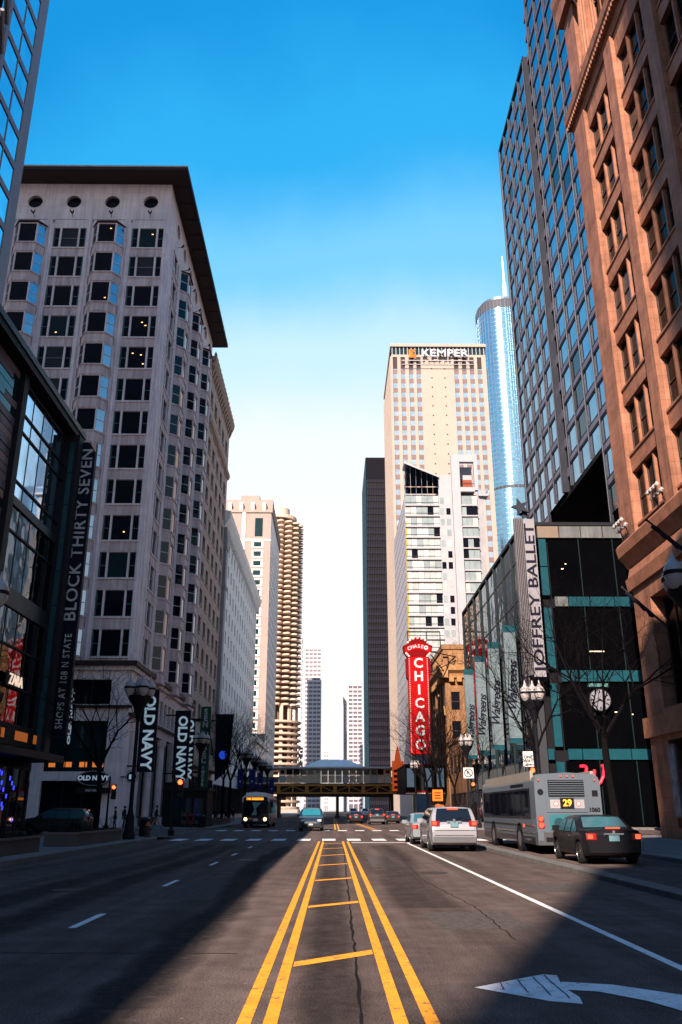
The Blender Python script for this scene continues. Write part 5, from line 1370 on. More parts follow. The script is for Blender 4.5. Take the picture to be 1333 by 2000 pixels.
# ------------------------------------------------------------------ tall rounded glass tower with spire
def rounded_tower():
    t = thing('rounded_glass_tower', 'very tall rounded blue glass tower with a steel spire, behind the limestone tower', 'tower', (130, 540, .13))
    def outline(x0, x1, y0, y1, r, n=10):
        pts = []
        for cx, cyy, a0 in ((x1-r,y1-r,0),(x0+r,y1-r,90),(x0+r,y0+r,180),(x1-r,y0+r,270)):
            for i in range(n+1): a = rad(a0+90*i/n); pts.append((cx+r*math.cos(a), cyy+r*math.sin(a)))
        return pts
    mg = glass('tower_blue_glass', (.20,.40,.54), .15, metal=.85, wob=.05); sv = mat('tower_silver', (.12,.17,.24), .4, metal=.6, var=.05)
    segs = [(.13,204,outline(104.5,175,520,566,17)),(204,351,outline(106.5,168,522,562,17))]
    for i, (z0, z1, pts) in enumerate(segs):
        P('shaft', MB().prism(pts, z0, z1), mg, t, True)
        b = MB(); z = z0+1.6
        big = [(p[0]+(p[0]-135)*.003, p[1]+(p[1]-543)*.003) for p in pts]
        while z < z1-1:
            k = len(b.v); m_ = len(big)
            b.v += [(p[0],p[1],z) for p in big]+[(p[0],p[1],z+.5) for p in big]
            for q in range(m_): j = (q+1) % m_; b.f.append((k+q,k+j,k+m_+j,k+m_+q)); b.m.append(0)
            z += 3.55
        P('floor_bands', b, sv, t, kind='stuff')
        f = MB()
        for q in range(len(big)): p = big[q]; f.box(p[0]-.16, p[0]+.16, p[1]-.16, p[1]+.16, z0, z1)
        for q in range(30): x = 124+q*1.6; f.box(x-.12, x+.12, pts[0][1]*0+(519.7 if i == 0 else 521.7), 522.2, z0, z1)
        P('fins', f, sv, t, kind='stuff')
    P('louvre_band', MB().prism([(p[0]+(p[0]-135)*.006, p[1]+(p[1]-543)*.006) for p in segs[1][2]], 199, 207), mat('louvre_dark', (.04,.035,.04), .5, var=.1), t)
    P('top_band', MB().prism([(p[0]+(p[0]-135)*.006, p[1]+(p[1]-543)*.006) for p in segs[1][2]], 345, 352), mat('louvre_brown', (.06,.055,.07), .6, var=.1), t)
    P('crown', MB().prism(outline(109,165,525,560,15), 352, 356), sv, t)
    P('spire', MB().lathe([(1.7,0),(1.5,20),(.9,22),(.7,40),(.2,46)], (128.6,540,356), 10), mat('spire_steel', (.75,.75,.78), .4, metal=.3, var=.03), t)
rounded_tower()
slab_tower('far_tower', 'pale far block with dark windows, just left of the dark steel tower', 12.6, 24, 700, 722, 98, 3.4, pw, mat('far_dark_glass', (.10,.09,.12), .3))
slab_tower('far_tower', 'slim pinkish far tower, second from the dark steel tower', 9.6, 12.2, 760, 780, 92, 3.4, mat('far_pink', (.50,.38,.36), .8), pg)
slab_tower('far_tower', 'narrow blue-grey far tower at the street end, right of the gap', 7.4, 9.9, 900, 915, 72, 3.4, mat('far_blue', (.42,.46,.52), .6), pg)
# ------------------------------------------------------------------ unseen block added behind the camera, stepped to shade the right lanes and store front
t = thing('shade_caster', 'unseen stepped block added behind the camera, south-west, to cast shade on the right', 'tower', (-28, -150, .13))
for x0, x1, h in ((-52.9,-52.2,102),(-52.19,-50.9,117),(-50.89,-47.1,126.6),(-47.09,-18.3,170)):  # step edges and heights chosen for the shadow outline
    P('shade_step', MB().box(x0, x1, -160, -140, .13, h), M['tan'], t)
    P('coping', MB().box(x0+.01, x1-.01, -160.2, -139.9, h+.005, h+.5), M['tan'], t)
# ================================================================== ELEVATED STATION
def station():
    Y0_, Y1_ = 180.0, 190.0
    t = thing('elevated_station', 'elevated railway station bridging the street with a cream panelled wall on an orange truss', 'station', (0, 185, .13))
    x0, x1 = -11.0, 12.0
    P('deck', MB().box(-40, 40, Y0_+.3, Y1_, 6.3, 6.75), M['ironwk'], t)
    cr = mat('cream_panel', (0.7225,0.561,0.391), .6, var=.1, vs=.8)
    n = 16; w = (x1-x0)/n
    for k in range(n): P('wall_panel', MB().box(x0+k*w+.03, x0+(k+1)*w-.03, Y0_, Y0_+.15, 6.8, 8.3), cr if k not in (0,9,13) else mat('grey_panel', (.45,.42,.42), .6), t)
    for k in range(n):
        wt = win_type(w-.06, 1.25, .09, cr, M['gl'], 'n') if k % 5 else win_type(w-.06, 1.25, .3, cr, M['gl'], 'n')
        window(t, wt, (x0+(k+.5)*w, Y0_+.1, 8.33), 0)
    for xs0, xs1 in ((-40,x0-.02),(x1+.02,40)):
        P('platform_screen', MB().box(xs0, xs1, Y0_+.4, Y0_+.5, 6.8, 8.0), M['palep'], t)
    rm = mat('station_roof', (.80,.74,.72), .5, var=.08)
    P('roof', MB().box(-15.5, 15.5, Y0_-1.0, Y1_, 9.62, 9.95), rm, t)
    P('roof_wing', MB().box(-40, -15.51, Y0_-.6, Y1_, 9.45, 9.75).box(15.51, 40, Y0_-.6, Y1_, 9.45, 9.75), rm, t)
    sk = MB(); a = [(-6.0,Y0_-.2,9.96),(6.6,Y0_-.2,9.96),(6.6,Y1_-1,9.96),(-6.0,Y1_-1,9.96)]; b = [(-2.6,184,11.6),(3.0,184,11.6),(3.0,187,11.6),(-2.6,187,11.6)]
    for i in range(4): j = (i+1) % 4; sk.poly([a[i],a[j],b[j],b[i]])
    sk.poly(b); P('skylight', sk, mat('skylight_glass', (.85,.86,.84), .85, var=.06), t)
    # truss
    P('top_chord', MB().box(x0-1, x1+1, Y0_-.05, Y0_+.25, 6.2, 6.55), M['ylw'], t); P('bottom_chord', MB().box(x0-1, x1+1, Y0_-.05, Y0_+.25, 4.7, 5.0), M['ylw'], t)
    nb = 8; bw = (x1-x0)/nb
    for k in range(nb+1):
        x = x0+bw*k
        P('post', MB().box(x-.14, x+.14, Y0_-.02, Y0_+.22, 5.0, 6.2) if k % 2 else MB().box(x-.35, x+.35, Y0_-.03, Y0_+.22, 5.0, 6.2), M['ylw'], t)
        if k < nb:
            P('brace', MB().tube((x+.1,Y0_+.1,6.15 if k % 2 else 5.05),(x+bw-.1,Y0_+.1,5.05 if k % 2 else 6.15),.085,n=5), M['ylw'], t)
    P('girder', MB().box(-40, 40, Y0_+2, Y0_+2.5, 4.7, 6.29).box(-40, 40, Y1_-2.5, Y1_-2, 4.7, 6.29), M['ironwk'], t)
    for x in (-11.2, 1.0, 12.2):
        for y in (Y0_+2.2, Y1_-2.3): P('column', MB().box(x-.3, x+.3, y-.3, y+.3, .0, 4.7).box(x-.5,x+.5,y-.5,y+.5,.0,.6), M['ironwk'], t)
    for y in (Y0_+2.2, Y1_-2.3): P('cross_beam', MB().box(-11.5, 12.5, y-.18, y+.18, 4.2, 4.69), M['ironwk'], t)
station()
t = thing('red_marquee_sign', 'orange-red upright neon sign with a round crest at the end of the theatre row', 'sign', (13, 168, .13))
rn = mat('neon_orange', (.35,.04,.015), .5, var=.4, vs=2, emit=(1,.14,.03), es=.16)
P('panel', MB().box(11.4, 13.6, 168, 168.5, 5.0, 10.5), rn, t); P('crest', MB().extr([(11.9,10.51),(13.1,10.51),(13.0,11.6),(12.5,13.4),(12.0,11.6)], 'y', 168.05, 168.4), rn, t)
for k in range(4): P('letter_bar', MB().box(11.7, 13.3, 167.93, 167.99, 5.4+k*1.0, 5.9+k*1.0), M['reddk'], t)
P('arm', MB().box(13.61, 19, 168.15, 168.35, 8, 8.25), M['dark'], t)

# ================================================================== STREET FURNITURE
def lamp_parts():
    post = MB().lathe([(.34,0),(.34,.25),(.26,.4),(.24,1.1),(.16,1.3),(.12,1.6),(.09,6.4),(.14,6.6),(.10,6.8),(.10,7.1)], n=14).mesh('post', M['black'], True)
    basket = MB().lathe([(.10,6.2),(.30,6.9),(.62,7.35),(.66,7.5),(.12,7.52)], n=14)
    for i in range(4):
        a = math.pi/2*i+.5; basket.tube((0,0,6.8),(.62*math.cos(a),.62*math.sin(a),7.45),.05,n=5)
    basket = basket.mesh('crown', M['black'], True)
    globe = MB().lathe([(.10,0),(.17,.06),(.26,.25),(.31,.48),(.29,.66),(.20,.80),(.12,.86),(.08,.95),(.06,1.0),(.045,1.12),(.01,1.2)], n=14).mesh('globe', M['globe'], True)
    collar = MB().lathe([(.315,.42),(.325,.48),(.315,.54)], n=14).mesh('collar', M['dark'])
    return post, basket, globe, collar
LP = lamp_parts()
def street_lamp(x, y, label, s=1.0, rot=0.0, z=.13):
    t = thing('street_lamp', label, 'street lamp', (x, y, z), group='black street lamps with acorn globe clusters')
    t.scale = (s, s, s)
    S('post', LP[0], t); S('crown', LP[1], t)
    for i in range(4):
        a = math.pi/2*i+.5+rot; r = .58; g = S('globe', LP[2], t, (r*math.cos(a), r*math.sin(a), 7.45)); S('collar', LP[3], g)
    g = S('globe', LP[2], t, (0, 0, 7.5)); S('collar', LP[3], g)
    return t
street_lamp(-10.85, 48.0, 'black cluster lamp at the near left street corner in front of the OLD NAVY blade', 1.0)
street_lamp(11.75, 50.0, 'black cluster lamp at the near right corner under the ribbed blade sign', 1.0)
street_lamp(-13.9, 92.0, 'black cluster lamp beside the green blade sign on the left', 1.08)
street_lamp(14.6, 95.0, 'black cluster lamp in front of the farthest pale blue banner', 1.08)
street_lamp(12.65, 28.9, 'near black cluster lamp cut by the right edge of the picture', 1.18)
street_lamp(-12.95, 30.1, 'near black cluster lamp cut by the left edge of the picture', 1.14)
street_lamp(12.6, 134, 'black cluster lamp under the huge red sign', 1.0)
for i, (x, y) in enumerate(((-12.6, 128), (-12.4, 140), (-12.3, 152), (-12.2, 164))):
    street_lamp(x, y, ('black cluster lamp with blue banner, nearest of the row by the white block', 'black cluster lamp with blue banner, second of the row by the white block', 'black cluster lamp, third of the row by the white block', 'black cluster lamp, last of the row before the station')[i], 1.15)
bb = mat('banner_royal_blue', (.008,.022,.16), .7, var=.1)
for x, y, z, lab in ((-13.4,127.9,4.6,'left blue banner on the nearest lamp by the white block'),(-11.7,127.9,4.6,'right blue banner on the nearest lamp by the white block'),(-11.5,139.9,4.6,'blue banner on the second lamp by the white block'),(-11.3,163.9,4.4,'blue banner on the last lamp before the station')):
    t = thing('street_banner', lab, 'banner', (x, y, z), group='blue street banners on lamps')
    bm = MB(); n = 6
    for i in range(n): bm.box(x-.42, x+.42, y-.015+.03*math.sin(i), y+.015+.03*math.sin(i), z+2.6*i/n, z+2.6*(i+1)/n-.001)
    P('cloth', bm, bb, t); P('arm', MB().tube((x-.5,y,z+2.65),(x+.9*(1 if x < -12.5 else -1),y,z+2.65),.03,n=5), M['dark'], t)
    P('emblem', MB().poly([(x-.2,y-.05,z+1.0),(x,y-.05,z+.7),(x+.2,y-.05,z+1.0)]), M['letter'], t)
t = thing('blade_sign', 'large dark hanging blade sign with blue disc in front of the white block', 'sign', (-15, 118, .13))
P('panel', MB().extr([(-15.8,5.2),(-14.6,6.2),(-13.9,7.6),(-13.6,14.0),(-16.0,14.0)], 'y', 117.9, 118.2), M['navy'], t)
P('disc', MB().tube((-14.8,117.85,8.6),(-14.8,117.89,8.6),.55,n=20), mat('disc_blue', (.01,.04,.35), .5, var=0, emit=(.02,.08,.8), es=.25), t)
P('arm', MB().box(-19, -16.0, 118, 118.1, 13, 13.2), M['dark'], t)

def signal(x, y, label, zh=3.0, side=1, arm=None, back=False, on=True):
    t = thing('traffic_light', label, 'traffic light', (x, y, .13), group='traffic lights at the crossing')
    P('pole', MB().lathe([(.2,0),(.2,.3),(.09,.4),(.075,zh+1.6)], (x,y,.13), 10), M['black'], t, True)
    hx = x+side*.42
    P('bracket', MB().box(min(x,hx), max(x,hx), y-.03, y+.03, zh+.1, zh+.16).box(min(x,hx), max(x,hx), y-.03, y+.03, zh+.95, zh+1.01), M['black'], t)
    h = P('housing', MB().box(hx-.17, hx+.17, y-.22, y-.031, zh, zh+1.12), M['black'], t)
    for i, m_ in enumerate((mat('lens_green_off', (.01,.03,.02), .3, var=0), mat('lens_amber_off', (.05,.03,.005), .3, var=0), M['redlamp'] if on else mat('lens_amber_off', (.05,.03,.005), .3))):
        zc = zh+.2+.36*i; P('lens', MB().tube((hx,y-.25,zc),(hx,y-.221,zc),.15 if i == 2 else .125,n=16), m_, h)
        vz = MB(); 
        for q in range(8):
            a0, a1 = math.pi*q/8, math.pi*(q+1)/8
            vz.poly([(hx+.15*math.cos(a0),y-.22,zc+.15*math.sin(a0)),(hx+.15*math.cos(a1),y-.22,zc+.15*math.sin(a1)),(hx+.15*math.cos(a1),y-.42,zc+.15*math.sin(a1)),(hx+.15*math.cos(a0),y-.42,zc+.15*math.sin(a0))])
        P('visor', vz, M['black'], h)
    return t
signal(-8.9-.9, 54.6, 'traffic light at the left corner before the dark kiosk, red lit', 2.3, 1)
signal(12.5, 53.2, 'traffic light at the near right corner above the bus, red lit', 2.95, -1)
signal(12.9, 78.5, 'traffic light across the crossing on the right, red lit', 2.85, -1)
signal(-17.9, 71.0, 'traffic light by the corner shop door on the left, red lit', 2.4, 1)
def plate_sign(name, label, x, y, z0, z1, w, zpole, m, body=None, size=.2, extra=None):
    t = thing(name, label, 'sign', (x, y, .13))
    P('pole', MB().tube((x,y,.13),(x,y,zpole),.035,n=8), M['dark'], t)
    P('plate', MB().box(x-w/2, x+w/2, y-.06, y-.036, z0, z1), m, t)
    if body: I('lettering', text_mesh(body, size, M['black'], bold=.008, ext=.004, line=.85), t, (x, y-.068, (z0+z1)/2))
    return t
wp = mat('sign_white', (.50,.50,.52), .5, var=.05)
t = plate_sign('one_way_sign', 'white ONE WAY plate with an arrow above the bus', 12.0, 53.6, 4.1, 5.0, .62, 5.2, wp, 'ONE\nWAY', .26)
P('arrow', MB().poly([(11.78,53.53,4.2),(11.92,53.53,4.28),(11.92,53.53,4.12)]).box(11.92, 12.2, 53.528, 53.53, 4.175, 4.225), M['black'], t)
t = plate_sign('no_turn_sign', 'square white no-parking sign with a barred ring, by the far traffic light', 12.05, 77.9, 4.25, 5.15, .9, 5.3, wp, 'R', .5)
rg = MB()
for i in range(24):
    a0, a1 = 2*math.pi*i/24, 2*math.pi*(i+1)/24; q = lambda r, a: (12.05+r*math.cos(a), 77.835, 4.7+r*math.sin(a)); rg.poly([q(.30,a0),q(.38,a0),q(.38,a1),q(.30,a1)])
rg.poly([(11.80,77.834,4.90),(11.86,77.834,4.96),(12.30,77.834,4.50),(12.24,77.834,4.44)])
P('barred_ring', rg, M['black'], t)
oc = mat('construction_orange', (.62,.12,.01), .55, var=.06, emit=(1,.18,.01), es=.15)
t = plate_sign('road_work_sign', 'square orange road-work sign above a round orange one', 11.8, 99.5, 2.55, 3.75, 1.15, 3.8, oc)
P('round_plate', MB().tube((11.8,99.42,1.75),(11.8,99.45,1.75),.5,n=20).tube((12.2,99.41,1.75),(12.2,99.45,1.75),.42,n=20), mat('construction_orange_dull', (.35,.08,.02), .6, var=.1), t)
for k in range(3): P('letter_bar', MB().box(11.45, 12.15, 99.42, 99.435, 2.8+k*.28, 2.92+k*.28), M['reddk'], t)
t = thing('logo_sign', 'round dark sign with white ring and letterform on the corner shop', 'sign', (-17.6, 79, .13))
P('disc', MB().tube((-18.0,78.9,4.4),(-18.0,79.0,4.4),.55,n=24), M['navy'], t); rg = MB()
for i in range(24):
    a0, a1 = 2*math.pi*i/24, 2*math.pi*(i+1)/24; q = lambda r, a: (-18.0+r*math.cos(a), 78.89, 4.4+r*math.sin(a)); rg.poly([q(.44,a0),q(.51,a0),q(.51,a1),q(.44,a1)])
P('ring', rg, M['letter'], t); P('letterform', MB().box(-18.22,-17.82,78.885,78.895,4.2,4.6), M['letterlit'], t); P('arm', MB().box(-18.9,-18.4,78.92,78.98,4.35,4.45).box(-19.0,-18.9,78.92,80.0,4.35,4.45), M['dark'], t)
# kiosk / subway entrance, hydrant, planters, news boxes
t = thing('subway_kiosk', 'black street kiosk standing on the left sidewalk beyond the crossing', 'kiosk', (-13.0, 84, .13))
P('body', MB().box(-15.4, -11.6, 82.2, 86, .13, 3.3), M['black'], t); P('roof', MB().box(-15.6, -11.4, 82.0, 86.2, 3.3, 3.55), M['dark'], t)
for x in (-15.0,-13.9,-12.8): P('poster', MB().box(x, x+.85, 82.14, 82.19, .8, 2.6), M['gl2'], t)
t = thing('kiosk_screen', 'tall narrow black advertising pillar beside the cream pilasters', 'kiosk', (-15.9, 88, .13))
P('body', MB().box(-16.6,-15.4,87.6,88.2,.13,4.2), M['black'], t); P('screen', MB().box(-16.45,-15.55,87.55,87.59,1.0,3.8), M['gl2'], t); P('lamp', MB().box(-15.75,-15.5,87.53,87.54,3.4,3.6), M['letterlit'], t)
t = thing('fire_hydrant', 'stubby fire hydrant with an orange cap on the left corner', 'hydrant', (-10.6, 51.6, .13))
P('barrel', MB().lathe([(.20,0),(.20,.08),(.14,.1),(.13,.5),(.17,.52),(.17,.58),(.13,.62)], (-10.6,51.6,.13), 14), mat('hydrant_dark', (.03,.02,.025), .5), t, True)
P('cap', MB().lathe([(.14,.62),(.13,.7),(.06,.78),(.04,.84)], (-10.6,51.6,.13), 14), mat('hydrant_orange', (.4,.08,.02), .5), t, True)
P('nozzle', MB().tube((-10.85,51.6,.56),(-10.35,51.6,.56),.06,n=8).tube((-10.6,51.35,.5),(-10.6,51.6,.5),.08,n=8), mat('hydrant_dark', (.03,.02,.025), .5), t)
def planter(x0, x1, y0, y1, label, plants=14, seed=1):
    t = thing('planter', label, 'planter', ((x0+x1)/2, (y0+y1)/2, .13), group='stone planters on the left sidewalk')
    P('box', MB().box(x0, x1, y0, y1, .13, .62), mat('planter_stone', (.07,.06,.065), .7), t); P('rim', MB().box(x0-.05, x1+.05, y0-.05, y1+.05, .621, .70), mat('planter_rim', (.12,.09,.09), .6), t)
    P('soil', MB().box(x0+.12, x1-.12, y0+.12, y1-.12, .701, .73), M['bark'], t)
    rnd = random.Random(seed); tw = MB()
    for k in range(plants*6):
        x, y = rnd.uniform(x0+.2,x1-.2), rnd.uniform(y0+.2,y1-.2); tw.tube((x,y,.72),(x+rnd.uniform(-.25,.25),y+rnd.uniform(-.25,.25),.72+rnd.uniform(.2,.6)),.012,.004,n=3)
    P('twigs', tw, M['bark'], t, kind='stuff')
planter(-12.3, -10.9, 38.5, 46.5, 'long low planter with dry twigs nearest the left kerb corner', seed=2)
planter(-12.4, -11.0, 24.0, 34.0, 'long low planter with dry twigs in the dark lower left', seed=3)
planter(-13.4, -11.8, 88.5, 104, 'long dark planter beyond the kiosk on the far left sidewalk', seed=4)
planter(11.9, 13.3, 82, 100, 'dark planter along the right sidewalk below the pale blue banners', seed=5)

# ------------------------------------------------------------------ bare trees
def tree_mesh(seed, H=9.5, spread=1.0, depth=6):
    rnd = random.Random(seed); tr = MB(); br = MB()
    def grow(p, d, L, r, lev, mb):
        n = 3 if lev < 2 else 2
        q = p
        for i in range(n):
            d = (d+Vector((rnd.uniform(-.22,.22), rnd.uniform(-.22,.22), rnd.uniform(-.05,.16)))*(.5+.25*lev)*.6).normalized()
            q2 = q+d*(L/n); r2 = r*(.86 if lev else .9)
            mb.tube(q, q2, r, r2, n=(8 if lev == 0 else 5 if lev < 3 else 3), caps=False); q, r = q2, r2
            if lev >= 1 and lev < depth and rnd.random() < .8:
                a = d.orthogonal().normalized(); a.rotate(Matrix.Rotation(rnd.uniform(0,6.28), 3, d))
                grow(q, (d*.7+a*.8).normalized(), L*rnd.uniform(.4,.6), r*.55, lev+2, br)
        if lev >= depth: return
        k = 4 if lev == 0 else 3 if lev < 4 else 2
        base = rnd.uniform(0,6.28)
        for i in range(k):
            a = d.orthogonal().normalized(); a.rotate(Matrix.Rotation(base+6.28*i/k+rnd.uniform(-.4,.4), 3, d))
            tilt = rnd.uniform(.45,.85)*spread
            nd = (d+a*tilt+Vector((0,0,.12))).normalized()
            grow(q, nd, L*rnd.uniform(.62,.82) if lev else L*rnd.uniform(.6,.8), r*rnd.uniform(.58,.74), lev+1, br)
    grow(Vector((0,0,0)), Vector((0,0,1)), H*.27, .13, 0, tr)
    return tr.mesh('trunk', M['bark'], True), br.mesh('branches', M['bark'])
TM = [tree_mesh(11, 11), tree_mesh(23, 10.5, 1.1), tree_mesh(37, 12, .95)]
def tree(x, y, k, label, s=1.0, rz=0.0):
    t = thing('bare_tree', label, 'tree', (x, y, .13), rz, group='bare street trees'); t.scale = (s,s,s)
    S('trunk', TM[k][0], t); S('crown', TM[k][1], t)
for a in ((-13.3,50.5,0,'bare tree before the corner shop, its twigs crossing the oval sign',1.25,.4),
          (14.2,44.5,1,'near bare tree at the foot of the granite store',1.75,1.2),(14.4,60.5,2,'bare tree on the right corner crossing the clock',1.6,2.9),
          (13.9,86.5,0,'bare tree below the nearest pale blue banner',1.25,2.1),(13.8,100,1,'bare tree below the third pale blue banner',1.35,.2),(13.6,109,2,'bare tree nearest the low shop, right side',1.7,3.3),(13.5,119,0,'dense bare tree in front of the huge red sign',1.95,4.4),(13.6,126,1,'bare tree crowding the foot of the huge red sign',1.8,.9),
          (-13.2,106,2,'bare tree beside the green blade sign',1.5,1.9),(-13.3,115,1,'bare tree in front of the tan office block',1.75,3.6),(-13.0,131,0,'bare tree in front of the white block',1.8,5.2)):
    tree(*a)
# ================================================================== VEHICLES
def interp(pts, s):
    if s <= pts[0][0]: return pts[0][1]
    for (a, b), (c, d) in zip(pts[:-1], pts[1:]):
        if s <= c:
            t = (s-a)/(c-a) if c > a else 0
            return b+(d-b)*t
    return pts[-1][1]
def car(label, loc, rz, col, L=4.6, W=1.82, H=1.46, belt=.92, kind='sedan', group=None, lit=True, heads=False, name='parked_car', glassm=None, wr=.33, cat='car', plate=True):
    """a car in its own coordinates: y forward from the tail (0) to the nose (L), x to its right side"""
    t = thing(name, label, cat, loc, rz, group)
    paint = mat('paint_'+'_'.join('%03d' % int(c*1000) for c in col), col, .35, metal=.1 if sum(col) < .3 else .25, var=.04, coat=.08 if sum(col) < .05 else .25 if sum(col) < .3 else .8, spec=.12 if sum(col) < .05 else .3)
    gm = glassm or M['gl2']
    if kind == 'sedan':
        top = [(0,.86),(.04,.98),(.12,1.02),(.75,1.04),(1.35,H-.06),(1.8,H),(2.5,H-.005),(2.85,H-.06),(3.55,1.0),(4.3,.84),(4.52,.72),(L,.55)]
        rw, fw = (.78,1.34), (2.88,3.52); pillars = [(.86,1.5),(1.62,2.28),(2.38,3.2)]; axles = (.88, 3.72)
    elif kind == 'suv':
        top = [(0,.80),(.03,1.04),(.10,1.12),(.22,1.30),(.42,H-.08),(.6,H-.02),(1.6,H),(2.7,H-.02),(3.0,H-.10),(3.75,1.14),(4.6,1.02),(4.85,.86),(L,.6)]
        rw, fw = (.10,.44), (3.02,3.72); pillars = [(.48,1.32),(1.42,2.25),(2.35,3.3)]; axles = (.95, 3.95)
    else:   # van
        top = [(0,.80),(.04,1.06),(.14,1.34),(.36,H-.06),(.6,H),(2.6,H-.01),(3.1,H-.10),(4.1,1.16),(4.8,.98),(5.0,.84),(L,.6)]
        rw, fw = (.12,.40), (3.12,4.06); pillars = [(.5,1.6),(1.7,2.6),(2.7,3.7)]; axles = (1.0, 4.1)
    k = L/top[-1][0] if top[-1][0] != L else 1
    zt = lambda s: interp(top, s)
    def smooth_zt(s): return (zt(s-.05)+zt(s)*2+zt(s+.05))/4 if .1 < s < L-.1 else zt(s)
    def plan(s):
        e = 1.0
        if s < .7: e -= .10*((.7-s)/.7)**2.2
        if s > L-.9: e -= .20*((s-L+.9)/.9)**2.2
        return e*W/2
    def zb(s):
        z = .26
        if s < .25: z = .26+.12*(1-s/.25)
        if s > L-.25: z = .22+.10*((s-L+.25)/.25)
        for a in axles:
            d = abs(s-a); R = wr+.075
            if d < R: z = max(z, wr+math.sqrt(R*R-d*d))
        return z
    def hw(s, z):
        w = plan(s)
        if z < belt: return w*(1-.07*((belt-z)/belt)**2)
        f = min(1, (z-belt)/(H-belt)); return w*(1-.02*f-.20*f*f**.35)
    st = sorted(set([0,.02,.06,.12,.2,.3]+[L*i/60 for i in range(1,60)]+[L-.02,L]))
    body = MB(); ring_n = None; LV = (0,.12,.28,.45,.62,.78,.90,.97)
    for s in st:
        b, tp = zb(s), max(smooth_zt(s), zb(s)+.08); ring = []
        ring.append((0, b)); ring.append((hw(s,b)*.97-.0, b))
        for f in LV[1:]: z = b+(tp-b)*f; ring.append((hw(s,z)*(1-.035*max(0,(f-.85)/.12)), z))
        ring.append((hw(s,tp)*.86, tp-.004)); ring.append((hw(s,tp)*.5, tp+.012)); ring.append((0, tp+.018))
        full = ring+[(-x, z) for x, z in reversed(ring[1:-1])]
        ring_n = len(full)
        for x, z in full: body.v.append((x, s, z))
    for i in range(len(st)-1):
        for j in range(ring_n):
            q = (j+1) % ring_n; body.f.append((i*ring_n+j, i*ring_n+q, (i+1)*ring_n+q, (i+1)*ring_n+j)); body.m.append(0)
    body.f.append(tuple(range(ring_n))); body.m.append(0); n0 = (len(st)-1)*ring_n
    body.f.append(tuple(n0+i for i in reversed(range(ring_n)))); body.m.append(0)
    bo = S('body', body.mesh('body', paint, True), t)
    P_ = lambda name, mb, m, par=None, sm=False: S(name, mb.mesh(name, m, sm), par or t)
    # windscreens
    def top_glass(a, b, n=8):
        g = MB(); up = .012
        for i in range(n):
            s0, s1 = a+(b-a)*i/n, a+(b-a)*(i+1)/n
            for x0, x1 in ((-.80,-.4),(-.4,0),(0,.4),(.4,.80)):
                f = lambda s, x: (x*hw(s, smooth_zt(s)), s+(-up*.7 if a < 1.5 else up*.7), smooth_zt(s)+.018-.016*abs(x)+up)
                g.poly([f(s0,x0), f(s0,x1), f(s1,x1), f(s1,x0)])
        return g
    P_('rear_window', top_glass(*rw), gm, None, True); P_('windscreen', top_glass(*fw), gm, None, True)
    for a, b in pillars:
        for sx in (-1, 1):
            g = MB(); n = 8
            for i in range(n):
                s0, s1 = a+(b-a)*i/n, a+(b-a)*(i+1)/n
                lo = belt+.03
                rows = []
                for s in (s0, s1):
                    hi = max(lo+.01, min(smooth_zt(s)-.10, H-.11)); rows.append([(sx*(hw(s, lo+(hi-lo)*q/3)*(1)+.012), s, lo+(hi-lo)*q/3) for q in range(4)])
                for q in range(3): g.poly([rows[0][q], rows[1][q], rows[1][q+1], rows[0][q+1]])
            P_('side_window', g, gm, None, True)
    # wheels
    tyre = MB().lathe([(wr*.62,-.11),(wr*.93,-.115),(wr,-.08),(wr,.08),(wr*.93,.115),(wr*.62,.11)], n=22); rim = MB().lathe([(.04,.115),(wr*.2,.10),(wr*.6,.075),(wr*.64,.118),(wr*.64,-.05)], n=14)
    rotm = Matrix.Rotation(rad(90), 4, 'Y'); tm = tyre.mesh('tyre', M['rubber'], True); tm.transform(rotm); rm_ = rim.mesh('rim', M['alu'], True); rm_.transform(rotm)
    for a in axles:
        for sx in (-1, 1):
            w = S('wheel', tm, t, (sx*(W/2-.14), a, wr)); S('rim', rm_, w, (0,0,0), 0 if sx > 0 else math.pi)
    u = MB().box(-W/2+.25, W/2-.25, .3, L-.3, .2, .5); P_('underbody', u, M['black'])
    # tail: lamps, plate, bumper strip, brake lamp
    tz = .82 if kind == 'sedan' else 1.08 if kind == 'suv' else 1.05
    for sx in (-1, 1):
        x0, x1 = sorted((sx*W*.30, sx*W*.46)); q = P_('tail_lamp', MB().box(x0, x1, -.02, .18, tz-.09, tz+.10), M['tailoff'])
        if lit: S('lit_bulb', MB().box(min(sx*W*.36,sx*W*.445), max(sx*W*.36,sx*W*.445), -.035, -.021, tz-.06, tz+.07).mesh('lit_bulb', M['taill']), q)
    P_('rear_bumper', MB().box(-W*.43, W*.43, -.05, .12, .36, .58), paint if kind != 'suv' else mat('bumper_grey', (.09,.09,.10), .5))
    if plate:
        pl = P_('number_plate', MB().box(-.16, .16, -.035, -.012, tz-.13, tz+.04), mat('plate_blue', (.10,.20,.24), .4, var=.1))
        P_('plate_trim', MB().box(-.30, .30, -.045, -.012, tz+.06, tz+.10), M['chrome'])
    P_('brake_lamp', MB().box(-.22, .22, (rw[1] if kind != 'sedan' else .1)-.08, (rw[1] if kind != 'sedan' else .1)-.03, zt(rw[1])-.03 if kind != 'sedan' else 1.05, zt(rw[1])+.03 if kind != 'sedan' else 1.09), M['taill'] if lit else M['tailoff'])
    gap = mat('panel_gap', (.004,.004,.005), .9, var=0)
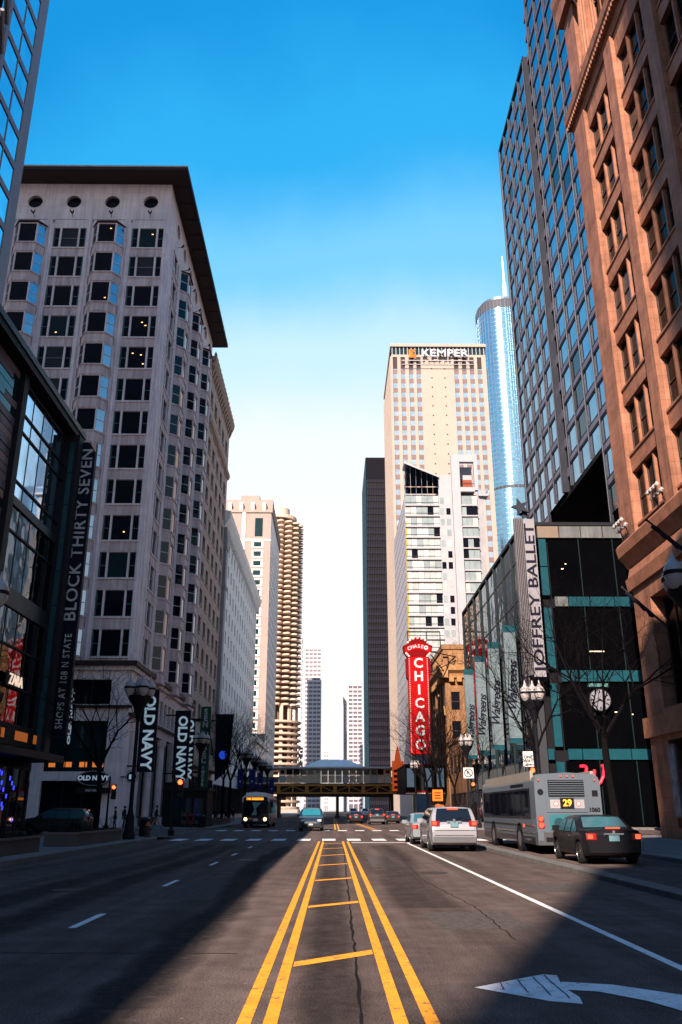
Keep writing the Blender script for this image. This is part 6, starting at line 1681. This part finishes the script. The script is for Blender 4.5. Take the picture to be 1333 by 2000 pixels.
    for sx in (-1, 1):                                             # door gaps and sill line
        for yy in [pillars[1][0]-.05, pillars[1][1]+.05, pillars[2][1]-.1]:
            g = MB(); zz = [.34+(belt-.34)*q/6 for q in range(7)]
            for q in range(6):
                a_, b_ = (sx*(hw(yy,zz[q])+.004), zz[q]), (sx*(hw(yy,zz[q+1])+.004), zz[q+1]); g.poly([(a_[0],yy-.008,a_[1]),(a_[0],yy+.008,a_[1]),(b_[0],yy+.008,b_[1]),(b_[0],yy-.008,b_[1])])
            P_('door_gap', g, gap)
        P_('fender_gap', MB().box(min(sx*W*.47,sx*W*.475), max(sx*W*.47,sx*W*.475), -.012, .0, .4, tz-.1), gap)
    P_('hatch_gap', MB().box(-W*.42, W*.42, -.022, -.001, tz-.26, tz-.248), gap)
    P_('badge', MB().tube((0,-.03,tz+.14),(0,-.012,tz+.14),.045,n=12), M['chrome'])
    if kind != 'sedan': P_('wiper', MB().tube((0,rw[0]-.02,zt(rw[0])+.06),(.35,rw[0]+.06,zt(rw[0])+.22),.012,n=4), M['black'])
    # nose
    for sx in (-1, 1):
        x0, x1 = sorted((sx*W*.27, sx*W*.42)); hz = .70 if kind == 'sedan' else .82
        P_('head_lamp', MB().box(x0, x1, L-.34, L-.06, hz-.08, hz+.06), M['lens'] if not heads else M['headl'])
    P_('grille', MB().box(-W*.25, W*.25, L-.12, L-.0+.03, .58, .70), M['chrome']); P_('front_bumper', MB().box(-W*.40, W*.40, L-.2, L+.04, .30, .50), mat('bumper_black', (.015,.015,.017), .5, var=0))
    P_('front_plate', MB().box(-.16,.16,L+.03,L+.05,.45,.56), M['letter'])
    for sx in (-1, 1):
        x0, x1 = sorted((sx*(W/2-.03), sx*(W/2+.20))); y = pillars[-1][1]-.15
        P_('mirror', MB().box(x0, x1, y, y+.12, belt+.02, belt+.19), paint)
        P_('door_handle', MB().box(min(sx*(W/2-.02),sx*(W/2+.02)), max(sx*(W/2-.02),sx*(W/2+.02)), pillars[1][0]-.02, pillars[1][0]+.18, belt-.12, belt-.08), M['chrome'])
    if kind in ('suv', 'van'):
        for sx in (-1, 1): P_('roof_rail', MB().tube((sx*W*.34,.7,H+.05),(sx*W*.34,2.7,H+.05),.025,n=6).tube((sx*W*.34,.7,H-.02),(sx*W*.34,.7,H+.05),.02,n=5).tube((sx*W*.34,2.7,H-.02),(sx*W*.34,2.7,H+.05),.02,n=5), M['dark'])
    if kind == 'suv': P_('tail_strip', MB().box(-W*.40, W*.40, -.02, .02, .62, .645), M['chrome'])
    return t
DG = glass('car_glass_dark', (.006,.008,.012), .03); TG = glass('car_glass_teal', (.03,.10,.13), .04)
car('white sport utility vehicle with lit brake lamps waiting at the stop line', (4.95, 36.4, 0), 0, (.25,.25,.285), 5.1, 2.0, 1.72, 1.06, 'suv', glassm=DG, wr=.37, name='waiting_car')
car('silver sedan half hidden ahead of the white sport utility vehicle', (4.75, 44.0, 0), 0, (.19,.22,.25), 4.6, 1.8, 1.46, .92, 'sedan', glassm=TG, name='waiting_car')
car('black sedan with lit tail lamps behind the bus on the right', (8.72, 27.8, 0), 0, (.008,.008,.011), 4.6, 1.84, 1.44, .92, 'sedan', glassm=TG, name='waiting_car')
car('dark blue minivan driving towards the camera across the junction', (-1.75, 77.2, 0), math.pi, (.012,.022,.04), 5.1, 2.0, 1.76, 1.08, 'van', glassm=glass('van_glass_teal', (.02,.16,.20), .05), lit=False, name='minivan', wr=.34)
car('dark hatchback with pale rear edge crossing at the far left', (-16.9, 63.0, 0), math.pi/2, (.02,.03,.04), 4.6, 1.85, 1.70, 1.02, 'suv', glassm=TG, lit=False, name='crossing_car')
car('dark car with red tail lamps far up the street, left of two', (2.9, 110, 0), 0, (.015,.012,.014), 4.6, 1.8, 1.45, .92, 'sedan', glassm=DG, name='distant_car')
car('dark red-lit sport utility vehicle far up the street, right of two', (5.2, 104, 0), 0, (.02,.015,.018), 5.1, 1.95, 1.75, 1.06, 'suv', glassm=DG, name='distant_car')
car('dark car behind the red-lit sport utility vehicle by the right kerb', (7.6, 112, 0), 0, (.02,.015,.018), 4.6, 1.8, 1.45, .92, 'sedan', glassm=DG, name='distant_car')
car('white van far away beyond the elevated station', (5.0, 215, 0), 0, (.75,.74,.74), 5.1, 2.0, 2.0, 1.1, 'van', glassm=DG, name='distant_van', lit=False, cat='van')
car('second white van just right of the other beyond the elevated station', (8.4, 228, 0), 0, (.72,.72,.74), 5.1, 2.0, 2.0, 1.1, 'van', glassm=DG, name='distant_van', lit=False, cat='van')
car('pale car coming towards the camera beyond the elevated station', (-4.2, 232, 0), math.pi, (.5,.48,.46), 4.6, 1.8, 1.46, .92, 'sedan', glassm=DG, name='distant_car', lit=False)

def wheel_bus(t, x, y, r=.48):
    tm = MB().lathe([(r*.6,-.15),(r*.95,-.15),(r,-.1),(r,.1),(r*.95,.15),(r*.6,.15)], n=20).mesh('tyre', M['rubber'], True); tm.transform(Matrix.Rotation(rad(90),4,'Y'))
    rm_ = MB().lathe([(.05,.16),(r*.25,.15),(r*.3,.08),(r*.58,.06),(r*.62,.155)], n=14).mesh('rim', M['alu'], True); rm_.transform(Matrix.Rotation(rad(-90) if x < 0 else rad(90),4,'Y'))
    w = S('wheel', tm, t, (x, y, r)); S('rim', rm_, w)
def bus_rear():
    """city bus seen from behind; y forward from the tail"""
    t = thing('city_bus', 'silver city bus with route 29 sign, seen from behind on the right', 'bus', (9.1, 34.2, 0))
    Wd, Ln, H = 1.28, 12.0, 2.98
    bm_ = mat('bus_silver', (0.084,0.104,0.132), .5, metal=.2, var=.08, coat=.3); bd = mat('bus_black', (.01,.01,.013), .3, var=0, coat=.4); roofm = mat('bus_roof', (0.24,0.216,0.2), .4, var=.1)
    def B(name, mb, m, par=None, sm=False): return S(name, mb.mesh(name, m, sm), par or t)
    # body shell with rounded roof edge
    prof = [(-Wd,.34),(Wd,.34),(Wd,2.62),(Wd-.06,2.80),(Wd-.2,2.92),(.0,2.98),(-Wd+.2,2.92),(-Wd+.06,2.80),(-Wd,2.62)]
    B('body', MB().extr(prof, 'y', 0.0, Ln), bm_, None, True)
    B('window_band', MB().box(-Wd-.012, -Wd-.002, .9, Ln-.3, 1.28, 2.42).box(Wd+.002, Wd+.012, .9, Ln-.3, 1.28, 2.42), bd)
    for k in range(7): B('side_window', MB().box(-Wd-.022, -Wd-.013, 1.15+k*1.5, 2.5+k*1.5, 1.36, 2.34), M['gl'])
    B('skirt', MB().box(-Wd-.014, -Wd-.002, .4, Ln-.3, .36, .62), bd); B('side_stripe', MB().box(-Wd-.016, -Wd-.002, .3, Ln-.3, 1.0, 1.06).box(-Wd-.016,-Wd-.002,.3,Ln-.3,.74,.8), M['chrome'])
    B('roof_fairing', MB().box(-Wd+.02, -Wd+.14, .7, Ln-1, 2.70, 3.06).box(Wd-.14, Wd-.02, .7, Ln-1, 2.70, 3.06), roofm)
    # tail panel
    B('engine_hatch', MB().box(-.86, .72, -.03, -.002, 1.52, 2.78), bm_); 
    for k in range(7): B('vent_slat', MB().extr([(-.05,2.12+k*.082),(-.032,2.12+k*.082),(-.032,2.175+k*.082),(-.085,2.14+k*.082)], 'x', -.74, .62), bm_)
    B('vent_recess', MB().box(-.76, .64, -.034, -.031, 2.08, 2.70), M['black'])
    ds = B('route_sign', MB().box(-.33, .20, -.07, -.031, 1.66, 2.04), M['black'])
    S('lettering', text_mesh('29', .34, M['amber'], bold=.008, ext=.004), ds, (-.06, -.075, 1.85))
    S('lettering', text_mesh('1060', .22, M['black'], bold=.01, ext=.004), t, (.98, -.012, 1.60))
    B('lamp_panel', MB().box(-.72, -.335, -.05, -.031, 1.66, 1.98).box(.205, .60, -.05, -.031, 1.66, 1.98), mat('bus_lamp_panel', (.25,.25,.27), .5))
    def lamp(x, z, r, m): o = B('tail_lamp', MB().tube((x,-.06,z),(x,-.002,z),r*1.25,n=16), M['tailoff']); S('lit_bulb', MB().tube((x,-.07,z),(x,-.061,z),r,n=16).mesh('lit_bulb', m), o)
    brake = mat('brake_pink', (.6,.2,.2), .4, var=0, emit=(1,.25,.2), es=.9)
    lamp(-.50, 1.83, .075, brake); lamp(.37, 1.83, .075, brake)
    lamp(-1.12, 1.28, .09, M['taill']); lamp(-1.12, 1.05, .10, M['taill']); lamp(1.12, 1.28, .09, M['taill'])
    for x, z in ((-1.12,2.70),(-.24,2.84),(0,2.84),(.24,2.84),(1.06,2.70)): lamp(x, z, .028, M['taill'])
    B('round_vent', MB().tube((-1.06,-.02,2.26),(-1.06,-.002,2.26),.115,n=18), M['black']); B('square_vent', MB().box(.94, 1.16, -.02, -.002, 2.10, 2.32), M['black'])
    B('advert_panel', MB().box(-.78, 1.0, -.02, -.002, .86, 1.44), mat('advert_teal', (.02,.10,.13), .5, var=.3)); B('advert_emblem', MB().tube((-.42,-.03,1.12),(-.42,-.021,1.12),.2,n=18), mat('advert_dark', (.01,.04,.05), .5))
    B('rear_bumper', MB().box(-Wd-.02, Wd+.02, -.10, .1, .34, .80), mat('bus_bumper', (.05,.05,.06), .6)); B('bumper_plate', MB().box(-.98,-.1,-.11,-.101,.46,.62), M['black'])
    B('corner_panel', MB().box(-Wd, -Wd+.22, -.105, -.04, .5, .92), bm_)
    for y in (3.2, 9.2):
        for x in (-1.15, 1.15): wheel_bus(t, x, y)
    for y in (3.2, 9.2): B('wheel_arch', MB().tube((-Wd-.016,y,.5),(-Wd+.3,y,.5),.62,n=24), M['black'])
    B('mirror', MB().tube((-Wd,Ln-.1,2.5),(-Wd-.35,Ln+.2,2.5),.03,n=5).box(-Wd-.45,-Wd-.22,Ln+.15,Ln+.25,2.0,2.5), M['black'])
    B('side_lamp', MB().box(-Wd-.03, -Wd-.013, 2.2, 2.34, .95, 1.06), M['taill']); B('side_text', MB().box(-Wd-.02,-Wd-.003,2.0,4.6,2.52,2.62), M['black'])
bus_rear()
def bus_front():
    t = thing('city_bus', 'dark city bus with lit headlamps and amber destination sign coming up the left lane', 'bus', (-7.3, 84.5, 0), math.pi)
    Wd, Ln = 1.28, 12.0
    bm_ = mat('bus_dark', (.03,.032,.04), .35, var=.05, coat=.3); wh = mat('bus_white', (.62,.64,.68), .4, var=.05)
    def B(name, mb, m, par=None, sm=False): return S(name, mb.mesh(name, m, sm), par or t)
    y = 0
    prof = [(-Wd,.34),(Wd,.34),(Wd,2.55),(Wd-.08,2.76),(Wd-.24,2.86),(.0,2.92),(-Wd+.24,2.86),(-Wd+.08,2.76),(-Wd,2.55)]
    B('body', MB().extr(prof, 'y', -Ln, 0), bm_, None, True)
    B('roof_cap', MB().extr([(-1.0,2.9),(1.0,2.9),(.94,3.15),(0,3.24),(-.94,3.15)], 'y', -Ln+1, -.15), wh, None, True)
    B('front_arch', MB().extr([(-Wd-.01,2.3),(-Wd+.08,2.3),(-Wd+.12,2.66),(-1.0,2.78),(1.0,2.78),(Wd-.12,2.66),(Wd-.08,2.3),(Wd+.01,2.3),(Wd-.02,2.74),(1.0,2.92),(-1.0,2.92),(-Wd+.02,2.74)], 'y', -.2, .03), wh)
    for sx in (-1, 1): B('windscreen', MB().box(min(sx*.03,sx*1.14), max(sx*.03,sx*1.14), .002, .02, 1.1, 2.4), M['gl'])
    B('driver_glow', MB().extr([(-.55,2.3),(.35,2.3),(.1,1.6),(.4,1.15),(-.15,1.15),(-.05,1.75)], 'y', .021, .025), glass('cab_teal', (.10,.26,.28), .2))
    ds = B('destination_sign', MB().box(-1.0, 1.0, .002, .035, 2.45, 2.74), M['black'])
    me = text_mesh('146', .30, M['amber'], bold=.01, ext=.004); o = S('lettering', me, ds, (.68, .045, 2.60), math.pi)
    for q in range(2):
        for k in range(9): S('lettering', MB().box(-.72+k*.125, -.72+k*.125+.10, .036, .045, 2.50+q*.12, 2.58+q*.12).mesh('lettering', M['amber']), ds)
    for sx in (-1, 1):
        h = B('head_lamp', MB().tube((sx*.92,.0,.78),(sx*.92,.05,.78),.17,n=18), M['chrome']); S('lit_bulb', MB().tube((sx*.92,.051,.78),(sx*.92,.06,.78),.145,n=18).mesh('lit_bulb', M['headl']), h)
    B('bumper', MB().box(-Wd-.01, Wd+.01, -.1, .10, .32, .56), M['black']); B('number_plate', MB().box(-.25,.2,.06,.08,.62,.84), M['letter']); B('trim', MB().box(.3,.7,.02,.05,.78,.9), M['ylw'])
    B('bike_rack', MB().tube((-.7,.12,.5),(-.7,.12,1.05),.025,n=5).tube((.7,.12,.5),(.7,.12,1.05),.025,n=5).tube((-.7,.12,1.05),(.7,.12,1.05),.025,n=5), M['dark'])
    for k in range(7): B('side_window', MB().box(-Wd-.02, -Wd-.002, -1.8-k*1.4, -.5-k*1.4, 1.3, 2.35).box(Wd+.002, Wd+.02, -1.8-k*1.4, -.5-k*1.4, 1.3, 2.35), M['gl'])
    for yy in (-2.6, -8.8):
        for x in (-1.15, 1.15): wheel_bus(t, x, yy)
    for sx in (-1, 1): B('mirror', MB().tube((sx*Wd,.0,2.5),(sx*(Wd+.25),.25,2.4),.03,n=5).box(min(sx*(Wd+.15),sx*(Wd+.38)), max(sx*(Wd+.15),sx*(Wd+.38)), .2, .3, 1.85, 2.35), M['black'])
bus_front()

# ================================================================== PEOPLE
def person(label, loc, rz, coat, legs_col, stride=.28, hgt=1.74, bag=False, arm=.2, cat='person'):
    t = thing('person', label, cat, loc, rz)
    k = hgt/1.74
    pts = {'pelvis':(0,0,.95),'belly':(0,.01,1.12),'chest':(0,.02,1.34),'neck':(0,.03,1.49),'head0':(0,.05,1.58),'head1':(0,.06,1.70)}
    E = [('pelvis','belly'),('belly','chest'),('chest','neck'),('neck','head0'),('head0','head1')]
    R = {'pelvis':(.17,.13),'belly':(.16,.12),'chest':(.19,.13),'neck':(.06,.06),'head0':(.085,.10),'head1':(.075,.09)}
    for s, n in ((-1,'l'),(1,'r')):
        f = s*stride
        pts.update({'hip'+n:(s*.10,0,.90),'knee'+n:(s*.11,f*.55+.05,.50),'ankle'+n:(s*.11,f*1.0-.02,.09+.05*max(0,-f)),'toe'+n:(s*.12,f*1.0+.16,.045+.02*max(0,-f)),
                    'sh'+n:(s*.20,.02,1.42),'elb'+n:(s*.25,-f*arm*1.8-.02,1.14),'wri'+n:(s*.24,-f*arm*3+.10,.92),'hand'+n:(s*.235,-f*arm*3+.14,.83)})
        E += [('pelvis','hip'+n),('hip'+n,'knee'+n),('knee'+n,'ankle'+n),('ankle'+n,'toe'+n),('chest','sh'+n),('sh'+n,'elb'+n),('elb'+n,'wri'+n),('wri'+n,'hand'+n)]
        R.update({'hip'+n:(.105,.105),'knee'+n:(.072,.072),'ankle'+n:(.05,.05),'toe'+n:(.045,.035),'sh'+n:(.085,.085),'elb'+n:(.062,.062),'wri'+n:(.045,.045),'hand'+n:(.045,.03)})
    names = list(pts); me = bpy.data.meshes.new('body'); me.from_pydata([tuple(c*k for c in pts[n]) for n in names], [(names.index(a), names.index(b)) for a, b in E], [])
    ob = bpy.data.objects.new('tmp', me); COL.objects.link(ob)
    md = ob.modifiers.new('s', 'SKIN'); md.use_smooth_shade = True; sub = ob.modifiers.new('u', 'SUBSURF'); sub.levels = 2
    for i, n in enumerate(names): me.skin_vertices[0].data[i].radius = (R[n][0]*k, R[n][1]*k)
    me.skin_vertices[0].data[0].use_root = True
    dg = bpy.context.evaluated_depsgraph_get(); nm = bpy.data.meshes.new_from_object(ob.evaluated_get(dg)); bpy.data.objects.remove(ob)
    nm.name = 'body'; nm.materials.clear()
    for m_ in (coat, legs_col, M['skin'], M['rubber']): nm.materials.append(m_)
    for p in nm.polygons:
        c = p.center/k; p.use_smooth = True
        p.material_index = 2 if c.z > 1.50 else 3 if c.z < .10 else 1 if c.z < .84 and abs(c.x) < .21 else 2 if (c.z < .89 and abs(c.x) > .2) else 0
    S('body', nm, t)
    S('hair', MB().lathe([(.03,-.10),(.10,-.06),(.115,.02),(.095,.09),(.04,.125)], (0,.035*k,1.70*k), 12).mesh('hair', mat('hair_dark', (.015,.011,.01), .7, var=0), True), t)
    S('nose', MB().lathe([(.005,-.02),(.016,-.01),(.012,.015),(.004,.03)], (0,.155*k,1.63*k), 6).mesh('nose', M['skin'], True), t)
    # a coat skirt over the thighs and five fingers on each hand
    S('coat_hem', MB().lathe([(.185,.72),(.20,.76),(.185,.98),(.165,1.05)], (0,0,0), 16).mesh('coat_hem', coat, True), t, (0,.0,0), 0, (1*k,.78*k,1*k))
    for s, n in ((-1,'l'),(1,'r')):
        h = Vector(pts['hand'+n])*k
        for q in range(4): S('finger', MB().tube((h.x, h.y-.025+.017*q, h.z-.03),(h.x+s*.0, h.y-.02+.016*q, h.z-.085+.008*abs(q-1.5)),.009,.007,n=5).mesh('finger', M['skin'], True), t)
        S('thumb', MB().tube((h.x-s*.01,h.y+.03,h.z),(h.x-s*.03,h.y+.055,h.z-.05),.010,.008,n=5).mesh('thumb', M['skin'], True), t)
    if bag:
        S('bag', MB().box(-.12,.12,-.30,-.14,1.02,1.40).box(-.10,.10,-.335,-.301,1.06,1.24).mesh('bag', mat('bag_cloth', (.30,.30,.36), .8)), t)
    return t
ck = mat('coat_black', (.012,.012,.016), .85, var=.1); jn = mat('trousers_tan', (.20,.16,.14), .85, var=.1); jd = mat('trousers_dark', (.02,.022,.03), .85, var=.1)
person('person in a black coat with a pale backpack walking along the far left corner', (-15.3, 77.6, .13), rad(-70), ck, jn, .34, 1.78, True)
person('person in dark clothes standing under the oval sign', (-20.6, 78.3, .13), rad(160), mat('coat_plum', (.05,.015,.02), .85), jd, .12, 1.76)
person('person in dark clothes, left of a pair by the corner pilaster', (-18.9, 77.9, .13), rad(100), ck, jd, .1, 1.7)
person('person in dark clothes, right of a pair by the corner pilaster', (-18.2, 78.1, .13), rad(-100), ck, jd, .1, 1.74)
person('person in a white top standing before the shop row beyond the kiosk', (-15.0, 104.5, .13), rad(180), mat('top_white', (.6,.6,.65), .8), mat('trousers_white', (.5,.5,.55), .8), .1, 1.8)
person('person in a dark coat waiting by the low shop on the right sidewalk', (14.6, 130.5, .13), rad(170), ck, jd, .1, 1.75)
t = thing('window_poster', 'tall narrow fashion poster in the granite store window at the right edge', 'poster', (18.2, 46.4, .13))
P('frame', MB().box(18.02, 18.1, 45.75, 46.75, 1.2, 4.9), M['palep'], t)
P('print', MB().box(18.0, 18.018, 45.85, 46.65, 1.3, 4.8), mat('poster_print', (.20,.19,.22), .6, var=.7, vs=1.5), t)

# small walkers far along both sidewalks (copies of the first ones)
base = [o for o in COL.objects if o.name.startswith('person') and o.parent is None]
rp = random.Random(5); ORD = ('first','second','third','fourth','fifth','sixth','seventh','eighth','ninth')
for i in range(9):
    c = copy_tree(base[(1, 2, 3, 5)[i % 4]]); c.location = (-rp.uniform(12.2, 17.0), 96+i*8+rp.uniform(-2, 2), .13); c.rotation_euler = (0, 0, rp.choice((0, math.pi))+rp.uniform(-.3, .3)); c.scale = (1,1,rp.uniform(.93,1.04))
    c['label'] = 'small dark pedestrian far along the left sidewalk, %s from the kiosk' % ORD[i]; c['group'] = 'pedestrians far along the left sidewalk'
for i in range(6):
    c = copy_tree(base[(2, 1, 3)[i % 3]]); c.location = (rp.uniform(14.8, 17.6), 85+i*9+rp.uniform(-2, 2), .13); c.rotation_euler = (0, 0, rp.choice((0, math.pi))+rp.uniform(-.3, .3)); c.scale = (1,1,rp.uniform(.93,1.04))
    c['label'] = 'small dark pedestrian on the right sidewalk, %s from the crossing' % ORD[i]; c['group'] = 'pedestrians on the right sidewalk'
def bin_(x, y, label):
    t = thing('litter_bin', label, 'bin', (x, y, .13))
    P('drum', MB().lathe([(.27,0),(.30,.05),(.30,.85),(.33,.9)], (x,y,.13), 16), M['black'], t, True); P('lid', MB().lathe([(.34,.9),(.30,1.0),(.12,1.08),(.10,1.02)], (x,y,.13), 16), M['dark'], t, True)
bin_(-11.1, 53.0, 'black litter bin beside the hydrant on the left corner'); bin_(12.3, 47.2, 'black litter bin on the near right corner'); bin_(-11.6, 79.4, 'black litter bin on the far left corner')
for i, (x, y, c) in enumerate(((-12.1,80.3,(.02,.03,.10)),(-12.7,80.3,(.10,.01,.012)),(-13.3,80.3,(.03,.03,.03)))):
    t = thing('newspaper_box', ('blue newspaper box nearest the kerb by the kiosk','red newspaper box in the middle of three by the kiosk','black newspaper box innermost of three by the kiosk')[i], 'newspaper box', (x, y, .13))
    m_ = mat('news_box_%d' % i, c, .5); P('cabinet', MB().box(x-.24,x+.24,y-.2,y+.2,.45,1.15).extr([(y-.2,1.15),(y+.2,1.15),(y+.2,1.32)], 'x', x-.24, x+.24), m_, t); P('window', MB().box(x-.18,x+.18,y-.215,y-.201,.72,1.08), M['gl'], t); P('stand', MB().box(x-.2,x+.2,y-.15,y+.15,.13,.45), M['dark'], t)
